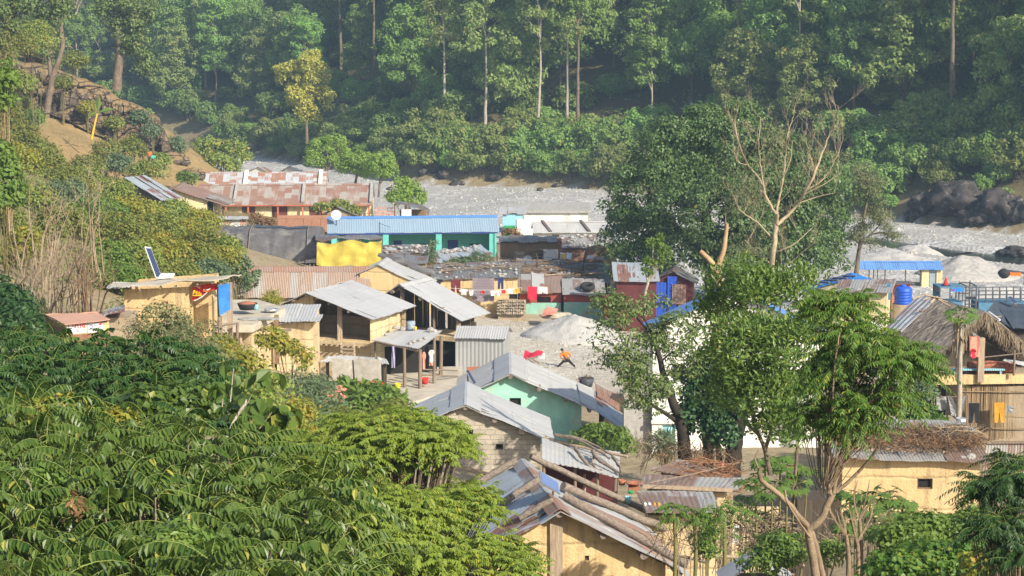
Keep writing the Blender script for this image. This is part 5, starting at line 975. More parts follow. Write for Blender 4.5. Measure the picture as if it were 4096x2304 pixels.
m.build('top_sheet', MT['tarpblack'], ds)
for i in (7, 21): MB().tube([r+Vector((R.uniform(-.05,.05),-.08,.08)) for r in rows[i]], .04, 5).build('pole', MT['wood'], ds)
for u in (1240,1256,1272,1180,1120,1060): post(ds, u, 1030, 150.2, 6.2, .1, 'wood')
MB().box(Fr(P(1040,1060,151)), 0, 4.2, 0, 2, -1, .25).build('wall', MT['dark'], ds)  # near-black box paints the unlit inside of the shed
# yellow tarpaulin
m = MB(); nx, nz = 26, 12
G_ = [[P(1268+(1525-1268)*i/nx+(3 if j == 0 else 0), (968+8*math.sin(i*.35)-(8 if i > 20 else 0))+(1066-968-(10 if i < 3 else 0))*j/nz, 147.5)+Vector((0, .05*math.sin(i*.9+j*.25)+.14*mnoise.noise(Vector((i*.25,j*.3,2)))-.04*j, 0)) for j in range(nz+1)] for i in range(nx+1)]
for i in range(nx):
    for j in range(nz): m.face((G_[i][j+1], G_[i+1][j+1], G_[i+1][j], G_[i][j]), None, True)
yt = one('tarpaulin', m, MT['tarpyellow'], 'big yellow tarpaulin hung between posts beside the black shed', 'tarpaulin')
ys_ = thing('pole_shed', 'pole shed carrying the yellow tarpaulin with rubble on top', 'shed', P(1400,1060,148.5))
for u in (1268, 1350, 1440, 1526): pole(ys_, u, 955, 148.2, 5.5, .06)
MB().slab(P(1262,962,148), P(1530,958,148), P(1530,945,151), P(1262,945,151), .08, 10, 4, .12).build('roof', MT['sheetdark'], ys_)
# village shacks in the middle
SH = {}
def shack(key, *a, **k): SH[key] = hut(*a, **k); return SH[key]
shack('a', 'stone_roof_shack', 'low ochre shack with a row of stones along its roof before the blue school', (1525,1019,165), (1722,1016,165), 2.6, 5.2, 'ochre2', 'sheetdark', .45)
shack('b', 'blue_sheet_shack', 'shack with a tilted pale blue sheet roof before the blue school', (1745,1054,158), (1975,1020,160), 2.6, 4.9, 'ochre2', 'sheetblue', .5)
shack('c', 'dark_hut', 'low dark hut tucked behind the ochre gable house', (1570,1052,150), (1712,1056,150), 2.4, 5.2, 'earth', 'sheetdark', .3, hl=[(1640,1060,1672,1078,'w')])
shack('d', 'laundry_house', 'long low mud house with washing hung along its front', (1728,1122,142), (2082,1112,142), 4.5, 4.9, 'ochre', 'sheetdark', .55, .25, .2, [(1936,1180,1968,1200,'w'),(2036,1176,2070,1197,'w')], 'house')
shack('e', 'brush_roof_shack', 'wide shack roof littered with sticks and rubble behind the tyre', (2066,1112,149), (2440,1136,149), 5.5, 4.9, 'dark wood', 'sheetdark', .75)
shack('f', 'plank_shack', 'weathered plank shack with a pale little door', (1995,969,163), (2230,969,163), 3, 4.8, 'plank', 'sheetdark', .15, .2, .1, [(2056,1004,2098,1048,'d','khaki')])
shack('g', 'brick_shack', 'brick shack with a rubble strewn roof at the edge of the great tree', (2240,994,166), (2475,992,166), 3.4, 4.9, 'brick', 'sheetold', .7)
m = MB(); zb0 = SH['f'][0].location.z; ff = SH['f'][1]
for i in range(36):
    if i in (14,15,16,17,18,19): continue
    x = .15+i*.13; m.bar(ff.p(x,.13,4.9), ff.p(x+R.uniform(-.03,.03),.13,6.95-R.uniform(0,.3)), .11, .02)
m.build('boards', MT['wood'], SH['f'][0])
for q in ((2219,962,165,2247,962,165,1.2,'pink_block','small pinkish block wall beside the plank shack','brick'),): t_ = thing('block_wall', q[8], 'wall', P(*q[:3])); MB().box(Fr(P(*q[:3])), 0, M(q[3]-q[0],165), 0, 1.5, -1.6, 0).build('wall', MT['brick'], t_)
rt_, frt, zrt = hut('red_teal_house', 'low house with red upper walls and turquoise plinth under a brown patched roof', (2072,1174,145.6), (2252,1174,145.6), 3.2, 4.2, 'redwall', 'brownroof', .95, .25, .12, [(2148,1187,2203,1211,'b')], 'house')
rt2, frt2, zrt2 = hut('red_teal_house', 'low red and turquoise house with a grey roof carrying a tyre', (2250,1178,145), (2424,1182,145), 3.0, 4.2, 'redwall', 'sheetold', .75, .22, .1, [(2318,1181,2331,1186,'w')], 'house')
for r, f, W, w0 in ((rt_, frt, M(180,145.6), P(2072,1212,145.7)), (rt2, frt2, M(172,145), P(2250,1210,145.1))): MB().box(f, .1, W-.1, .12 if r is rt2 else .15, .2, 4.2, w0.z).build('plinth', MT['tealbase'], r)
MB().slab(frt.p(.2,.3,zrt(.2,.3)+.02), frt.p(.95,.3,zrt(.9,.3)+.02), frt.p(.95,3.1,zrt(.9,3.1)+.02), frt.p(.2,3.1,zrt(.2,3.1)+.02), .02, 4, 4, .01).build('roof_sheet', MT['sheetold'], rt_); MB().slab(frt.p(1.0,.9,zrt(1,.9)+.03), frt.p(1.9,.9,zrt(1.9,.9)+.03), frt.p(1.9,3.1,zrt(1.9,3.1)+.03), frt.p(1.0,3.1,zrt(1,3.1)+.03), .02, 4, 4, .01).build('roof_sheet', MT['sheetc'], rt_)
rw = thing('red_wall', 'dull red wall panel at the end of the turquoise plinth house', 'wall', P(2400,1230,145.6)); MB().box(Fr(P(2396,1178,145.8)), 0, 1.0, 0, .2, -1.9, 0).build('wall', MT['redwall'], rw)
ar, far, par = gable('arched_hut', 'hut with a dark curved roof and bright blue metal doors', (11.19,142,8.21), 82, 3.07, 1.75, .88, 1.6, .88, 4.2, 'darkred', 'sheetdark', gi=.3, ei=.35, cap=.3, purl=0, wob=.05, cat='hut')
MB().box(far, -1.2, .15, .16, .24, 4.3, 7.4).build('door', MT['bluedoor'], ar); MB().box(far, -.35, .32, .08, .15, 4.3, 7.85).build('door', MT['bluedoor'], ar); MB().box(far, .0, .95, .0, .06, 5.9, 7.3).build('board', MT['brownroof'], ar); MB().box(far, .4, 1.05, .02, .28, 4.1, 5.85).build('block_pier', MT['brick'], ar)
mr2, fmr, zmr = hut('maroon_hut', 'maroon boarded hut under a drooping slate grey sheet', (2455,1128,139), (2640,1128,139), 3.2, 4.2, 'darkred', 'sheetblue', .9, .3, .2, cat='hut')
gh, fgh, pgh = gable('white_row_house', 'white row house with a grey roof crossed by two raised ribs', (1.86,190,6.5), 3, 7.4, 1.7, .85, 1.6, .8, 3.6, 'limewash', 'sheetc', gi=.15, gb=.15, ei=.35, cap=.2, purl=0, right=[(2208,938,2262,965,'d','wood'),(2326,936,2358,965,'d','dark wood'),(2386,936,2440,965,'d','wood')])
for s in (1.0, 4.6): MB().slab(pgh(1.6,s+.5,-.78), pgh(1.6,s+.75,-.78), pgh(-.1,s+.05,.06), pgh(-.1,s-.2,.06), .14).build('rib', MT['sheetdark'], gh)
hut('flat_white_house', 'flat roofed white house at the edge of the gravel bed', (2085,852,204), (2365,852,204), 5, 2.8, 'white', 'greystone', .35, .3, .3, cat='house', rth=.25, mside='wood')
aq, faq, zaq = hut('aqua_hut', 'narrow light blue tin hut with a green panel', (1996,856,196), (2106,856,196), 3, 3.2, 'aqua', 'sheetc', .35, .2, .35, cat='hut', mside='dark wood'); MB().box(faq, .45, 1.55, -.05, .05, 4.2, 5.5).build('panel', MT['green'], aq); MB().box(faq, 1.7, 2.6, .1, .22, 3.3, 6.1).build('plank_wall', MT['white'], aq)
# right side by the river
so_, fso, pso = gable('blue_roof_shelter', 'blue roofed open shelter with thin posts and a cream room at one end', (30.48,181,3.95), -1.3, 7.6, 1.37, .55, 1.22, .47, 1.2, 'cream', 'bluerf2', gi=.2, gb=.1, ei=.35, cap=.2, purl=0, fw=False, sw=False, bw=False, lw=False, cat='shelter')
for s in (1.1, 1.5, 1.85, 2.5, 4.3, 5.6): q = fso.p(1.1, s, 0); MB().bar((q.x,q.y,1.0), (q.x,q.y,3.5), .08).build('post', MT['dark wood'], so_)
MB().box(fso, .2, 1.05, 5.75, 6.4, .8, 3.5).build('wall', MT['cream'], so_); MB().box(fso, .3, 1.0, 6.45, 7.0, .8, 3.45).build('door', MT['bluegrey'], so_); MB().box(fso, .2, 1.1, 7.05, 7.55, .8, 3.5).build('wall', MT['cream'], so_); MB().box(fso, -.9, -.8, .3, 7.5, .8, 2.0).build('low_wall', MT['greystone'], so_)
bt, fbt, pbt = gable('blue_tarp_shed', 'shed with a bright blue sheet roof and board gable beyond the lush trees', tuple(P(3405,1117,126)), 80, 3, 1.65, .5, 3.0, .85, 3.8, 'khaki', 'tarpblue', gi=.2, ei=.2, cap=0, purl=0, wob=.04, cat='shed')
for k in range(5): MB().tube([pbt(-2.8+k*.55,2.6,-.7+k*.14), pbt(-1.9+k*.55,.6,-.45+k*.14)], .05, 5).build('roof_pole', MT['wood'], bt)
ps, fps, zps = hut('yellow_stall', 'yellow stall with a rusty sheet roof held down by stones', (3330,1176,119), (3566,1172,118), 2.6, 3.6, 'cream', 'sheetold', .45, .35, .3, [(3345,1180,3474,1262,'O')], 'stall', .16)
ow = thing('counter_wall', 'orange red painted panel behind the blue water tank', 'panel', P(3600,1160,128)); MB().box(Fr(P(3556,1138,128)), 0, 1.35, 0, .12, -1.6, 0).build('panel', MT['orangebright'], ow); MB().slab(P(3550,1140,127), P(3660,1136,127), P(3650,1130,129.5), P(3560,1130,129.5), .04).build('cap', MT['sheetdark'], ow)
hl_ = thing('cloth_post', 'turquoise cloth hung on a leaning pole beside the water tank', 'cloth', P(3560,1220,119)); MB().slab(P(3548,1200,119), P(3564,1200,119), P(3562,1134,119), P(3546,1130,119), .03, 3, 6, .06).build('cloth', MT['steelblue'], hl_); pole(hl_, 3568, 1150, 119, 3.6, .05, lean=.15)
# ---------------------------------------------------------------- small things
def quadobj(nm, label, cat, q, m, th=.02, nu=8, nv=8, wob=.03, group=None, sag=0):
    mb = slabT(q, th, nu, nv, wob, 0, 0, sag); return one(nm, mb, MT[m] if isinstance(m, str) else m, label, cat, group)
TROU = [(0,1),(1,1),(1,0),(.62,0),(.5,.62),(.38,0),(0,0)]
SHIRT = [(.25,1),(.75,1),(1,.8),(.9,.55),(.78,.66),(.78,0),(.22,0),(.22,.66),(.1,.55),(0,.8)]
SHORT = [(0,1),(1,1),(1.02,0),(.56,.05),(.5,.45),(.44,.05),(-.02,0)]
RECT = [(0,1),(.25,.99),(.5,1),(.75,.985),(1,1),(1,.5),(1,0),(.75,.02),(.5,-.02),(.25,.03),(0,0),(0,.5)]
def garment(nm, label, cat, u0, v0, u1, v1, Y, shape, m, group=None, th=.05):
    k = MB(); pf, pb = [], []
    for i, (x, y) in enumerate(shape): p = P(u0+(u1-u0)*x, v1+(v0-v1)*y, Y); d = .05*math.sin(i*2.1+u0); pf.append(p+Vector((0,d-th/2,0))); pb.append(p+Vector((0,d+th/2,0)))
    c0 = sum(pf, Vector())/len(pf)
    k.face(pf[::-1]); k.face(pb)
    for i in range(len(pf)): j = (i+1) % len(pf); k.face((pf[i], pf[j], pb[j], pb[i]))
    return one(nm, k, MT[m], label, cat, group)
def solar(label, q, frame='alu', cell='pv', legs=()):
    a, b, c, d = [P(*x) for x in q]; n = (b-a).cross(d-a).normalized(); n = -n if n.y > 0 else n; root = thing('solar_module', label, 'solar panel', (a+b+c+d)/4)
    MB().slab(a, b, c, d, .035).build('frame', MT[frame], root); e = .06; L_ = lambda x, y: a.lerp(b, x).lerp(d.lerp(c, x), y)
    k = MB(); pts = [L_(e,e*.7)+n*.045, L_(1-e,e*.7)+n*.045, L_(1-e,1-e*.7)+n*.045, L_(e,1-e*.7)+n*.045]; o = [p-n*.012 for p in pts]
    k.face(pts, [(0,0),(1,0),(1,1.5),(0,1.5)]); k.face(o[::-1])
    for i in range(4): k.face((o[i], o[(i+1)%4], pts[(i+1)%4], pts[i]))
    k.build('cells', MT[cell], root)
    for p, q_ in legs: MB().bar(p, q_, .05).build('leg', MT['wood'], root)
    return root
# logs lying on the front roof
nR = (p1(3.51,0,-1.91)-p1(0,0,0)).cross(p1(0,1,0)-p1(0,0,0)).normalized(); nR = nR if nR.z > 0 else -nR; nL = (p1(-2.2,0,-1.18)-p1(0,0,0)).cross(p1(0,1,0)-p1(0,0,0)).normalized(); nL = nL if nL.z > 0 else -nL
for (u0,v0,u1,v1,r,n,lab) in [(2070,1853,1898,1955,.1,nL,'thick bark log lying highest on the left slope of the log laden roof'),(2160,1930,2007,2031,.1,nL,'dark bark log lying midway on the left slope beside the small panel'),(2222,2008,2084,2086,.09,nL,'short log lying lowest on the left slope above the gable edge'),
    (2115,1834,2595,2062,.09,nR,'long grey log running down the back edge of the log laden roof'),(2245,1960,2665,2134,.115,nR,'rough knotted log lying across the middle of the right slope'),(2249,1996,2742,2274,.11,nR,'long pale split log lying along the front eave edge of the roof')]:
    a, b = onplane(u0, v0, p1(0,0,.03), n), onplane(u1, v1, p1(0,0,.03), n); a += n*r; b += n*r; pts = [a.lerp(b, i/8)+n*R.uniform(-.01,.02)+Vector((R.uniform(-.03,.03),0,0)) for i in range(9)]
    one('log', MB().tube(pts, [r*R.uniform(.88,1.1) for _ in pts], 9, .12), MT['log'], lab, 'log', 'logs weighing down the front roof')
solar('small blue solar panel propped on the ridge of the log laden roof', [(2162,1934,52.0),(2240,1981,51.7),(2232,1936,52.5),(2154,1886,52.8)], 'alu', 'pvblue', [(P(2210,1985,52.6), P(2215,1950,52.4))])
solar('tall narrow solar panel standing steeply on the ragged mud house roof', [(624,1116,86),(645,1108,86.4),(600,990,86.9),(577,988,86.5)], 'white plastic', 'pv', [(P(640,1122,86.6), P(612,1050,86.8))])
one('lamp_case', MB().slab(P(632,1116,85.6), P(690,1112,85.6), P(700,1098,86.4), P(645,1098,86.4), .06, 3, 2), MT['white plastic'], 'white plastic case lying at the foot of the steep solar panel', 'case')
one('stone', MB().blob(P(640,1133,85.4), .13, .2, 1.3, 3), MT['greystone'], 'grey stone holding the foot of the steep solar panel', 'stone')
solar('thin solar panel seen edge on at the ridge of the block house', [(1893,1540,85.1),(1903,1537,85.6),(1868,1478,85.9),(1860,1482,85.4)], 'alu', 'pv', [(P(1872,1525,85.5), P(1870,1492,85.6))])
solar('small solar panel on a white pole above the slate plastic roof', [(4056,1218,98),(4069,1214,98.2),(4042,1186,98.6),(4030,1190,98.4)], 'alu', 'pv', [(P(4066,1224,98.3), P(4052,1204,98.4))])
# stones that weigh down roofs
RP = []
for i in range(4): o = MB().blob((0,0,0), (1,.8,.62), .35, 1.3, 60+i).build('roof_stone', MT['pebble' if i % 2 else 'greystone']); RP.append([o, False])
def rstone(p, s, label, group):
    k = R.randrange(4); o = RP[k][0]
    if RP[k][1]: o = o.copy(); COL.objects.link(o)
    RP[k][1] = True; o.location = Vector(p)+Vector((0,0,s*.45)); o.scale = (s, s, s*R.uniform(.8,1.2)); o.rotation_euler = (0, 0, R.uniform(0,6)); tag(o, label, 'stone', group)
def on_roof(key, n, xs, ys, s0, s1, label, group):
    r, f, z = SH[key]
    for i in range(n): x, y = R.uniform(*xs), R.uniform(*ys); q = f.p(x, y, 0); rstone((q.x, q.y, z(x,y)), R.uniform(s0, s1), label, group)
on_roof('a', 46, (.1,3.9), (.1,2.2), .08, .2, 'pale stone in the rubble row along the low shack roof before the blue school', 'stones on the stone roofed shack')
on_roof('b', 34, (.2,4.4), (1.6,2.5), .08, .2, 'pale stone along the top edge of the tilted blue sheet', 'stones on the blue sheet roof')
on_roof('d', 60, (.1,5.9), (.2,4.2), .06, .17, 'pale stone scattered on the dark roof above the hanging washing', 'stones on the laundry house roof')
on_roof('e', 36, (.1,6.3), (.3,5), .07, .18, 'pale stone among the sticks on the wide dark roof behind the tyre', 'stones on the brush roof')
on_roof('g', 46, (.1,4.5), (.1,3.2), .08, .2, 'pale stone in the rubble on the brick shack roof', 'stones on the brick shack roof')
for u, v, Y, s in ((1582,1313,100.6,.2),(1610,1318,100.8,.18),(1545,1338,99.6,.13),(1680,1362,98.2,.16),(1700,1352,98.5,.12),(1640,1374,97.7,.13),(1655,1368,97.9,.14),(1722,1322,99.8,.2),(1738,1326,99.8,.16)): rstone(P(u,v+4,Y), s, 'rounded stone weighing down the pole porch sheet', 'stones on the pole porch')
for u, v, Y, s, lab in ((1312,1432,93.6,.2,'yellowish flat stone on the left end of the mat shed roof'),(1442,1440,93.2,.22,'grey upright stone in the middle of the mat shed roof'),(1515,1440,93.2,.22,'broad flat stone on the right end of the mat shed roof')): rstone(P(u,v+8,Y), s, lab, 'stones on the mat shed')
for u, v, Y, s, lab in ((3383,1160,119.4,.24,'white boulder lying leftmost on the yellow stall roof'),(3432,1162,119.3,.2,'flat pale stone in the middle of the yellow stall roof'),(3474,1156,119.6,.26,'white boulder lying rightmost on the yellow stall roof')): rstone(P(u,v+6,Y), s, lab, 'stones on the yellow stall')
for u, v, Y, s, lab in ((3868,1812,69.3,.16,'squarish stone balanced on the pole of the brush roof'),(3850,1836,68.5,.15,'low grey stone left of the squarish one on the brush roof edge'),(3886,1832,68.5,.17,'larger pale stone at the right end of the brush roof edge')): rstone(P(u,v+5,Y), s, lab, 'stones on the brush roof edge')
for u, v in ((2575,1790),(2540,1752),(2556,1770),(2566,1745),(2590,1800)): rstone(P(u,v,95.3), .16, 'grey stone on the blue grey lean-to by the mint house', 'stones on the lean-to')
# brushwood, branches and sticks
def brush(nm, label, cat, c, sx, sy, h, n, m, r=.012, ln=(.5,1.3), lie=.25, rz=0):
    k = MB(); c = Vector(c); cr, sr = math.cos(rz), math.sin(rz)
    for i in range(n):
        x, y = R.uniform(-1,1), R.uniform(-1,1)
        if x*x+y*y > 1: continue
        q = c+Vector((x*sx*cr-y*sy*sr, x*sx*sr+y*sy*cr, R.uniform(0,1)*h*(1-.7*(x*x+y*y)))); d = Vector((R.uniform(-1,1), R.uniform(-1,1), R.uniform(-.1,1)*lie)).normalized(); l = R.uniform(*ln)
        e = q+d*l*.5+Vector((R.uniform(-.1,.1),R.uniform(-.1,.1),R.uniform(-.05,.1)))*l; k.tube([q-d*l*.5, e-d*l*.2, q+d*l*.5], [r, r*.9, r*.4], 3)
    return one(nm, k, MT[m], label, cat)
brush('brushwood', 'tangle of reddish dry brushwood on the upper patched roof', 'brushwood', P(2800,1905,66)+Vector((0,0,.1)), 1.3, 1.2, .45, 240, 'brushred'); brush('brushwood', 'grey dry brushwood heaped on the middle patched roof', 'brushwood', P(2830,1960,63)+Vector((0,0,.1)), 1.3, 1.0, .3, 200, 'brushred')
brush('brushwood', 'thick brown mat of dried brush over the ochre house roof', 'brushwood', fy.p(2.75,2.15,zy(2.75,2.15)+.03), 2.9, 1.9, .26, 1400, 'drybrush', .012, (.3,.9), .5); brush('twigs', 'pale dry twigs at the right end of the brush covered roof', 'twigs', fy.p(4.6,2.2,zy(4.6,2.2)+.15), .9, .7, .5, 60, 'drystem', .014, (.6,1.4), .5)
qd = np.random.RandomState(8); pd_ = np.stack([qd.uniform(-2.7,2.7,3200), qd.uniform(-2,2,3200), qd.uniform(0,.5,3200)], -1)*np.array([.95,.85,.5])+np.array(fy.p(2.7,2.2,zy(2.7,2.2)+.02)); tag(leafy('dry_leaves', qd, pd_, nrm(qd.normal(size=(3200,3))), .1, .5, L['dry'], None, .2), 'crumpled dry leaves over the ochre house roof', 'dry leaves', None, 'stuff')
for k_, (key, n, xs, ys) in enumerate([('e', 110, (.3,6.2), (.4,5)), ('d', 40, (.3,5.8), (2,4.2))]):
    r, f, z = SH[key]; k = MB()
    for i in range(n):
        x, y = R.uniform(*xs), R.uniform(*ys); q = f.p(x,y,0); q.z = z(x,y)+R.uniform(.02,.2); a = R.gauss(.1,.5); l = R.uniform(.5,1.6); d = Vector((math.cos(a), math.sin(a), R.uniform(-.1,.12)))*l; k.tube([q-d*.5, q+Vector((0,0,R.uniform(0,.08))), q+d*.5], [.035,.04,.025], 4)
    one('stick_heap', k, MT['wood' if k_ else 'plank'], ['heap of brown sticks across the wide dark roof behind the tyre','loose grey sticks along the roof above the washing'][k_], 'sticks')
k = MB()
for q, r in (([(2222,1752,69.5),(2316,1775,68.8),(2400,1822,68),(2440,1850,67.5)],.06),([(2228,1758,69.3),(2300,1762,69),(2390,1800,68.6),(2470,1852,67.4)],.05),([(2300,1805,68.3),(2330,1850,67.3),(2370,1890,66.9),(2406,1896,66.8)],.07),([(2370,1818,68),(2390,1850,67.4),(2440,1882,67),(2490,1912,66.6)],.08),([(2390,1830,67.9),(2366,1860,67.4),(2400,1905,66.7)],.05),([(2450,1840,67.7),(2478,1880,67),(2484,1905,66.6)],.07)): limb(k, [P(*x)+Vector((0,0,.12)) for x in q], r, r*.5, 6, 4, .02)
one('dead_branch', k, MT['log'], 'grey gnarled dead branch sprawling over the white porch sheet', 'branch')
one('bamboo_pole', MB().tube([P(2172,1764,69.8)+Vector((0,0,.1)), P(2330,1800,69)+Vector((0,0,.1)), P(2510,1838,68.2)+Vector((0,0,.1))], [.06,.055,.05], 7), MT['pale wood'], 'straight pale pole lying over the white porch sheet', 'pole')
k = MB()
for q in ([(3650,1196,88.8),(3700,1180,89.2),(3760,1192,89)],[(3690,1200,89),(3730,1188,89.2),(3790,1208,89)],[(3720,1210,88.8),(3750,1186,89.3)],[(3740,1192,89.2),(3800,1225,88.8)]): k.tube([P(*x) for x in q], .04, 5)
one('crossed_sticks', k, MT['pale wood'], 'crossed sticks tied over the ridge of the thatched roof', 'sticks')
one('roof_rod', MB().tube([P(3955,1249,91), P(3999,1280,90)], .05, 6), MT['white plastic'], 'white pipe lying on the right edge of the thatched roof', 'pipe')
one('wire', MB().tube([P(2600,1930,60), P(2750,1900,62), P(2900,1865,66), P(2960,1850,68)], .012, 4), MT['drystem'], 'thin pale rope stretched over the patched roofs', 'rope')
# scrap on and around the shack roofs
for i in range(46):
    u, v = R.uniform(1545, 2430), R.uniform(1000, 1108); Y = 166-(v-1000)*.16; c = P(u, v, Y); c.z += .15; a = R.uniform(-.6,.6); l, w_ = R.uniform(.4,1.3), R.uniform(.15,.5); f = Fr(c, math.degrees(a)); k = MB(); t_ = R.uniform(-.12,.3)
    k.slab(f.p(-l/2,-w_/2,-t_/2), f.p(l/2,-w_/2,-t_/2+R.uniform(-.1,.1)), f.p(l/2,w_/2,t_/2), f.p(-l/2,w_/2,t_/2), .02, 5, 4, .05); one('scrap_sheet', k, MT[R.choice(['sheetold','sheetold','sheetdark','sheetc','rustroof','plank','brownroof','bluegrey'])], 'bent piece of scrap sheet among the rubble strewn shack roofs', 'scrap', 'scrap among the shack roofs')
for i in range(34):
    u, v = R.uniform(1560, 2440), R.uniform(1010, 1112); Y = 165-(v-1000)*.15; c = P(u, v, Y); a = R.uniform(-.5,.5); l = R.uniform(.8,2.4); d = Vector((math.cos(a), math.sin(a), R.uniform(-.25,.3)))*l*.5; one('scrap_pole', MB().tube([c-d+Vector((0,0,.2)), c+Vector((R.uniform(-.05,.05),0,.22)), c+d+Vector((0,0,.2))], [.04,.045,.03], 5), MT[R.choice(['wood','log','pale wood','plank'])], 'loose crooked pole among the rubble strewn shack roofs', 'pole', 'poles among the shack roofs')
for u, v0, v1 in ((1985,1060,1010),(2010,1090,1040),(2240,1075,1040),(2330,1080,1030),(2436,1130,1085),(1745,1100,1070),(1980,1112,1085),(2150,1050,1012)):
    a = P(u, v0, 152); b = P(u+R.uniform(-8,8), v1, 152); one('crooked_post', MB().tube([a-Vector((0,0,.6)), a.lerp(b,.5)+Vector((.05,0,0)), b], .05, 5), MT['dark wood'], 'crooked upright post sticking out of the shack rubble', 'post', 'posts in the shack rubble')
# washing on the lines
W1 = 'washing along the mud house front'
for a in [('coat','dark coat hanging at the left corner of the mud house','coat',1730,1118,1772,1147,141.4,SHIRT,'black'),('trousers','dark maroon trousers hanging left of the striped blanket','trousers',1804,1118,1842,1172,141.3,TROU,'maroon'),('blanket','large striped grey blanket hanging over the washing line','blanket',1890,1112,1977,1207,141.2,RECT,'blanket'),('trousers','navy trousers hanging right of the striped blanket','trousers',1991,1110,2014,1156,141.3,TROU,'navy'),
    ('cloth','white and pink cloth on the line left of the blanket','cloth',1836,1157,1874,1180,140.8,SHIRT,'whitecloth'),('cloth','small cream cloth on the line just left of the blanket','cloth',1877,1160,1893,1182,140.8,RECT,'whitecloth'),('cloth','small red cloth pinned over the striped blanket','cloth',1922,1163,1938,1174,140.6,RECT,'red'),('shirt','white shirt hanging right over the blanket edge','shirt',1958,1162,1984,1183,140.7,SHIRT,'whitecloth'),('cloth','white cloth second from the blanket on the line','cloth',1985,1162,2004,1182,140.7,RECT,'whitecloth'),('cloth','bright red cloth on the line between white cloths','cloth',2006,1160,2022,1174,140.7,RECT,'red'),('shirt','white shirt beside the yellow cloth on the line','shirt',2024,1156,2058,1176,140.7,SHIRT,'whitecloth'),('cloth','yellow cloth at the right end of the washing line','cloth',2058,1154,2078,1172,140.7,SHORT,'yellowcloth'),
    ('shawl','crimson shawl draped over the brown patched roof edge','shawl',2110,1146,2148,1198,145.3,RECT,'crimson'),('shorts','white shorts hanging beside the crimson shawl','shorts',2150,1148,2190,1176,145.3,SHORT,'whitecloth'),('sheet','white sheet hanging beside the plank shack','sheet',2174,997,2232,1046,161.5,RECT,'whitecloth'),('shirt','black garment hanging left of the white sheet at the plank shack','shirt',2150,1010,2172,1048,161.5,SHIRT,'black')]: garment(*a, group=W1 if a[7] < 143 else None)
one('washing_line', MB().tube([P(1800,1152,140.9), P(1900,1160,140.7), P(2000,1160,140.7), P(2085,1150,141)], .012, 4), MT['white plastic'], 'washing line strung along the low mud house', 'rope')
for a in [('trousers','black and white checked trousers spread legs up on the brush by the bamboo wall','trousers',3790,1585,3862,1668,86,[(.02,1.02),(.22,1),(.5,.42),(.8,1.02),(1,.98),(.78,.08),(.5,0),(.2,.1)],'plaid'),('trousers','black trousers hung on the bamboo slat wall','trousers',3874,1612,3918,1692,88.4,TROU,'black'),('leggings','mustard patterned leggings hung on the bamboo slat wall','leggings',3976,1610,4018,1690,88.4,TROU,'mustard'),('cloth','pale grey green cloth hung on the brush left of the checked trousers','cloth',3745,1588,3785,1640,86.3,RECT,'greycloth'),('saree','red and orange cloth hanging from the thatched balcony roof','cloth',3878,1345,3917,1428,88.3,RECT,'salmon'),('shirt','small grey shirt on the bamboo wall right of the leggings','shirt',4028,1625,4055,1650,88.5,SHIRT,'bluegrey'),('shirt','pink shirt hanging under the pole porch','shirt',1688,1408,1704,1475,97.4,SHIRT,'salmon'),('shirt','white and lavender shirt hanging under the pole porch','shirt',1714,1400,1738,1450,97.8,SHIRT,'whitecloth'),('scarf','purple scarf hanging from the left pole porch corner','scarf',1567,1385,1580,1472,97.6,RECT,'lavender'),('sack','orange cloth at the foot of the white shirt under the porch','cloth',1718,1445,1732,1462,97.8,RECT,'salmon'),
    ('cloth','upper orange garment showing through the leaves by the balcony house','cloth',3572,1608,3593,1640,78,RECT,'orangebright'),('cloth','lower orange garment showing through the leaves by the balcony house','cloth',3576,1664,3592,1690,78,RECT,'orangebright'),('cloth','dark blue garment behind the lower papaya leaves','cloth',3364,2125,3382,2175,44,RECT,'navy')]: garment(*a)
garment('saree', 'crimson folds bunched under the red cloth on the balcony', 'cloth', 3882, 1395, 3905, 1432, 88.1, SHIRT, 'crimson')
# tarps, banner, mats
quadobj('tarpaulin', 'torn blue tarpaulin hung beside the solar panel mud house', 'tarpaulin', [(876,1262,84.4),(922,1236,84.7),(921,1132,84.7),(874,1142,84.4)], 'tarpblue', .02, 8, 10, .05)
bq = [(768,1204,84.9),(800,1186,84.8),(838,1164,84.8),(868,1158,84.7),(872,1134,84.7),(840,1134,84.75),(800,1142,84.8),(770,1148,84.9)]; bn_ = thing('banner', 'crumpled red banner with yellow and white print hung in the mud house doorway', 'banner', P(815,1165,84.85)); k = MB()
pf = [P(u,v,Y)+Vector((0,.05*math.sin(i*1.7),0)) for i, (u,v,Y) in enumerate(bq)]; k.face(pf); k.face([x+Vector((0,.015,0)) for x in pf][::-1])
for i in range(8): k.face((pf[i], pf[(i+1)%8], pf[(i+1)%8]+Vector((0,.015,0)), pf[i]+Vector((0,.015,0)))[::-1])
k.build('sheet', MT['redp'], bn_)
def strokes(q, r, m, root, nm='lettering', Y=84.72):
    k = MB()
    for s in q: k.tube([P(u,v,Y) for u, v in s], r, 5)
    k.build(nm, MT[m], root)
strokes([[(772,1178),(774,1164),(777,1160),(779,1176),(782,1162),(785,1178)],[(788,1164),(787,1178),(792,1176)],[(797,1166),(795,1177),(800,1177)],[(804,1172),(802,1179)],[(770,1182),(780,1183),(806,1181)]], .022, 'yellowp', bn_)
strokes([[(814,1158),(830,1160),(842,1154)],[(786,1146),(800,1150),(798,1155)],[(776,1203),(790,1198),(812,1184),(828,1170)]], .026, 'whitecloth', bn_); strokes([[(812,1164),(826,1166),(836,1162)],[(850,1140),(862,1138)]], .03, 'orange', bn_, 'print')
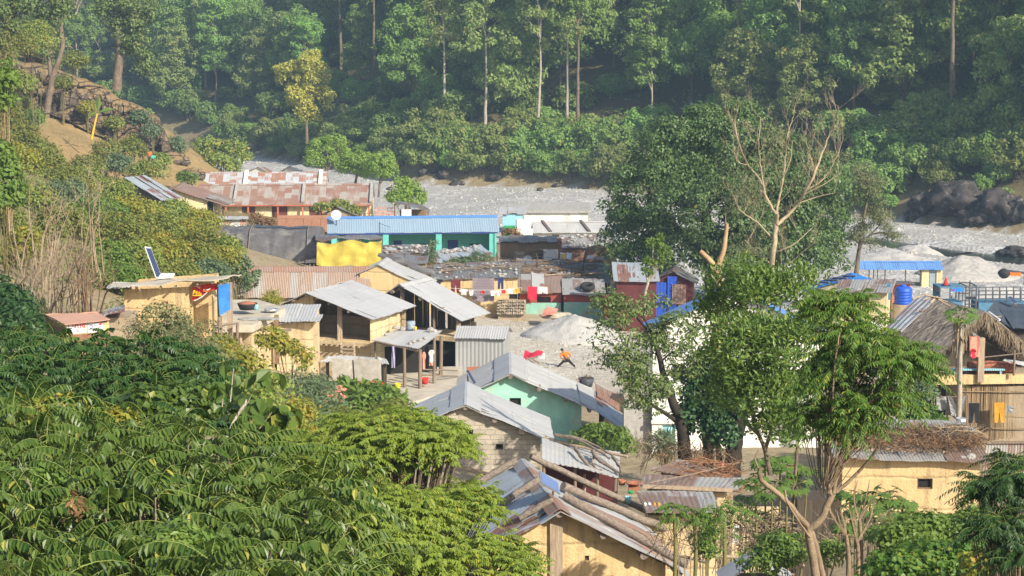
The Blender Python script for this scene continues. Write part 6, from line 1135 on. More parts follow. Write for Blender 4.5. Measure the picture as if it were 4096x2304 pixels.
for i, (u0, u1, lab) in enumerate([(1326,1412,'grey woven mat draped over the shed front, left of two'),(1414,1526,'grey woven mat draped over the shed front, right of two')]):
    m_ = slabT([(u0+6,1532-(6 if i else 0),92.0),(u1,1524,92.0),(u1+(2 if i == 0 else -2),1440,92.25),(u0,1432,92.25)], .02, 10, 10, .06); ob = one('mat', m_, MT['mat'], lab, 'mat', 'mats on the low shed'); MB().slab(P(u0+6,1540-(6 if i else 0),91.93), P(u1,1532,91.93), P(u1,1522,91.97), P(u0+6,1530-(6 if i else 0),91.97), .025, 8, 1, .05).build('hem', MT['terracotta'], ob)
# pots, buckets, tyre, tank
one('tyre', MB().lathe(P(2350,1146,145.6), [(.27,-.1),(.34,-.16),(.46,-.17),(.53,-.1),(.545,0),(.53,.1),(.46,.17),(.34,.16),(.27,.1),(.25,0),(.27,-.1)], 28, (0,-.3,1)), MT['rubber'], 'old black tyre lying on the grey roof of the red and turquoise house', 'tyre')
c = P(3612,1214,120); tk = thing('water_tank', 'ribbed blue plastic water tank beside the yellow stall', 'water tank', c); prof = [(0,0),(.5,0)]+[(x, .02+i*.055) for i in range(15) for x in (.5,.525)][:0]
for i in range(5): z = .08+i*.17; prof += [(.5,z-.06),(.525,z-.03),(.525,z+.06),(.5,z+.09)]
c.z -= .02; MB().lathe(c, prof+[(.5,.93),(.42,1.0),(.16,1.06),(0,1.06)], 26).build('body', MT['bluetank'], tk); MB().lathe(c+Vector((0,0,1.05)), [(.2,0),(.2,.06),(.15,.09),(0,.1)], 16).build('lid', MT['bluetank'], tk); MB().lathe(Vector((c.x,c.y,gz(c.x,c.y)-.2)), [(.62,0),(.62,c.z-gz(c.x,c.y)+.2),(0,c.z-gz(c.x,c.y)+.2)], 18).build('stand', MT['earth'], tk)
def pot(label, u, v, Y, r, h, m, prof=None, nm='pot', cat='pot'): c = P(u, v, Y); return one(nm, MB().lathe(c, prof or [(0,0),(r*.75,0),(r,h),(r*.93,h),(r*.7,.05),(0,.05)], 18), MT[m], label, cat, None, c)
pn = pot('wide black pan filled with drying grain on the earth terrace', 990, 1238, 89.5, .42, .28, 'rubber', [(0,0),(.34,.01),(.42,.2),(.45,.28),(.4,.28),(.36,.24),(0,.36)], 'pan', 'pan')
one('grain', MB().lathe(P(990,1238,89.5)+Vector((0,0,.25)), [(.4,0),(.3,.06),(.15,.11),(0,.13)], 16), MT['terracotta'], 'brown grain heaped in the wide pan on the terrace', 'grain'); pot('light blue plastic jug beside the wide pan on the terrace', 1024, 1240, 89.4, .1, .26, 'aqua', [(0,0),(.11,0),(.11,.2),(.09,.26),(.07,.24),(0,.05)], 'jug', 'jug')
for u, v, lab in ((1000,1262,'grey cloth spread out to dry at the terrace front edge'),(1070,1238,'grey cloth spread out to dry at the right end of the terrace')): q_ = P(u, v, 88); q_.z = zt+.03; one('cloth', MB().blob(q_, (.5,.35,.05), .4, 1.5, u), MT['greycloth'], lab, 'cloth')
q_ = P(1085,1232,90); q_.z = zt+.05; one('tray', MB().lathe(q_, [(0,0),(.28,.02),(.34,.12),(.31,.12),(.25,.05),(0,.05)], 18), MT['alu'], 'shallow metal tray at the right end of the terrace', 'tray')
pot('yellow plastic bucket on the porch floor', 1590, 1556, 95.5, .15, .27, 'yellowp', nm='bucket', cat='bucket'); pot('blue steel drum on the upper floor beside the barn', 1643, 1318, 100.8, .24, .42, 'bluegrey', [(0,0),(.22,0),(.23,.1),(.22,.2),(.23,.3),(.22,.42),(0,.42)], 'drum', 'drum'); pot('small yellow cup in front of the blue steel drum', 1662, 1320, 100.4, .07, .16, 'yellowp', nm='cup', cat='cup')
pot('red plastic chair seat under the pole porch', 1700, 1536, 97.3, .18, .3, 'redp', nm='stool', cat='stool'); pot('red bowl on the ground by the mat shed', 1526, 1540, 93.5, .12, .1, 'redp', nm='bowl', cat='bowl')
pot('bright blue plastic pot under a plant on the brush roof wall', 3677, 1730, 74, .17, .27, 'bluep', [(0,0),(.12,0),(.18,.12),(.15,.24),(.17,.28),(.13,.26),(0,.06)]); pot('ribbed terracotta flower pot beside the blue pot', 3758, 1728, 74, .2, .26, 'terracotta', [(0,0),(.16,0),(.17,.07),(.19,.08),(.18,.15),(.2,.16),(.21,.26),(.18,.26),(.14,.05),(0,.05)]); pot('dented grey metal bucket on its own left of the black trousers', 3843, 1714, 74.4, .2, .4, 'alu', nm='bucket', cat='bucket'); pot('white plastic bag lying right of the grey bucket', 3880, 1730, 74.2, .19, .16, 'bluegrey', [(0,0),(.2,.02),(.22,.1),(.12,.18),(0,.17)], 'bag', 'bag')
pot('rusty wide iron pan standing on a stove block by the lower roof', 2535, 1945, 60.3, .24, .12, 'terracotta', [(0,0),(.12,.01),(.24,.1),(.26,.12),(.22,.12),(0,.03)], 'pan', 'pan'); one('stove', MB().box(Fr(P(2515,1975,60.2)), 0, .3, 0, .3, 0, .2), MT['terracotta'], 'clay stove block under the rusty iron pan', 'stove'); pot('small green plastic bowl on the shelf by the stove', 2524, 1974, 59.6, .09, .08, 'green', nm='bowl', cat='bowl'); pot('pale glass jar on the shelf by the stove', 2512, 2012, 58.8, .1, .2, 'aqua', nm='jar', cat='jar'); pot('white enamel mug left of the pale jar', 2492, 2012, 58.9, .06, .15, 'white plastic', nm='mug', cat='mug'); pot('brown clay pot left of the rusty pan', 2488, 1940, 60.6, .12, .16, 'terracotta'); 
for u, m, lab in ((2590,'white plastic','pair of white shoes drying on the lower tin sheet edge'),(2627,'mustard','pair of orange shoes drying on the lower tin sheet edge')):
    r_ = thing('shoes', lab, 'shoes', P(u,2036,57))
    for d in (-8, 9): c = P(u+d, 2040, 57.0); MB().blob(c+Vector((0,.1,.06)), (.055,.14,.06), .1, 1, 2, True).blob(c+Vector((0,.2,.1)), (.05,.07,.07), .1, 1, 3, True).build('shoe', MT[m], r_)
tz2 = P(3700,1730,74).z-.01; et = thing('earth_terrace', 'earth terrace carrying the flower pots behind the brush roofed house', 'terrace', (P(3640,1730,73).x, 73, 7)); MB().box(Fr((P(3630,1730,73).x, 73.1, 0), 2), 0, 2.6, 0, 4, 6.2, tz2).build('earth', MT['earth'], et)
for a_, b_, Y, lab in ((3738,3872,86,'washing line on two sticks carrying the checked trousers'),(3560,3606,78,'short washing line with orange garments behind the leaves')):
    v = 1584 if Y == 86 else 1606; wl_ = thing('clothes_line', lab, 'washing line', P(a_,v,Y)); MB().tube([P(a_,v,Y), P((a_+b_)/2,v+3,Y), P(b_,v,Y)], .012, 4).build('line', MT['drystem'], wl_)
    for u in (a_, b_): q = P(u,v-4,Y); MB().tube([(q.x,q.y,gz(q.x,q.y)-.2), q], .03, 6).build('pole', MT['wood'], wl_)
# balcony of the thatched house
one('bench', MB().box(Fr(P(3812,1484,88.7)), 0, 2.3, .1, .5, 0, .06).box(Fr(P(3812,1484,88.7)), .1, .18, .15, .25, -.22, 0).box(Fr(P(3812,1484,88.7)), 2.1, 2.18, .15, .25, -.22, 0), MT['aqua'], 'light blue bench on the thatched balcony', 'bench')
one('mattress', MB().tube([P(3872,1468,89.3), P(3960,1466,89.3), P(4058,1474,89.3)], [.24,.27,.25], 12), MT['floral'], 'rolled patterned mattress on the thatched balcony', 'mattress'); quadobj('tin_sheet', 'pale tin sheet leaning at the right end of the balcony', 'sheet', [(4010,1442,88.6),(4100,1465,88.6),(4100,1450,89),(4020,1436,89)], 'sheetc')
# dishes, aerial
def dish(label, u, v, Y, r, m, ax, z0):
    c = P(u, v, Y); root = thing('satellite_dish', label, 'satellite dish', c); ax = Vector(ax).normalized()
    MB().lathe(c, [(0,0)]+[(r*t, r*.28*t*t) for t in (.25,.5,.75,1)]+[(r*1.02, r*.28), (r*.5, r*.03), (0,-.03)], 22, ax).build('reflector', MT[m], root); MB().tube([c-ax*.05, c-ax*.15-Vector((0,0,.3)), Vector((c.x, c.y+.1, z0))], .035, 6).build('mast', MT['steel'], root); MB().tube([c-Vector((0,0,r*.9)), c+ax*r*.9], .02, 5).build('arm', MT['steel'], root)
dish('white satellite dish on the left end of the blue roof', 1345, 861, 175.6, .42, 'white plastic', (.1,-.9,.35), 7.0); dish('small grey dish among the debris before the plank shack', 2112, 1041, 156, .36, 'alu', (-.4,-.8,.4), 6.2)
k = MB(); c = P(1518,952,164); k.tube([c-Vector((0,0,.9)), c+Vector((0,0,1.3))], .03, 5); k.tube([c+Vector((0,0,1.2)), c+Vector((.9,0,.85))], .02, 4); [k.tube([c+Vector((x,-.25,1.2-x*.39)), c+Vector((x,.25,1.2-x*.39))], .014, 4) for x in (.1,.3,.5,.7)]; one('aerial', k, MT['steel'], 'thin television aerial on a pole above the yellow tarpaulin', 'aerial')
# truck, cone, machine by the river
tr0 = P(3745,1205,150); zt0 = gz(tr0.x, tr0.y); tk = thing('truck', 'blue open cab truck with a railed cargo bed by the sand heap', 'truck', (tr0.x, 150, zt0)); f = Fr((tr0.x, 149, zt0), 3); zc = P(3800,1140,150).z-zt0
m = MB(); m.box(f, .05, 1.75, 0, 1.9, .7, zc-1.15); m.box(f, .0, .1, .1, 1.8, zc-1.15, zc-.55); m.build('cab', MT['steelblue'], tk); MB().box(f, .0, 1.85, -.03, 1.93, zc-.08, zc).build('cab_roof', MT['steelblue'], tk); MB().box(f, .85, 1.8, -.04, .0, zc-.36, zc-.09).build('side_panel', MT['bluep'], tk)
for x, y in ((.05,0),(.05,1.85),(.8,0),(1.75,0),(1.75,1.85)): MB().bar(f.p(x,y+.03,zc-1.15), f.p(x,y+.03,zc-.08), .08).build('pillar', MT['steel'], tk)
MB().box(f, .06, .1, .12, 1.8, zc-.55, zc-.12).build('windscreen', MT['tarpblack'], tk); m = MB()
for x in (1.95, 2.75): m.bar(f.p(x,0,.9), f.p(x,0,zc+.05), .09); m.bar(f.p(x,1.8,.9), f.p(x,1.8,zc+.05), .09)
for z in (zc+.05, zc-.3, zc-.75, zc-1.3): m.bar(f.p(1.95,0,z), f.p(2.75,0,z), .07); m.bar(f.p(1.95,1.8,z), f.p(2.75,1.8,z), .07)
for x in (1.95, 2.75): m.bar(f.p(x,0,zc+.05), f.p(x,1.8,zc+.05), .07)
m.build('headboard', MT['steel'], tk); MB().box(f, 1.97, 2.73, .03, .06, zc-.95, zc-.72).build('toolbox', MT['rubber'], tk); m = MB(); X0, X1 = 2.95, 6.6
for i in range(8): x = X0+(X1-X0)*i/7; m.bar(f.p(x,0,.9), f.p(x,0,zc-.32), .07); m.bar(f.p(x,1.9,.9), f.p(x,1.9,zc-.3), .07)
for z in (zc-.32, zc-.6, zc-.9): m.bar(f.p(X0,0,z), f.p(X1,0,z), .06); m.bar(f.p(X0,1.9,z), f.p(X1,1.9,z), .06)
m.build('rail', MT['steel'], tk); MB().box(f, X0, X1, -.05, 1.95, .75, zc-1.2).build('cargo_bed', MT['steelblue'], tk)
for x in (.7, 4.9, 5.9): MB().lathe(f.p(x,-.05,.42), [(0,-.14),(.4,-.14),(.44,-.08),(.44,.08),(.4,.14),(0,.14)], 18, (f.y.x, f.y.y, 0)).build('wheel', MT['rubber'], tk)
MB().tube([f.p(.8,-.1,zc-.6), f.p(.8,-.25,zc-.62)], .02, 5).blob(f.p(.85,-.28,zc-.72), (.07,.04,.13), .1).build('mirror', MT['steel'], tk)
k = MB(); a_ = [(.95,zc-.16),(1.0,zc-.2),(.96,zc-.26),(1.02,zc-.29)]; k.tube([f.p(x,-.05,z) for x, z in a_], .02, 4); k.tube([f.p(1.06,-.05,zc-.16), f.p(1.1,-.05,zc-.28), f.p(1.15,-.05,zc-.18)], .02, 4); k.build('lettering', MT['redp'], tk)
cn = f.p(.62,.6,zc); co_ = thing('traffic_cone', 'red traffic cone standing on the blue truck cab roof', 'cone', cn); MB().lathe(cn, [(.2,.06),(.17,.15),(.05,.6),(0,.62)], 16).build('cone', MT['redp'], co_); MB().box(Fr(cn), -.26, .26, -.26, .26, 0, .07).build('base', MT['rubber'], co_)
ex = P(4015,1098,172); ex.z = gz(ex.x,ex.y); f = Fr((ex.x,172,P(4015,1108,172).z), -8); lo_ = thing('loader', 'dark tractor loader with an orange arm at the right edge of the gravel', 'loader', f.o); MB().blob(f.p(.0,0,.3), (.5,.5,.42), .12, 1, 2, True).build('wheel', MT['rubber'], lo_); MB().box(f, .5, 1.4, -.3, .3, .15, .42).build('body', MT['orange'], lo_); MB().bar(f.p(.2,0,.55), f.p(3.2,0,.2), .18).build('arm', MT['steel'], lo_); MB().box(f, 1.7, 3.4, -.4, .4, -.7, .1).build('trailer', MT['navy'], lo_)
for x in (1.8, 2.6): MB().bar(f.p(x,-.45,-.9), f.p(x,-.45,.15), .09).build('prop', MT['yellowcloth'], lo_)
# oddments in the yard
quadobj('cloth_bundle', 'red and white cloth thrown behind the mint house ridge', 'cloth', [(2092,1425,118),(2150,1432,118),(2172,1418,120),(2100,1412,120)], 'crimson', .05, 8, 6, .2); quadobj('sheet', 'white sheet spread beside the red cloth in the yard', 'cloth', [(2130,1430,119),(2178,1434,119),(2180,1414,121),(2128,1416,121)], 'whitecloth', .04, 8, 6, .15)
for i in (0, 1): one('plank', MB().bar(P(2108+i*14,1438,117)+Vector((0,0,.1)), P(2140+i*22,1462,114)+Vector((0,0,.1)), .12, .04), MT['pale wood'], ['pale plank lying left of two behind the mint house ridge','pale plank lying right of two behind the mint house ridge'][i], 'plank')
k = MB(); tb0 = P(2190,1475,115); tb0.z = gz(tb0.x, tb0.y); f = Fr(tb0); k.box(f, 0, 1.1, 0, .8, .5, .56); [k.box(f, x, x+.07, y, y+.07, 0, .5) for x in (.03,1.0) for y in (.03,.7)]; one('table', k, MT['wood'], 'rough low table in the sandy yard', 'table')
one('basket', MB().lathe(P(2345,1545,108), [(0,0),(.32,0),(.42,.45),(.38,.45),(.28,.06),(0,.06)], 16), MT['tarpblack'], 'dark basket of twigs beyond the mint house eave', 'basket'); brush('twigs', 'dry twigs sticking out of the dark basket', 'twigs', P(2345,1525,108), .4, .4, .3, 60, 'drybrush', .01, (.3,.7), 1)
one('brown_sheet', MB().box(Fr(P(1868,1492,102), 10), 0, .75, 0, .05, -.3, .3), MT['terracotta'], 'rusty brown board leaning by the tin shed', 'board')
quadobj('rubble_sheet', 'pinkish sheet lying over a mound before the turquoise plinth', 'sheet', [(2168,1268,139),(2215,1262,139),(2232,1240,141),(2180,1244,141)], 'salmon', .05, 8, 6, .15); k = MB(); k.blob(P(2225,1262,140), (1.1,.7,.22), .3, 1.4, 5, True); one('mound', k, MT['khaki'], 'low earth mound in front of the turquoise plinth houses', 'mound')
dw = thing('dry_stone_wall', 'rough dry stone retaining wall below the washing line', 'wall', P(2045,1258,141.5)); k = MB()
for j in range(5):
    for i in range(13): k.blob(P(1992+i*8.6+R.uniform(-2,2), 1254-j*12+R.uniform(-2,2), 141.3+j*.06), (R.uniform(.07,.17), .2, R.uniform(.07,.14)), .35, 1.3, i+j*20)
k.build('stones', MT['rubble'], dw); MB().box(Fr(P(1992,1262,141.45)), 0, 1.95, 0, .5, -.5, 1.05).build('core', MT['earth'], dw)
nt = slabT([(335,705,197),(408,752,190),(408,728,191),(338,664,198)], .02, 10, 4, .2); one('net', nt, MT['netpink'], 'pinkish red net fence running down the slope by the plank barn', 'net')
for u, v, lab, m in ((616,630,'dark green strip of net lying on the tan slope below the ledge','green'),): c = G(u, v, 150); one('net_strip', MB().slab(c+Vector((-.7,0,.05)), c+Vector((.8,0,-.05)), c+Vector((.8,.6,.1)), c+Vector((-.7,.6,.2)), .05, 8, 3, .15), MT[m], lab, 'net')
hs = MB().blob(P(2392,1044,162), (1.15,1.1,1.25), .2, 1.4, 4, True); one('haystack', hs, MT['brownrust'], 'brown rounded haystack beside the brick shack', 'haystack'); garment('cloth', 'magenta cloth hanging right of the haystack', 'cloth', 2418, 990, 2427, 1060, 161, RECT, 'crimson')
for u, lab, m in ((2240,'yellow and white picture board leaning left before the brick shack','yellowcloth'),(2264,'pale picture board leaning right before the brick shack','whitecloth')): b_ = MB().slab(P(u,1038,158), P(u+20,1042,158), P(u+24,1014,158.4), P(u+2,1010,158.4), .03); ob = one('board', b_, MT['alu'], lab, 'board'); MB().slab(P(u+3,1035,157.93), P(u+18,1038,157.93), P(u+21,1017,158.33), P(u+5,1014,158.33), .02).build('picture', MT[m], ob)
br = thing('tin_hut', 'hut with a grey rounded roof tip at the bottom edge left of the forked tree', 'hut', P(3035,2260,40)); A = P(3035,2258,40); MB().slab(A+Vector((.06,0,0)), A+Vector((.06,.9,0)), A+Vector((.75,.9,-.42)), A+Vector((.75,0,-.42)), .03, 6, 4, .02).slab(A+Vector((-.06,0,0)), A+Vector((-.06,.9,0)), A+Vector((-.75,.9,-.42)), A+Vector((-.75,0,-.42)), .03, 6, 4, .02).slab(A+Vector((-.06,0,0)), A+Vector((.06,0,0)), A+Vector((.06,.9,0)), A+Vector((-.06,.9,0)), .03).build('roof', MT['sheet'], br); MB().box(Fr(A+Vector((-.6,.3,0))), 0, 1.2, 0, .5, -3.4, -.4).build('wall', MT['earth'], br)
fn = thing('stick_fence', 'leaning stick fence with a horizontal pole behind the saplings', 'fence', P(3000,2300,45))
for a_, b_, r in (((2810,2222,45),(3060,2234,45),.045),((2690,2215,45.5),(2830,2250,45),.04),((3010,2290,44),(3180,2300,44),.04)): MB().tube([P(*a_), P(*b_)], r, 6).build('rail', MT['pale wood'], fn)
for i in range(26): u = 2700+i*20+R.uniform(-6,6); a_ = P(u, R.uniform(2150,2240), 45.2); MB().tube([(a_.x+R.uniform(-.1,.1), 45.2, gz(a_.x,45.2)-.2), a_], .018, 4).build('stake', MT['drystem'], fn)
hk = P(3090,2160,47); brush('straw_stack', 'small brown straw stack behind the forked tree', 'straw stack', hk-Vector((0,0,.5)), .5, .45, 1.3, 620, 'drystem', .016, (.5,1.0), .5); wb = MB().box(Fr(P(2930,2030,52)), 0, 1.2, 0, .12, -2.6, 0); one('mud_wall', wb, MT['ochre2'], 'pale mud wall piece behind the tallest sapling', 'wall'); one('white_board', MB().box(Fr(P(2932,2105,50)), 0, .2, 0, .05, -.45, 0), MT['white plastic'], 'small white board leaning at the pale mud wall', 'board'); wb2 = MB().box(Fr(P(3190,2000,56)), 0, .9, 0, 1.2, -3.4, 0); one('dark_shed', wb2, MT['dark wood'], 'small dark hut wall seen through the fork of the tree', 'shed')
# ---------------------------------------------------------------- people
def skin_mesh(verts, edges, rr, m, name, parent, sub=2):
    me = bpy.data.meshes.new(name); me.from_pydata(verts, edges, []); o = bpy.data.objects.new(name, me); COL.objects.link(o); md = o.modifiers.new('skin', 'SKIN'); md.use_smooth_shade = True
    for i, r in enumerate(rr): me.skin_vertices[0].data[i].radius = (r, r) if not hasattr(r, '__len__') else r
    me.skin_vertices[0].data[0].use_root = True; s = o.modifiers.new('sub', 'SUBSURF'); s.levels = sub; s.render_levels = sub
    dg = bpy.context.evaluated_depsgraph_get(); nm = bpy.data.meshes.new_from_object(o.evaluated_get(dg)); bpy.data.objects.remove(o); nm.name = name; nm.materials.clear(); nm.materials.append(m); return link(name, nm, None, parent)
def person(label, loc, J, shirt, pants, rz=0, s=1., hair=True, skirt=False):
    root = thing('person', label, 'person', loc); root.rotation_euler.z = rz; root.scale = (s, s, s); V = []; E = []; RR = []
    def add(p, r, par=None): V.append(p); RR.append(r); (E.append((par, len(V)-1)) if par is not None else None); return len(V)-1
    j = {k: Vector(v) for k, v in J.items()}; pel = add(j['hip'], .1); sp = add(j['hip'].lerp(j['chest'], .5), .1, pel); ch = add(j['chest'], .12, sp); nk = add(j['neck'], .05, ch); hd = j['head']; up = (hd-j['neck']).normalized(); h0 = add(hd-up*.06, .07, nk); h1 = add(hd+up*.03, .098, h0); add(hd+up*.1, .07, h1); fw = Vector(J.get('face', (0,-1,0))); add(hd+fw*.1-up*.01, .022, h1)
    for sd in 'LR':
        a = add(j['sh'+sd], .055, ch); b = add(j['el'+sd], .042, a); c = add(j['ha'+sd], .03, b); d = (j['ha'+sd]-j['el'+sd]).normalized(); x = d.orthogonal().normalized(); y = d.cross(x); pm = add(j['ha'+sd]+d*.05, .034, c)
        for k in range(4): f0 = add(j['ha'+sd]+d*(.1)+x*(k-1.5)*.022, .01, pm); f1 = add(j['ha'+sd]+d*(.14+.012*(1.5-abs(k-1.5)))+x*(k-1.5)*.024+y*.015, .009, f0); add(j['ha'+sd]+d*(.17+.014*(1.5-abs(k-1.5)))+x*(k-1.5)*.024+y*.035, .008, f1)
        t = add(j['ha'+sd]+d*.05+x*.055, .012, c); add(j['ha'+sd]+d*.1+x*.07+y*.02, .01, t)
        k1 = add(j['kn'+sd], .062, pel if True else 0); an = add(j['fo'+sd]+Vector((0,0,.05)), .038, k1); add(j['fo'+sd]+Vector((0,-.13,.01)) if 'back' not in J else j['fo'+sd]+Vector((0,.13,.01)), .035, an)
    skin_mesh(V, E, RR, MT['skin'], 'body', root)
    sv_ = [j['hip'].lerp(j['chest'],.1), j['hip'].lerp(j['chest'],.55), j['chest'], j['neck']-Vector((0,0,.03)), j['shL'], j['elL'], j['shR'], j['elR']]; skin_mesh(sv_, [(0,1),(1,2),(2,3),(2,4),(4,5),(2,6),(6,7)], [.14,.14,.155,.085,.085,.062,.085,.062], shirt, 'shirt', root)
    if skirt: MB_ = MB().lathe(parent_loc(root)+j['hip']+Vector((0,0,.08)), [(.14,0),(.17,-.2),(.22,-.6),(.26,-.8),(.2,-.8)], 14).build('skirt', pants, root)
    else: skin_mesh([j['hip']+Vector((0,0,.06)), j['hip'], j['knL'], j['foL']+Vector((0,0,.1)), j['knR'], j['foR']+Vector((0,0,.1))], [(0,1),(1,2),(2,3),(1,4),(4,5)], [.13,.13,.085,.06,.085,.06], pants, 'trousers', root)
    if hair:
        k = MB(); o = parent_loc(root); k.blob(o+hd+up*.045-fw*.02, (.105,.11,.1), .05, 1, 2, True, .35); k.build('hair', MT['hair'], root)
    return root
lo0 = P(2265,1470,124); lo0.z = gz(lo0.x, lo0.y)
person('boy in an orange shirt and dark trousers straddling wide in the sandy yard', lo0, dict(hip=(.02,0,.66), chest=(-.12,-.16,.98), neck=(-.2,-.2,1.1), head=(-.27,-.24,1.22), shL=(-.3,-.2,1.0), elL=(-.4,-.3,.8), haL=(-.22,-.38,.68), shR=(.08,-.12,1.04), elR=(.3,-.1,.9), haR=(.16,-.26,.74), knL=(-.28,-.08,.38), foL=(-.56,0,.0), knR=(.3,-.06,.38), foR=(.58,.04,.0), face=(-.5,-.85,0)), MT['orange'], MT['black'], 0, .95)
ST = dict(hip=(0,0,.86), chest=(0,0,1.24), neck=(0,0,1.42), head=(0,0,1.56), shL=(-.2,0,1.34), elL=(-.25,0,1.08), haL=(-.26,-.04,.84), shR=(.2,0,1.34), elR=(.26,0,1.08), haR=(.27,.03,.84), knL=(-.09,.06,.46), foL=(-.1,.12,.0), knR=(.1,-.05,.46), foR=(.1,-.1,.0), face=(0,1,0), back=(0,0,0))
c = Vector((-41.0, 234.5, gz(-41.0, 234.5))); person('person in a loose turquoise shirt seen from behind on the slope path', c, ST, MT['turquoise'], MT['greycloth'], 0, .9); c2 = c+Vector((-.55,.8,0)); c2.z = gz(c2.x, c2.y); person('person in a red and dark outfit half hidden beside the turquoise one', c2, dict(ST, haL=(-.3,-.2,1.0)), MT['orangebright'], MT['black'], .3, .95)
c = P(2885,1895,77); c.z = P(2885,1832,77).z-1.5; person('person wrapped in a pink shawl standing behind the dark tree trunks', c, dict(ST, face=(0,-1,0)), MT['pink'], MT['maroon'], .5, .95, True, True)
# ---------------------------------------------------------------- trees and shrubs in the village
def trunk_px(mb, q, r0, r1, sub=4, jit=.0): return limb(mb, [P(*x) for x in q], r0, r1, 8, sub, jit)
def pin_plant(name, label, cat, centres, leaf, Lc, pairs, ll, asp, per, bark='bark', r=.03, base=None, el=(.05,.9), droop=.9, seed=1, hang=.55, stems=True, trunk=None, group=None, jitL=.2):
    """centres: world points of leaf rosettes"""
    q = np.random.RandomState(seed); C = np.array([list(c) for c in centres]); c0 = Vector(base) if base is not None else Vector((C[:,0].mean(), C[:,1].mean(), gz(C[:,0].mean(), C[:,1].mean())))
    root = thing(name, label, cat, c0, group); i = np.repeat(np.arange(len(C)), per); n = len(i); az = q.uniform(0, 6.283, n); e = q.uniform(el[0], el[1], n)
    pinnate('crown' if cat == 'tree' else 'foliage', q, C[i]+q.normal(size=(n,3))*.03, az, e, Lc*q.uniform(1-jitL, 1+jitL, n), pairs, ll, asp, L[leaf], root, droop, None, MT['rachis'], hang)
    mb = MB()
    if trunk: trunk(mb)
    if stems:
        for c in C: c = Vector(c); s = c0+(c-c0)*.25; s.z = min(c.z-.3, c0.z+.3*(c.z-c0.z)) if not trunk else c.z-.9; limb(mb, [s, s.lerp(c,.6)-Vector((0,0,.1)), c], r, r*.5, 5, 2)
    if mb.f: mb.build('trunk' if cat == 'tree' else 'stem', MT[bark], root)
    return root
def inpoly(u, v, pl):
    c = False
    for (x0,y0),(x1,y1) in zip(pl, pl[1:]+pl[:1]):
        if (y0 > v) != (y1 > v) and u < (x1-x0)*(v-y0)/(y1-y0)+x0: c = not c
    return c
def scatter_px(pl, n, Yf, mind, jit=1.2):
    us, vs = [p[0] for p in pl], [p[1] for p in pl]; out = []; pts = []
    for _ in range(n*60):
        if len(out) >= n: break
        u, v = R.uniform(min(us), max(us)), R.uniform(min(vs), max(vs))
        if inpoly(u, v, pl) and all((u-a)**2+(v-b)**2 > mind*mind for a, b in pts): pts.append((u,v)); out.append(P(u, v, Yf(u,v)+R.uniform(-jit,jit)))
    return out
def blobs_pts(blobs, n, seed, shell=(.35,1.), low=-.3):
    q = np.random.RandomState(seed); B = np.array([(*P(u,v,Y), M(ru,Y), M(ru,Y)*.9, M(rv,Y)) for u,v,Y,ru,rv in blobs]); w = B[:,3]*B[:,5]; k = q.choice(len(B), n, p=w/w.sum()); d = nrm(q.normal(size=(n,3))); d[:,2] = np.where(d[:,2] < low, -d[:,2], d[:,2]); return B[k][:,:3]+d*B[k][:,3:6]*q.uniform(*shell, (n,1))
# foreground tree with big pinnate leaves
near = scatter_px([(-150,1690),(120,1620),(420,1700),(760,1690),(1010,1790),(1290,1880),(1440,2060),(1400,2420),(-150,2420)], 185, lambda u, v: 17.5-(v-1650)*.0075, 56)
pin_plant('near_tree', 'near tree filling the lower left with large glossy feather leaves', 'tree', near, 'fore', .46, 9, .084, .48, 7, 'bark', .012, (P(600,2304,13).x,13,gz(-2,13)), (-.3,1.2), 1.0, 2, 1.0, jitL=.4)
near2 = scatter_px([(-150,1640),(250,1560),(700,1640),(1000,1760),(1250,1900),(1350,2420),(-150,2420)], 130, lambda u, v: 19.8-(v-1650)*.0075, 66); pin_plant('gap_shade_tree', 'added feather leaved tree coloured dark as shade in gaps behind the near leaves', 'tree', near2, 'foredark', .46, 9, .084, .52, 6, 'bark', .012, (P(300,2304,16).x,16,gz(-3,16)), (-.3,1.1), 1.0, 3, .95, jitL=.3)  # added tree; its dark leaf colour stands in for shade between the sprays
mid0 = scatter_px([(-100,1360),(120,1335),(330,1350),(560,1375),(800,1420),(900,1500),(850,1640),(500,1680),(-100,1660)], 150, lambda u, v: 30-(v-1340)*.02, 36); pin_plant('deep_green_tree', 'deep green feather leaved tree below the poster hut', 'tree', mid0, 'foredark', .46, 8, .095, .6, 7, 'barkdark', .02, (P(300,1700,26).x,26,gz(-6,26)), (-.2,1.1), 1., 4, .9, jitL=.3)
for i, (lab, bl, leaf, ln, asp, ncl, cr, per) in enumerate([('yellow green small leaved shrub among the near feather leaves, upper left',[(250,1660,19,150,50),(420,1700,18.5,110,40)],'yshrub',.06,.6,40,.16,48),('small leaved lime shrub below the broad leaved sapling',[(1050,1950,16,120,60),(1180,1900,17,120,50),(950,2010,15.5,90,50)],'mid',.06,.5,60,.15,52),('dark small leaved shrub near the bottom edge of the left foliage',[(700,2200,12.5,150,70),(880,2250,12.5,120,60)],'mango',.055,.5,50,.13,52),('tangle of yellowing creeper leaves at the lower left edge',[(120,1960,14.5,150,60),(40,2060,14,90,60)],'mango',.07,.75,46,.14,40),('loose creeper with heart leaves left of the broad leaved sapling',[(620,1640,20,140,60),(740,1600,21,100,50)],'fore',.085,.9,44,.2,38)]): plant('near_shrub', lab, 'shrub', bl, leaf, ln, asp, ncl, cr, per, 'stem', .012, seed=400+i, nst=14)
plant('dead_sprig', 'rusty red dead leaf sprig hanging among the near feather leaves', 'dead leaves', [(310,2050,12.6,16,70)], 'dry', .07, .4, 6, .05, 8, seed=444)
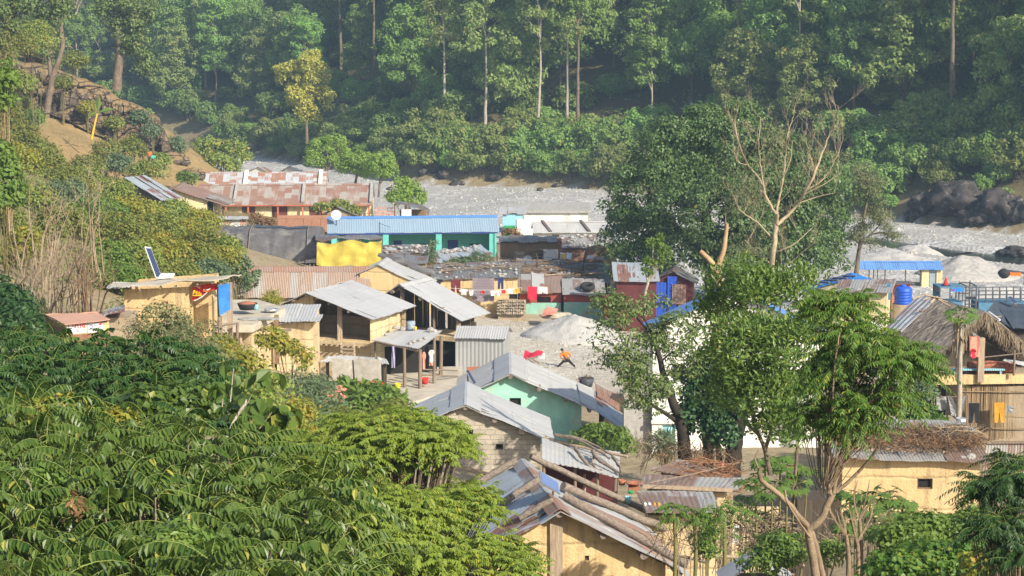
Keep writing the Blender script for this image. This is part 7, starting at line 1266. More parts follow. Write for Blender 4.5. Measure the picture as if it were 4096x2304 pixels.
for i, q_ in enumerate([[(-60,1735,17.2),(120,1745,17.0),(280,1730,16.8)],[(-60,1980,14.2),(90,1990,14),(260,1960,13.8)],[(860,1830,16.8),(930,1700,17.5),(985,1600,18)]]): k = MB(); pts = limb(k, [P(*x) for x in q_], .02, .01, 6, 4, .01); twigs(k, pts[5], Vector((R.uniform(-1,1),0,1)), .25, .006, 1); one('bare_branch', k, MT['barkpale'], ['pale bare branch crossing the left edge, upper of two','pale bare branch crossing the left edge, lower of two','grey branch slanting under the broad leaved sapling'][i], 'branch')
mid1 = blobs_pts([(1560,1745,34,310,95),(1700,1800,33,200,90),(1480,1860,33,220,90),(1800,2060,32,260,110),(1560,2080,31,260,130),(1350,2000,33,180,110),(1960,2230,31,180,80),(1650,2240,30,330,110),(1300,2240,29,220,90),(2060,2290,30,120,50),(1180,1830,36,190,90),(1050,1760,38,140,60)], 620, 7); pin_plant('yellowing_tree', 'yellow green feather leaved tree spreading over the front house corner', 'tree', mid1, 'mid', .46, 9, .085, .5, 7, 'bark', .018, (-2,33,gz(-2,33)), seed=5)
plant('broad_leaf_sapling', 'sapling with broad drooping leaves standing above the near foliage', 'sapling', [(1000,1500,20,110,60),(940,1580,20,70,50),(1020,1660,19.5,110,60),(1080,1730,19.5,70,70),(960,1790,19.5,60,40)], 'fore', .15, .8, 17, .22, 8, 'barkpale', .02, (P(880,1850,19.5).x,19.5,P(860,1880,19.5).z), simple=False, droop=1.)
# shrubs between the near trees and the houses
for i, (nm, lab, bl, leaf, ln, asp, ncl, cr, per, bk) in enumerate([
 ('fine_leaf_tree','fine leaved dark shrub tree in front of the solar panel mud house',[(640,1290,60,70,60),(590,1350,60,80,50),(700,1330,60,70,50),(780,1370,58,90,60),(690,1420,57,130,60),(820,1440,57,90,60),(560,1430,58,60,50)],'feather',.13,.4,110,.5,60,'bark'),
 ('yellow_shrub','yellowing shrub below the earth terrace',[(880,1400,66,70,35),(930,1440,65,80,50),(850,1470,64,80,50),(970,1500,63,90,60)],'yshrub',.14,.6,60,.42,50,'drystem'),
 ('tufted_shrub','tall bare stemmed shrub with green tufts against the mud wall',[(1080,1345,76,40,18),(1110,1370,76,50,20),(1165,1395,76,35,16),(1205,1420,75,35,20),(1225,1455,75,25,25)],'yshrub',.2,.5,30,.35,42,'drystem'),
 ('olive_shrub','olive green shrub behind the broad leaf sapling',[(900,1600,50,150,70),(780,1560,52,110,60),(1000,1620,50,100,60),(1080,1560,55,70,50)],'olive',.14,.6,110,.5,55,'stem'),
 ('grey_shrub','soft grey green shrub left of the mat shed',[(1210,1560,66,90,60),(1270,1610,64,90,70),(1180,1640,62,90,50),(1250,1700,60,110,50)],'grey',.17,.28,90,.45,60,'stem'),
 ('castor_bush','bright castor bush in front of the draped mats',[(1400,1560,82,70,35),(1490,1580,82,70,40),(1560,1620,80,60,40),(1440,1620,80,90,40),(1350,1640,79,60,30)],'fresh',.3,.5,70,.45,42,'stem'),
 ('tan_shrub','dry tan shrub on the bank below the castor bush',[(1420,1720,62,130,50),(1330,1690,62,70,50),(1520,1700,64,80,40),(1560,1660,66,60,40)],'olive',.15,.5,70,.5,55,'drystem'),
 ('low_olive_shrub','low olive shrub left of the feather leaved crown',[(1130,1720,48,120,50),(1030,1700,48,90,40),(1180,1650,52,60,40)],'yshrub',.13,.5,60,.45,55,'stem'),
 ('corner_shrub','dark shrub at the left edge below the dry sticks',[(40,1230,74,80,80),(20,1300,70,80,60),(100,1310,72,60,40),(-40,1180,76,60,80)],'foredark',.22,.6,70,.6,60,'barkdark'),
 ('edge_shrub','bright broad leaved shrub at the left edge under the ledge',[(20,700,96,50,70),(-10,620,98,40,50),(30,780,95,50,40)],'fresh',.3,.7,40,.5,40,'stem'),
 ('edge_sapling','leafy sapling at the left edge beside the ledge top',[(20,320,100,35,60),(0,400,100,40,40),(40,250,102,20,25)],'fresh',.3,.6,26,.45,34,'barkorange'),
 ('creeper','green creeper climbing the left end of the striped roof',[(960,1110,119,30,45),(1000,1140,119,30,40),(920,1090,119,30,30),(1030,1105,120,20,20)],'grey',.2,.6,40,.35,34,'stem'),
 ('yellow_tuft','tuft of yellow grassy stems between the terrace and big pale roof',[(1092,1190,104,20,25),(1080,1210,103,25,18)],'yshrub',.35,.12,24,.3,26,'stem'),
 ('roof_creeper','creeper heaped on the little brown hut roof',[(1300,830,189.5,45,14),(1400,840,190,35,14),(1350,818,190.5,40,10)],'olive',.25,.7,50,.45,36,None),
 ('waste_shrub','grey green weeds among the stone laden roofs',[(1850,1062,151,75,26),(1920,1040,152,50,22),(1790,1080,150,50,16)],'grey',.25,.4,60,.5,42,'drystem'),
 ('tall_weed','tall grey weed standing before the blue school',[(1726,985,155,16,22),(1722,1030,155,22,28)],'grey',.22,.35,24,.4,34,'stem'),
 ('dry_weed','dry reddish bush between the aqua hut and white row house',[(2042,940,188,28,28),(2070,955,188,22,14)],'dry',.25,.4,30,.45,34,'drybrush'),
 ('brown_bush','dark reddish brown bush below the orange post school',[(1020,880,190,30,25),(1060,900,188,45,20)],'dry',.26,.5,40,.5,38,'drybrush'),
 ('round_bush','round olive bush on the slope right of the ledge',[(850,600,255,60,62),(930,620,254,65,60),(880,660,252,85,40)],'olive',.36,.6,90,.95,60,'bark'),
 ('lime_bush','bright lime bush at the right end of the orange post school',[(1610,760,214,60,40),(1650,790,213,55,35),(1590,800,213,45,30)],'lime',.3,.6,60,.7,50,'bark'),
 ('small_green_bush','small vivid bush at the left end of the second school block',[(748,712,222,36,20)],'fresh',.28,.6,24,.5,40,'stem'),
 ('mint_shrub','leafy shrub under the blue grey lean-to by the mint house',[(2400,1730,86,50,26),(2460,1760,85,60,30),(2350,1750,86,40,22),(2500,1790,84,40,24)],'fresh',.26,.35,50,.4,42,'stem'),
 ('bank_shrub','shrub beneath the balcony house among dry stalks',[(3690,1560,80,45,45),(3670,1640,79,45,40),(3640,1700,77,50,30)],'grey',.2,.4,50,.45,42,'drystem'),
 ('pot_plant','leafy plant growing above the blue pot',[(3690,1650,74.5,45,25),(3670,1690,74.2,40,22),(3740,1690,74.2,50,18)],'papaya',.25,.4,34,.3,34,'stem')]):
    plant(nm, lab, 'shrub', bl, leaf, ln, asp, ncl, cr, per, bk, .03 if bl[0][2] < 120 else .06, seed=100+i)
SG = 'shrubs on the left slope'
for i, (u, v, Y, ru, rv, leaf) in enumerate([(425,600,214,38,36,'olive'),(530,590,220,46,44,'olive'),(470,650,212,50,30,'grey'),(70,560,170,100,60,'olive'),(150,620,165,90,45,'olive'),(20,480,180,70,70,'olive'),(60,640,150,100,60,'yshrub'),(200,700,150,120,45,'olive'),(330,720,160,90,40,'olive'),(90,790,128,120,60,'olive'),(260,790,130,120,60,'grey'),(430,770,150,110,45,'olive'),(380,860,124,130,60,'fresh'),(540,850,140,110,55,'yshrub'),(240,900,112,110,70,'olive'),(470,930,116,120,70,'olive'),(620,910,128,110,60,'olive'),(720,930,130,100,50,'yshrub'),(820,980,124,80,50,'olive'),(880,1040,118,70,45,'yshrub'),(760,1040,114,110,60,'olive'),(640,1010,114,110,65,'yshrub'),(540,1040,108,110,70,'olive'),(430,1040,104,90,80,'fresh'),(700,1100,106,90,45,'olive'),(590,1120,102,90,45,'olive'),(830,1090,110,70,40,'grey'),(480,1110,100,80,50,'fresh'),(910,1000,122,50,40,'olive'),(940,1060,118,40,30,'grey'),(350,660,196,60,30,'olive'),(590,680,205,60,25,'olive'),(700,840,175,60,30,'olive'),(800,880,160,60,35,'yshrub'),(10,880,110,90,90,'olive'),(100,1000,100,70,80,'yshrub'),(60,330,205,60,40,'olive'),(130,150,215,90,60,'olive'),(40,170,205,80,60,'olive'),(300,240,246,40,18,'olive'),(690,580,246,40,24,'grey'),(560,470,242,24,20,'grey'),(140,470,225,22,26,'fresh'),(250,330,235,20,10,'olive'),(350,430,236,14,12,'yshrub'),(110,322,233,20,10,'olive'),(460,490,237,16,10,'olive'),(610,520,238,16,14,'grey'),(80,410,232,36,20,'olive'),(640,640,236,26,12,'olive')]):
    s = Y/115; plant('slope_shrub', 'rounded olive or green shrub on the brushy left slope', 'shrub', [(u,v,Y,ru,rv),(u-ru*.5,v+rv*.35,Y-1,ru*.6,rv*.6),(u+ru*.5,v+rv*.3,Y-1,ru*.6,rv*.6)], leaf, .19*s**.6, .6, int(20+ru*.6), .55*s**.7, 46, 'stem', .035, seed=200+i, group=SG)
# leaf litter and low cover on the left slope and banks
q = np.random.RandomState(31); N = 6500; x, y = q.uniform(-75, 8, N), q.uniform(22, 235, N); z = gzv(x, y); ok = (x < -2-np.maximum(0, (y-60))*.12) & (np.abs(x) < y*.3+5) & ~((np.hypot((x+46)/9, (y-222)/16) < 1)) & ~((y > 70) & (y < 106) & (x > -17) & (x < 4)) & ~((y > 180) & (x > -46)) & ~((y>110)&(x>-21)); x, y, z = x[ok], y[ok], z[ok]
i = np.repeat(np.arange(len(x)), 20); e = nrm(q.normal(size=(len(i),3))+np.array([0,0,.8])); e[:,2] = np.abs(e[:,2]); sc0 = np.clip(y[i]/110, .45, 1.6)[:, None]; p = np.stack([x,y,z],-1)[i]+e*q.uniform(.2,.75,(len(i),1))*sc0; k = R.random()
for nm, m, sl_ in (('ground_cover','olive',slice(0,None,2)),('weeds','under',slice(1,None,2))): tag(leafy(nm, q, p[sl_], e[sl_], .2, .5, L[m], None, .3), 'low leafy cover on the left slope', 'ground cover', None, 'stuff')
N = 9000; x, y = q.uniform(-70, 25, N), q.uniform(40, 245, N); z = gzv(x, y); ok = (np.abs(x) < y*.3+5) & ((np.hypot((x+44)/13, (y-226)/26) < 1.1) | ((y < 75) & (x > -9)) | ((y > 60) & (x < -14))); x, y, z = x[ok], y[ok], z[ok]; n = len(x); V, Q = leaf_arrays(np.stack([x,y,z],-1), nrm(np.stack([q.normal(size=n)*.5, q.normal(size=n)*.5, np.ones(n)],-1)), nrm(q.normal(size=(n,3))), q.uniform(.2,.6,n)*np.clip(y/120,.5,1.5), np.full(n,.05), simple=True); tag(np_mesh('grass', V, Q, L['grass'], None), 'dry grass on the left slope', 'grass', None, 'stuff')
N = 5200; x, y = q.uniform(8, 62, N), q.uniform(22, 150, N); z = gzv(x, y); ok = (np.abs(x) < y*.34+9) & ((x > 12+.12*y) | (y < 52)); x, y, z = x[ok], y[ok], z[ok]; i = np.repeat(np.arange(len(x)), 9); e = nrm(q.normal(size=(len(i),3))+np.array([0,0,.8])); e[:,2] = np.abs(e[:,2]); p = np.stack([x,y,z],-1)[i]+e*q.uniform(.1,.5,(len(i),1)); tag(leafy('weeds', q, p, e, .16, .4, L['olive'], None, .2), 'weeds on the open ground at the right', 'weeds', None, 'stuff'); n = len(x); V, Q = leaf_arrays(np.stack([x+.3,y,z],-1), nrm(np.stack([q.normal(size=n)*.5, q.normal(size=n)*.5, np.ones(n)],-1)), nrm(q.normal(size=(n,3))), q.uniform(.2,.6,n), np.full(n,.05), simple=True); tag(np_mesh('grass', V, Q, L['grass'], None), 'dry grass on the open ground at the right', 'grass', None, 'stuff')
# dry bare saplings at the left
for i, (u0, u1, v0, v1, Y, n, lab) in enumerate([(40,200,1235,1000,88,24,'dense clump of dry bare stems at the far left above the poster hut'),(180,330,1255,1030,84,24,'clump of dry bare stems directly behind the poster hut'),(60,420,1100,720,96,18,'thin dry twigs rising highest over the left slope shrubs'),(300,380,1240,1040,82,14,'small group of dry sticks right of the poster hut')]):
    k = MB()
    for j in range(n):
        u = R.uniform(u0, u1); a = P(u, v0+R.uniform(-20,30), Y+R.uniform(-1.5,1.5)); ut = u+R.uniform(-40,110); b = P(ut, v1+R.uniform(-60,160), Y+R.uniform(-2,2)); m_ = a.lerp(b, .5)+Vector((R.uniform(-.35,.1), 0, .25)); a.z = min(a.z, gz(a.x,a.y))-.1 if i != 2 else a.z
        pts = limb(k, [a, m_, b], R.uniform(.03,.06), .012, 5, 4, .03)
        for _ in range(3): s = pts[R.randint(4, len(pts)-2)]; twigs(k, s, Vector((R.uniform(-.6,1), R.uniform(-.4,.4), R.uniform(.3,1))), R.uniform(.6,1.4), .013, 1, .5, 2)
    one('dry_shrub', k, MT['drystem' if i != 3 else 'drybrush'], lab, 'dry shrub', None, P((u0+u1)/2, v0, Y))
# ---------------------------------------------------------------- single trees
def tree(nm, label, bl, leaf, ln, asp, ncl, cr, per, bark, paths, seed, droop=.5, squash=.75, simple=True, shell=(.55,1.), low=-.5, limbs=10, depth=1., lr=.06, base=None):
    q = np.random.RandomState(seed); B = [(*P(u,v,Y), M(ru,Y), M(ru,Y)*depth, M(rv,Y)) for u,v,Y,ru,rv in bl]; c0 = P(*paths[0][0][0]) if base is None else Vector(base); root = thing(nm, label, 'tree', c0); p, e, cc = crown_pts(q, B, ncl, cr, per, squash, shell, low); leafy('crown', q, p, e, ln, asp, L[leaf], root, droop, .6, simple); mb = MB(); ends = []
    for path, r0, r1 in paths: ends += trunk_px(mb, path, r0, r1, 4, r0*.1)[-6:]
    for c in cc[q.choice(len(cc), min(limbs, len(cc)), replace=False)]: c = Vector(c); s = min(ends, key=lambda t: (t-c).length+max(0, t.z-c.z)*2); limb(mb, [s, s.lerp(c,.5)+Vector((0,0,.2)), c], lr, lr*.3, 5, 3)
    mb.build('trunk', MT[bark], root); return root
def gpt(u, v, Y, dz=0): c = P(u, v, Y); return c
yY = 322.
tree('yellow_tree', 'yellow leaved tree glowing among the green far forest', [(1235,250,yY,58,46),(1150,295,yY,52,48),(1265,340,yY,55,60),(1190,390,yY,55,55),(1225,470,yY,50,70),(1290,400,yY,35,50)], 'yellow', .42, .62, 110, 1.05, 70, 'bark', [([(1228,575,yY),(1226,450,yY),(1222,300,yY)], .28, .1)], 1)
tree('forked_slope_tree', 'two stemmed tree in front of the left rock ledge', [(190,20,226,85,70),(250,60,226,40,50),(150,100,226,45,55),(180,200,225,35,50),(230,-60,226,110,60),(120,-20,226,60,60)], 'darkmango', .34, .6, 95, .95, 70, 'bark', [([(188,450,226),(198,370,226),(212,300,226),(248,190,226),(238,80,226),(212,20,226)], .42, .15), ([(205,320,226),(196,240,226),(194,170,226)], .28, .1), ([(240,190,226),(275,185,226),(292,195,226)], .12, .05), ([(238,90,226),(205,40,226)], .16, .06)], 2)
tree('leaning_slope_tree', 'stout tree on the ledge with foliage drooping to the right', [(470,20,246,100,90),(510,120,246,70,70),(545,200,246,55,60),(585,270,246,32,55),(430,90,246,60,50),(560,60,246,60,70)], 'darkmango', .36, .6, 130, 1., 70, 'bark', [([(464,360,246),(474,270,246),(476,180,246),(462,60,246)], .62, .3), ([(472,190,246),(510,130,246)], .22, .08)], 3)
tree('corner_tree', 'dark leafy tree cut by the top left corner of the picture', [(40,40,205,90,60),(10,90,205,60,50),(80,10,206,60,50)], 'darkmango', .34, .6, 60, .95, 65, 'barkorange', [([(-20,330,205),(10,230,205),(30,90,205)], .35, .15)], 4)
tree('lime_tree', 'bright lime green tree behind the second school block, left of three', [(1270,590,256,55,35),(1330,570,256,45,30),(1370,620,256,40,35),(1260,640,255,40,25),(1320,650,255,45,20)], 'lime', .3, .6, 80, .75, 55, 'bark', [([(1298,735,255),(1302,690,255),(1310,620,255)], .25, .1), ([(1300,700,255),(1270,640,255)], .12, .05), ([(1303,690,255),(1350,620,255)], .12, .05)], 5)
tree('lime_tree', 'bright lime green tree behind the rusty school roof, middle of three', [(1430,640,250,60,28),(1480,690,250,40,30),(1400,680,250,40,25)], 'lime', .3, .6, 60, .7, 55, 'bark', [([(1420,740,250),(1430,690,250),(1440,650,250)], .18, .07)], 6)
tree('lime_tree', 'green tree beside the gravel bed, right of three lime trees', [(1530,640,246,50,25),(1560,680,246,30,40),(1500,670,246,40,30)], 'lime', .3, .6, 55, .7, 55, 'bark', [([(1515,790,246),(1520,720,246),(1530,660,246)], .16, .06), ([(1518,740,246),(1552,690,246)], .08, .04)], 7)
tree('great_tree', 'huge dark green fig tree towering behind the village shacks', [(2700,640,151,210,170),(2930,590,151,220,150),(3110,720,152,200,190),(2620,800,150,190,170),(2830,860,148,290,190),(3080,930,150,240,170),(2540,960,150,140,120),(2480,880,150,70,90),(2700,1010,149,200,90),(2950,1030,149,200,90),(3240,900,152,140,190),(3290,1000,152,110,110),(3300,800,153,90,130),(2560,1060,149,140,70),(3150,1020,150,190,120),(3260,760,150,130,160),(3060,800,149,180,150),(2820,470,152,110,50),(2960,450,152,80,40)], 'big', .22, .8, 1350, .95, 74, 'bark', [([(2860,1230,151),(2850,1080,151),(2830,900,151),(2780,720,151)], .75, .25), ([(2850,1040,151),(2960,880,151),(3050,720,151)], .4, .12), ([(2850,1050,151),(2700,900,150),(2600,800,150)], .35, .1)], 8, .9, .7, True, (.62,1.), -.6, 30, .85, .1, (P(2860,1220,151).x,151,gz(15,151)))
tree('feathery_tree', 'feathery grey green tree right of the huge fig tree', [(3470,800,153,70,120),(3500,900,153,70,90),(3440,960,153,60,60),(3560,960,152,50,50),(3430,700,154,40,70)], 'feather', .2, .35, 110, .75, 62, 'bark', [([(3420,1130,153),(3432,1040,153),(3450,900,153),(3480,750,153)], .22, .06), ([(3440,980,153),(3520,900,153)], .1, .04)], 9, .8, .5, True, (.4,1.), -.5, 18)
# bare golden tree
bt0 = thing('bare_tree', 'bare leafless golden branched tree in front of the huge fig tree', 'tree', P(3080,1180,138)); mb = MB(); Yb = 138; lim = []
for path, r0, r1 in [([(3078,1260,Yb),(3085,1100,Yb),(3096,990,Yb),(3105,900,Yb),(3106,850,Yb)], .27, .17), ([(3106,860,Yb),(3065,790,Yb),(3040,720,Yb),(2985,650,Yb),(2950,560,Yb),(2940,480,Yb)], .13, .03), ([(3106,850,Yb),(3120,780,Yb),(3135,700,Yb),(3142,620,Yb),(3150,540,Yb),(3175,465,Yb)], .12, .03), ([(3108,900,Yb),(3180,830,Yb),(3225,760,Yb),(3260,690,Yb),(3290,610,Yb),(3320,530,Yb),(3345,460,Yb),(3352,425,Yb)], .16, .03), ([(3060,770,Yb),(3040,650,Yb),(3035,560,Yb),(3042,470,Yb)], .08, .02), ([(3130,720,Yb),(3160,640,Yb),(3172,560,Yb)], .07, .02), ([(3225,760,Yb),(3290,720,Yb),(3340,640,Yb),(3372,560,Yb)], .07, .015), ([(3262,690,Yb),(3240,620,Yb),(3225,560,Yb)], .06, .015), ([(3095,960,Yb),(3030,890,Yb),(2960,840,Yb),(2935,780,Yb)], .08, .02), ([(3092,1060,Yb),(3030,1020,Yb),(2980,960,Yb)], .06, .02), ([(3190,815,Yb),(3260,790,Yb),(3345,770,Yb)], .06, .015), ([(3210,780,Yb),(3280,745,Yb),(3370,690,Yb)], .05, .015), ([(3098,1010,Yb),(3170,980,Yb),(3260,900,Yb)], .07, .02), ([(3085,1100,Yb),(3160,1050,Yb),(3270,960,Yb)], .06, .02), ([(2990,660,Yb),(2945,640,Yb),(2932,560,Yb)], .04, .012)]:
    o_ = trunk_px(mb, [(a, b, y+(i*R.uniform(-.5,.5) if i else 0)) for i, (a,b,y) in enumerate(path)], r0*.78, r1*.8, 5, .04); lim.append(o_)
for o_ in lim[1:]:
    for s in o_[3::2]: twigs(mb, s, Vector((R.uniform(-.8,.8), R.uniform(-.5,.5), R.uniform(.2,1))), R.uniform(.7,1.7), .016, 2, .6, 4, .4)
mb.build('trunk', MT['barkgold'], bt0)
q = np.random.RandomState(77); B = [(*P(2960,820,139), M(90,139), M(60,139), M(180,139)),(*P(3000,1010,138), M(110,138), M(60,138), M(110,138))]; p, e, cc = crown_pts(q, B, 60, .8, 46, .6, (.2,1.)); leafy('leaf_sprays', q, p, e, .2, .3, L['feather'], bt0, .7)
# pollarded pale tree, small tufted tree
pt0 = thing('pollard_tree', 'pale orange forked trunk rising bare above the dark ivy trees', 'tree', P(2848,1760,73)); mb = MB()
for path, r0, r1 in [([(2850,1790,73),(2846,1600,73),(2852,1450,73),(2868,1330,73),(2884,1200,73),(2874,1110,73),(2866,1075,73)], .26, .14), ([(2870,1085,73),(2838,1040,73),(2800,1004,73)], .11, .08), ([(2868,1080,73),(2892,1010,73),(2904,940,73),(2908,895,73)], .11, .06), ([(2904,945,73),(2903,900,73),(2903,850,73)], .03, .01)]: trunk_px(mb, path, r0, r1, 4, .01)
mb.build('trunk', MT['barkorange'], pt0)
q = np.random.RandomState(12); B = [(*P(2870,1240,73), .6, .5, .4),(*P(2790,1350,73.5), .5, .5, .5)]; p, e, cc = crown_pts(q, B, 12, .35, 40); leafy('crown', q, p, e, .2, .4, L['mango'], pt0)
st0 = thing('tufted_tree', 'slender young tree with tufts of bright leaves before the blue door hut', 'tree', P(2580,1240,106)); mb = MB()
for path, r0, r1 in [([(2576,1260,106),(2580,1180,106),(2592,1130,106)], .09, .07), ([(2592,1130,106),(2606,1080,106),(2612,1010,106),(2614,975,106)], .06, .02), ([(2592,1130,106),(2630,1080,106),(2665,1035,106)], .06, .02), ([(2592,1130,106),(2580,1075,106),(2586,1045,106)], .05, .02), ([(2614,1060,106),(2645,1010,106)], .03, .015)]: trunk_px(mb, path, r0, r1, 4, .01)
mb.build('trunk', MT['barkpale'], st0); q = np.random.RandomState(13); B = [(*P(u,v,106), M(r,106), M(r,106), M(r*.8,106)) for u, v, r in ((2618,980,30),(2650,1000,24),(2668,1030,26),(2600,1060,26),(2586,1090,20),(2640,960,20),(2645,1060,18))]; p, e, cc = crown_pts(q, B, 46, .22, 34); leafy('crown', q, p, e, .2, .35, L['fresh'], st0, -.3)
# dark ivy clad trees in front of the white house
tree('ivy_tree', 'dark leaning evergreen whose thin crown spreads left over the yard', [(2470,1330,71,100,90),(2560,1230,72,120,60),(2620,1400,72,140,100),(2520,1480,71,110,90),(2700,1300,72,110,70),(2600,1560,71,130,80),(2440,1220,72,70,50),(2740,1460,72,90,90),(2580,1640,71,80,50),(2420,1420,71,60,60)], 'darkmango', .15, .45, 155, .5, 54, 'barkdark', [([(2742,1870,72),(2736,1780,72),(2725,1700,72),(2690,1600,72),(2650,1480,72),(2620,1360,72)], .28, .07), ([(2715,1690,72),(2640,1640,71.5),(2570,1600,71)], .09, .04), ([(2690,1600,72),(2600,1530,71.5),(2520,1450,71)], .08, .03)], 20, .6, .7, True, (.35,1.), -.6, 26, .8, .045)
tree('ivy_tree', 'middle dark trunk wrapped in a deep green ivy mass', [(2800,1560,73,70,90),(2790,1680,72.5,80,80),(2840,1480,73,70,70)], 'ivy', .18, .7, 90, .5, 55, 'barkdark', [([(2832,1890,73),(2830,1780,73),(2815,1640,73)], .22, .14)], 21)
tree('ivy_tree', 'right dark thick trunk leaning right under ivy beside the white wall', [(2890,1660,72,70,90),(2930,1560,72,60,110),(2880,1740,72,60,50)], 'ivy', .18, .7, 80, .5, 55, 'barkdark', [([(2930,1910,72),(2936,1800,72),(2962,1680,72),(2985,1560,72)], .34, .18), ([(2878,1890,72.4),(2874,1780,72.4)], .12, .09), ([(2912,1890,72.4),(2918,1800,72.4),(2925,1760,72.4)], .06, .04)], 22)
plant('spiky_plant', 'small spiky dark plant against the foot of the white wall', 'plant', [(2660,1780,80,50,40)], 'grey', .5, .12, 14, .3, 22, 'stem', .05, seed=60)
# mango like tree and the forked pinnate tree
tree('lance_leaf_tree', 'lush tree with dense upright lance leaves in the right foreground', [(2900,1250,45,110,100),(3030,1170,44,120,80),(3170,1180,44,110,90),(2960,1400,43,160,130),(3130,1400,43,170,140),(3060,1580,43,180,120),(3230,1560,43,130,130),(2920,1560,43.5,90,100),(3120,1720,43,150,80),(3010,1090,44.5,50,40),(2880,1150,45,50,50),(3250,1280,43.5,80,90)], 'mango', .135, .34, 340, .4, 60, 'bark', [([(3080,1900,44),(3060,1800,44),(3020,1700,44),(2995,1600,44)], .055, .03), ([(3060,1800,44),(3090,1700,44),(3100,1580,44)], .045, .03), ([(3180,1900,44),(3190,1780,44),(3200,1640,44)], .04, .025), ([(3035,1740,44),(2990,1690,44),(2960,1600,44)], .04, .02)], 23, -.5, .8, True, (.35,1.), -.5, 26, .9, .03)
def ftrunk(mb):
    Y = 27
    for path, r0, r1 in [([(3275,2420,Y),(3262,2304,Y),(3240,2160,Y),(3236,2110,Y)], .1, .085), ([(3306,2420,Y+.1),(3290,2304,Y+.1),(3262,2180,Y+.05),(3240,2110,Y)], .075, .07), ([(3236,2110,Y),(3190,2060,Y),(3150,2010,Y),(3080,1950,Y),(3042,1915,Y),(3040,1870,Y)], .07, .045), ([(3236,2115,Y),(3280,2080,Y),(3310,2020,Y),(3330,1975,Y)], .085, .075), ([(3325,1985,Y),(3308,1920,Y),(3315,1840,Y),(3318,1740,Y)], .05, .03), ([(3335,1975,Y),(3350,1900,Y),(3400,1820,Y),(3440,1740,Y-.1),(3470,1640,Y-.2)], .045, .02), ([(3340,1970,Y),(3390,1930,Y),(3440,1880,Y)], .045, .03), ([(3345,1968,Y),(3430,1890,Y),(3500,1810,Y-.2),(3512,1786,Y-.2)], .04, .028), ([(3040,1880,Y),(3020,1840,Y),(3035,1800,Y)], .022, .012), ([(3150,2010,Y),(3140,1960,Y)], .03, .02), ([(3240,2150,Y-.1),(3190,2080,Y-.1),(3140,1990,Y-.1)], .025, .018), ([(3318,1740,Y),(3330,1600,Y),(3340,1450,Y),(3360,1330,Y)], .03, .015), ([(3470,1640,Y-.2),(3500,1540,Y-.2),(3560,1460,Y-.3)], .02, .012), ([(3315,1840,Y),(3270,1760,Y),(3230,1700,Y)], .022, .012)]: limb(mb, [P(*x) for x in path], r0*.62, r1*.62, 9, 4, .008)
fb_ = blobs_pts([(3340,1250,28,110,80),(3450,1400,27.5,170,110),(3600,1480,27,130,90),(3330,1520,27.5,130,110),(3520,1620,27,130,90),(3290,1700,27.5,130,80),(3420,1700,27,110,70)], 170, 15)
pin_plant('forked_tree', 'stout forked tree with long feather leaves in the right foreground', 'tree', fb_, 'pin', .46, 9, .09, .3, 7, 'barktan', .008, P(3280,2400,27), (-.1,1.1), 1.0, 16, .7, True, ftrunk)
eb = blobs_pts([(4010,1980,26,130,110),(4060,1860,27,80,40),(3990,2140,25.5,130,90),(4080,2250,25,90,70)], 80, 18); pin_plant('edge_tree', 'dark feather leaved tree reaching in from the lower right edge', 'tree', eb, 'foredark', .45, 10, .085, .28, 7, 'bark', .015, (P(4100,2304,26).x,26,gz(7,26)), (.05,.9), 1., 19, .7)
for i, (u, v0, v1, lab) in enumerate([(2694,2310,2045,'slim sapling with a leaf tuft, leftmost of three by the log laden roof'),(2776,2310,2060,'slim dark sapling with a leaf tuft, middle of three by the log laden roof'),(2892,2310,2040,'taller sapling with the fullest leaf tuft, rightmost of three')]):
    Y = 43; base = P(u, 2340, Y); top = P(u, v1, Y); pin_plant('sapling', lab, 'sapling', [top, top+Vector((.05,0,-.12)), top+Vector((-.1,.1,.1))]+([top+Vector((.3,0,.05)), top+Vector((-.3,.1,-.1)), top+Vector((0,0,-.5))] if i == 2 else []), 'pin', .42+.12*(i == 2), 8, .1, .36, 8 if i == 2 else 7, 'stem', .01, base, (-.2,.7), 1.1, 30+i, .7, False, lambda mb: limb(mb, [base-Vector((0,0,.6)), base.lerp(top,.5)+Vector((.04,0,0)), top], .05, .035, 7, 4))
def palm_leaf(mb, c, ax, nr, s):
    ax = ax.normalized(); nr = (nr-ax*nr.dot(ax)).normalized(); sd = ax.cross(nr); pts = []
    for i in range(15):
        a = (i-7)/7*2.5; r = s*(1. if i % 2 else .52)*(1-.12*abs(a)/2.5); pts.append(c+(ax*math.cos(a)+sd*math.sin(a))*r+nr*(-.25*r*r/s+.02*s*(i % 2)))
    for i in range(14): mb.face((c, pts[i], pts[i+1]))
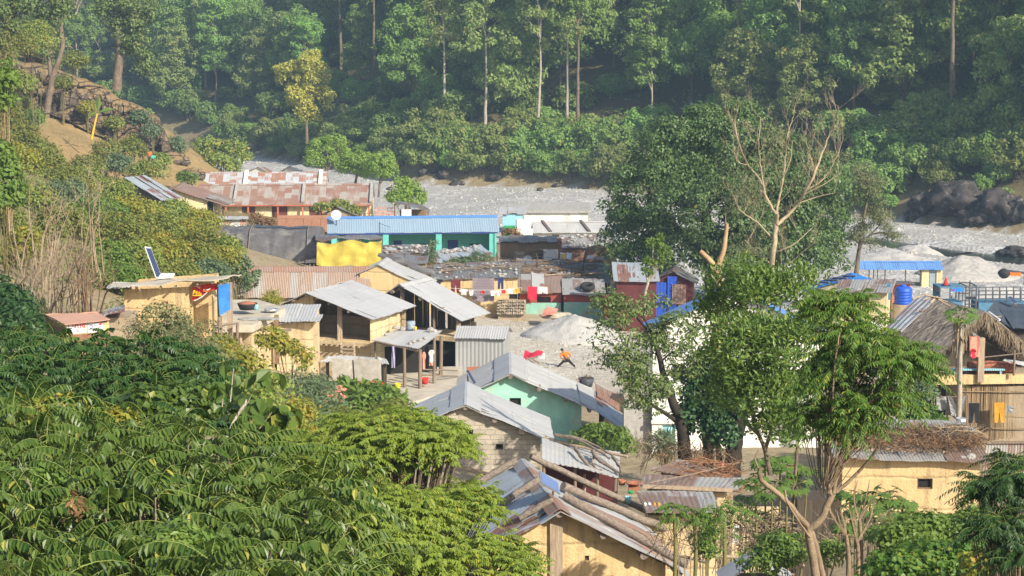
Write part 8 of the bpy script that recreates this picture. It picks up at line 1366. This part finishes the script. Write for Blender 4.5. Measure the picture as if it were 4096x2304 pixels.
def papaya(nm, label, cat, pts, base, leaf='papaya', s=.32, n=10, stem='stem', r=.05, trunk=True, dry=False):
    base = Vector(base); root = thing(nm, label, cat, base); mb = MB(); sm = MB()
    for c in pts:
        c = Vector(c)
        for i in range(n):
            a = 2*math.pi*(i+R.random()*.6)/n; el = R.uniform(-.1,.8); d = Vector((math.cos(a)*math.cos(el), math.sin(a)*math.cos(el), math.sin(el))); l = R.uniform(.45,.85)*s*2.1; e = c+d*l-Vector((0,0,.12*l)); sm.tube([c, c+d*l*.5+Vector((0,0,.05)), e], .012, 4); palm_leaf(mb, e, Vector((d.x,d.y,-.35)), Vector((-d.x*.2-.1,-d.y*.2-.25,1)), s*R.uniform(.75,1.15))
        if trunk: b0 = Vector((base.x+(c.x-base.x)*.65, base.y+(c.y-base.y)*.65, 0)); b0.z = gz(b0.x,b0.y)-.2; limb(sm, [b0, b0.lerp(c,.5)+Vector((R.uniform(-.05,.05),0,0)), c], r, r*.7, 7, 3)
    mb.build('foliage', L[leaf], root); sm.build('stem', MT[stem], root)
    if dry:
        k = MB(); c = Vector(pts[0])
        for i in range(46): a = R.uniform(0,6.28); s_ = c+Vector((math.cos(a)*.05, math.sin(a)*.05, -R.uniform(0,.9))); k.tube([s_, s_+Vector((math.cos(a)*.2, math.sin(a)*.2, -.25)), s_+Vector((math.cos(a)*.24, math.sin(a)*.24, -R.uniform(.5,.9))) ], [.014,.03,.012], 4)
        k.build('withered_leaves', MT['drystem'], root)
papaya('papaya_tree', 'papaya tree with a straight pale trunk before the bamboo wall', 'papaya tree', [P(3842,1262,82)], P(3845,1640,82), 'papaya', .4, 13, 'barkpale', .13, 1, True)
pp = [P(u,v,Y) for u, v, Y in ((3060,1860,47),(3150,1880,46.5),(3020,1930,46),(3180,1950,46),(3090,1970,45.5),(3230,1890,46.5),(3120,1850,47))]; papaya('papaya_plant', 'lobed leaved papaya clump left of the forked trunk', 'plant', pp, P(3110,2080,46.5), s=.22, n=13, r=.03)
pp = [P(u,v,Y) for u, v, Y in ((3480,2010,44),(3560,1990,44),(3420,2060,43.5),(3540,2070,43),(3610,2040,44),(3500,2120,43),(3590,2110,43.5),(3400,1990,44.5))]; papaya('papaya_plant', 'lobed leaved papaya clump right of the forked trunk under the ochre house', 'plant', pp, P(3500,2230,43.5), s=.22, n=13, r=.03)
pp = [P(u,v,Y) for u, v, Y in ((3390,2110,38),(3450,2130,38),(3550,2130,39),(3610,2140,39))]; papaya('papaya_plant', 'yellowing lobed plant low between the forked tree and round shrubs', 'plant', pp, P(3480,2300,38), s=.2, n=10, r=.025)
pp = [P(u,v,Y) for u, v, Y in ((2960,2100,47),(3010,2050,48),(2990,2000,48))]; papaya('papaya_plant', 'small lobed plant behind the tallest sapling', 'plant', pp, P(2985,2200,47.5), s=.2, n=10, r=.025)
for i, (lab, bl, leaf, ln, asp, ncl, cr, per) in enumerate([('round leaved bright shrub below the ochre house window',[(3720,2130,37,130,50),(3620,2160,36,90,40),(3820,2140,37,100,50),(3890,2080,38,50,40)],'fresh',.1,.75,120,.3,52),('dense round leaved shrub at the bottom right',[(3720,2260,33,140,55),(3580,2275,32.5,100,40),(3850,2240,33,80,50)],'pin',.1,.75,110,.3,52),('low weedy shrub at the foot of the forked tree',[(3130,2200,38,90,50),(3050,2250,38,70,40),(3330,2230,37,60,50)],'mango',.12,.4,60,.28,46),('reddish green weeds at the bottom right corner',[(3960,2280,30,90,40),(4060,2200,31,60,60)],'yshrub',.1,.6,50,.25,46),('leafy shrub right of the tallest sapling',[(2820,2130,44,30,60),(2840,2200,44,40,50)],'mango',.12,.35,26,.25,40)]): plant('shrub', lab, 'shrub', bl, leaf, ln, asp, ncl, cr, per, 'stem', .025, seed=300+i)
brush('stalks', 'tangle of dry grass stalks behind the saplings', 'stalks', P(2860,2200,46), 1.6, .6, 1.0, 260, 'drystem', .01, (.5,1.2), 2.); brush('stalks', 'grey dry stalks below the papaya leaves', 'stalks', P(3480,2200,42), 1.2, .5, .9, 220, 'drystem', .008, (.5,1.1), 3.); brush('stalks', 'dry brown stalks beneath the balcony house', 'stalks', P(3640,1670,80), .9, .8, .9, 200, 'drybrush', .012, (.5,1.1), 1.5); brush('stalks', 'brown dry brush on the earth bank below the castor bush', 'stalks', P(1340,1780,55), .7, .6, .5, 240, 'brushred', .01, (.3,.8), .6)
for i, (u, v, Y) in enumerate([(3392,2200,36),(3440,2140,37),(3425,2230,36)]): a = P(u,2330,Y); b = P(u-8+i*6,v-60,Y); k = MB(); limb(k, [a, a.lerp(b,.5)+Vector((.03,0,0)), b], .045, .035, 7, 4); [twigs(k, b, Vector((R.uniform(-.7,.7),0,1)), .5, .03, 1, .4, 2) for _ in range(3)]; one('cut_trunk', k, MT['barktan'], ['slim cut trunk directly right of the forked tree base','thicker cut trunk with a splintered head further right','short cut stump between the two taller cut trunks'][i], 'stump')
brush('stalks', 'dry stalks at the foot of the dark ivy trees', 'stalks', P(2760,1850,71), 1.8, .8, .7, 220, 'drybrush', .012, (.4,1.), 2.); brush('stalks', 'dry weeds between the mint house lean-to and the white wall', 'stalks', P(2620,1800,80), 1.2, .8, .7, 160, 'drystem', .012, (.4,1.), 2.)
# banana plant, trash
bp = thing('banana_plant', 'young banana plant with a yellow stalk below the rock ledge', 'banana plant', P(370,550,222)); MB().tube([P(366,556,222), P(378,500,222), P(388,455,222)], [.14,.12,.1], 7).build('stem', MT['yellowcloth'], bp); k = MB()
for (u0,v0,u1,v1,w) in ((390,452,396,384,.35),(390,450,462,436,.25),(388,450,350,470,.2)): a, b = P(u0,v0,222), P(u1,v1,222); m_ = a.lerp(b,.5)+Vector((0,0,.1)); d = (b-a).normalized(); s = d.cross(Vector((0,1,0))).normalized()*w; k.face((a, m_-s+Vector((0,.1,0)), b, m_)); k.face((a, m_, b, m_+s+Vector((0,.1,0))))
k.build('foliage', L['fresh'], bp)
k = MB(); q0 = P(1330,1575,70)
for i in range(40): c = P(R.uniform(1290,1375), R.uniform(1545,1605), 70); k.blob(c, (R.uniform(.04,.13),.08,R.uniform(.03,.08)), .4, 1.5, i)
one('rubbish', k, MT['salmon'], 'scatter of pink and red rubbish on the bank left of the castor bush', 'rubbish')
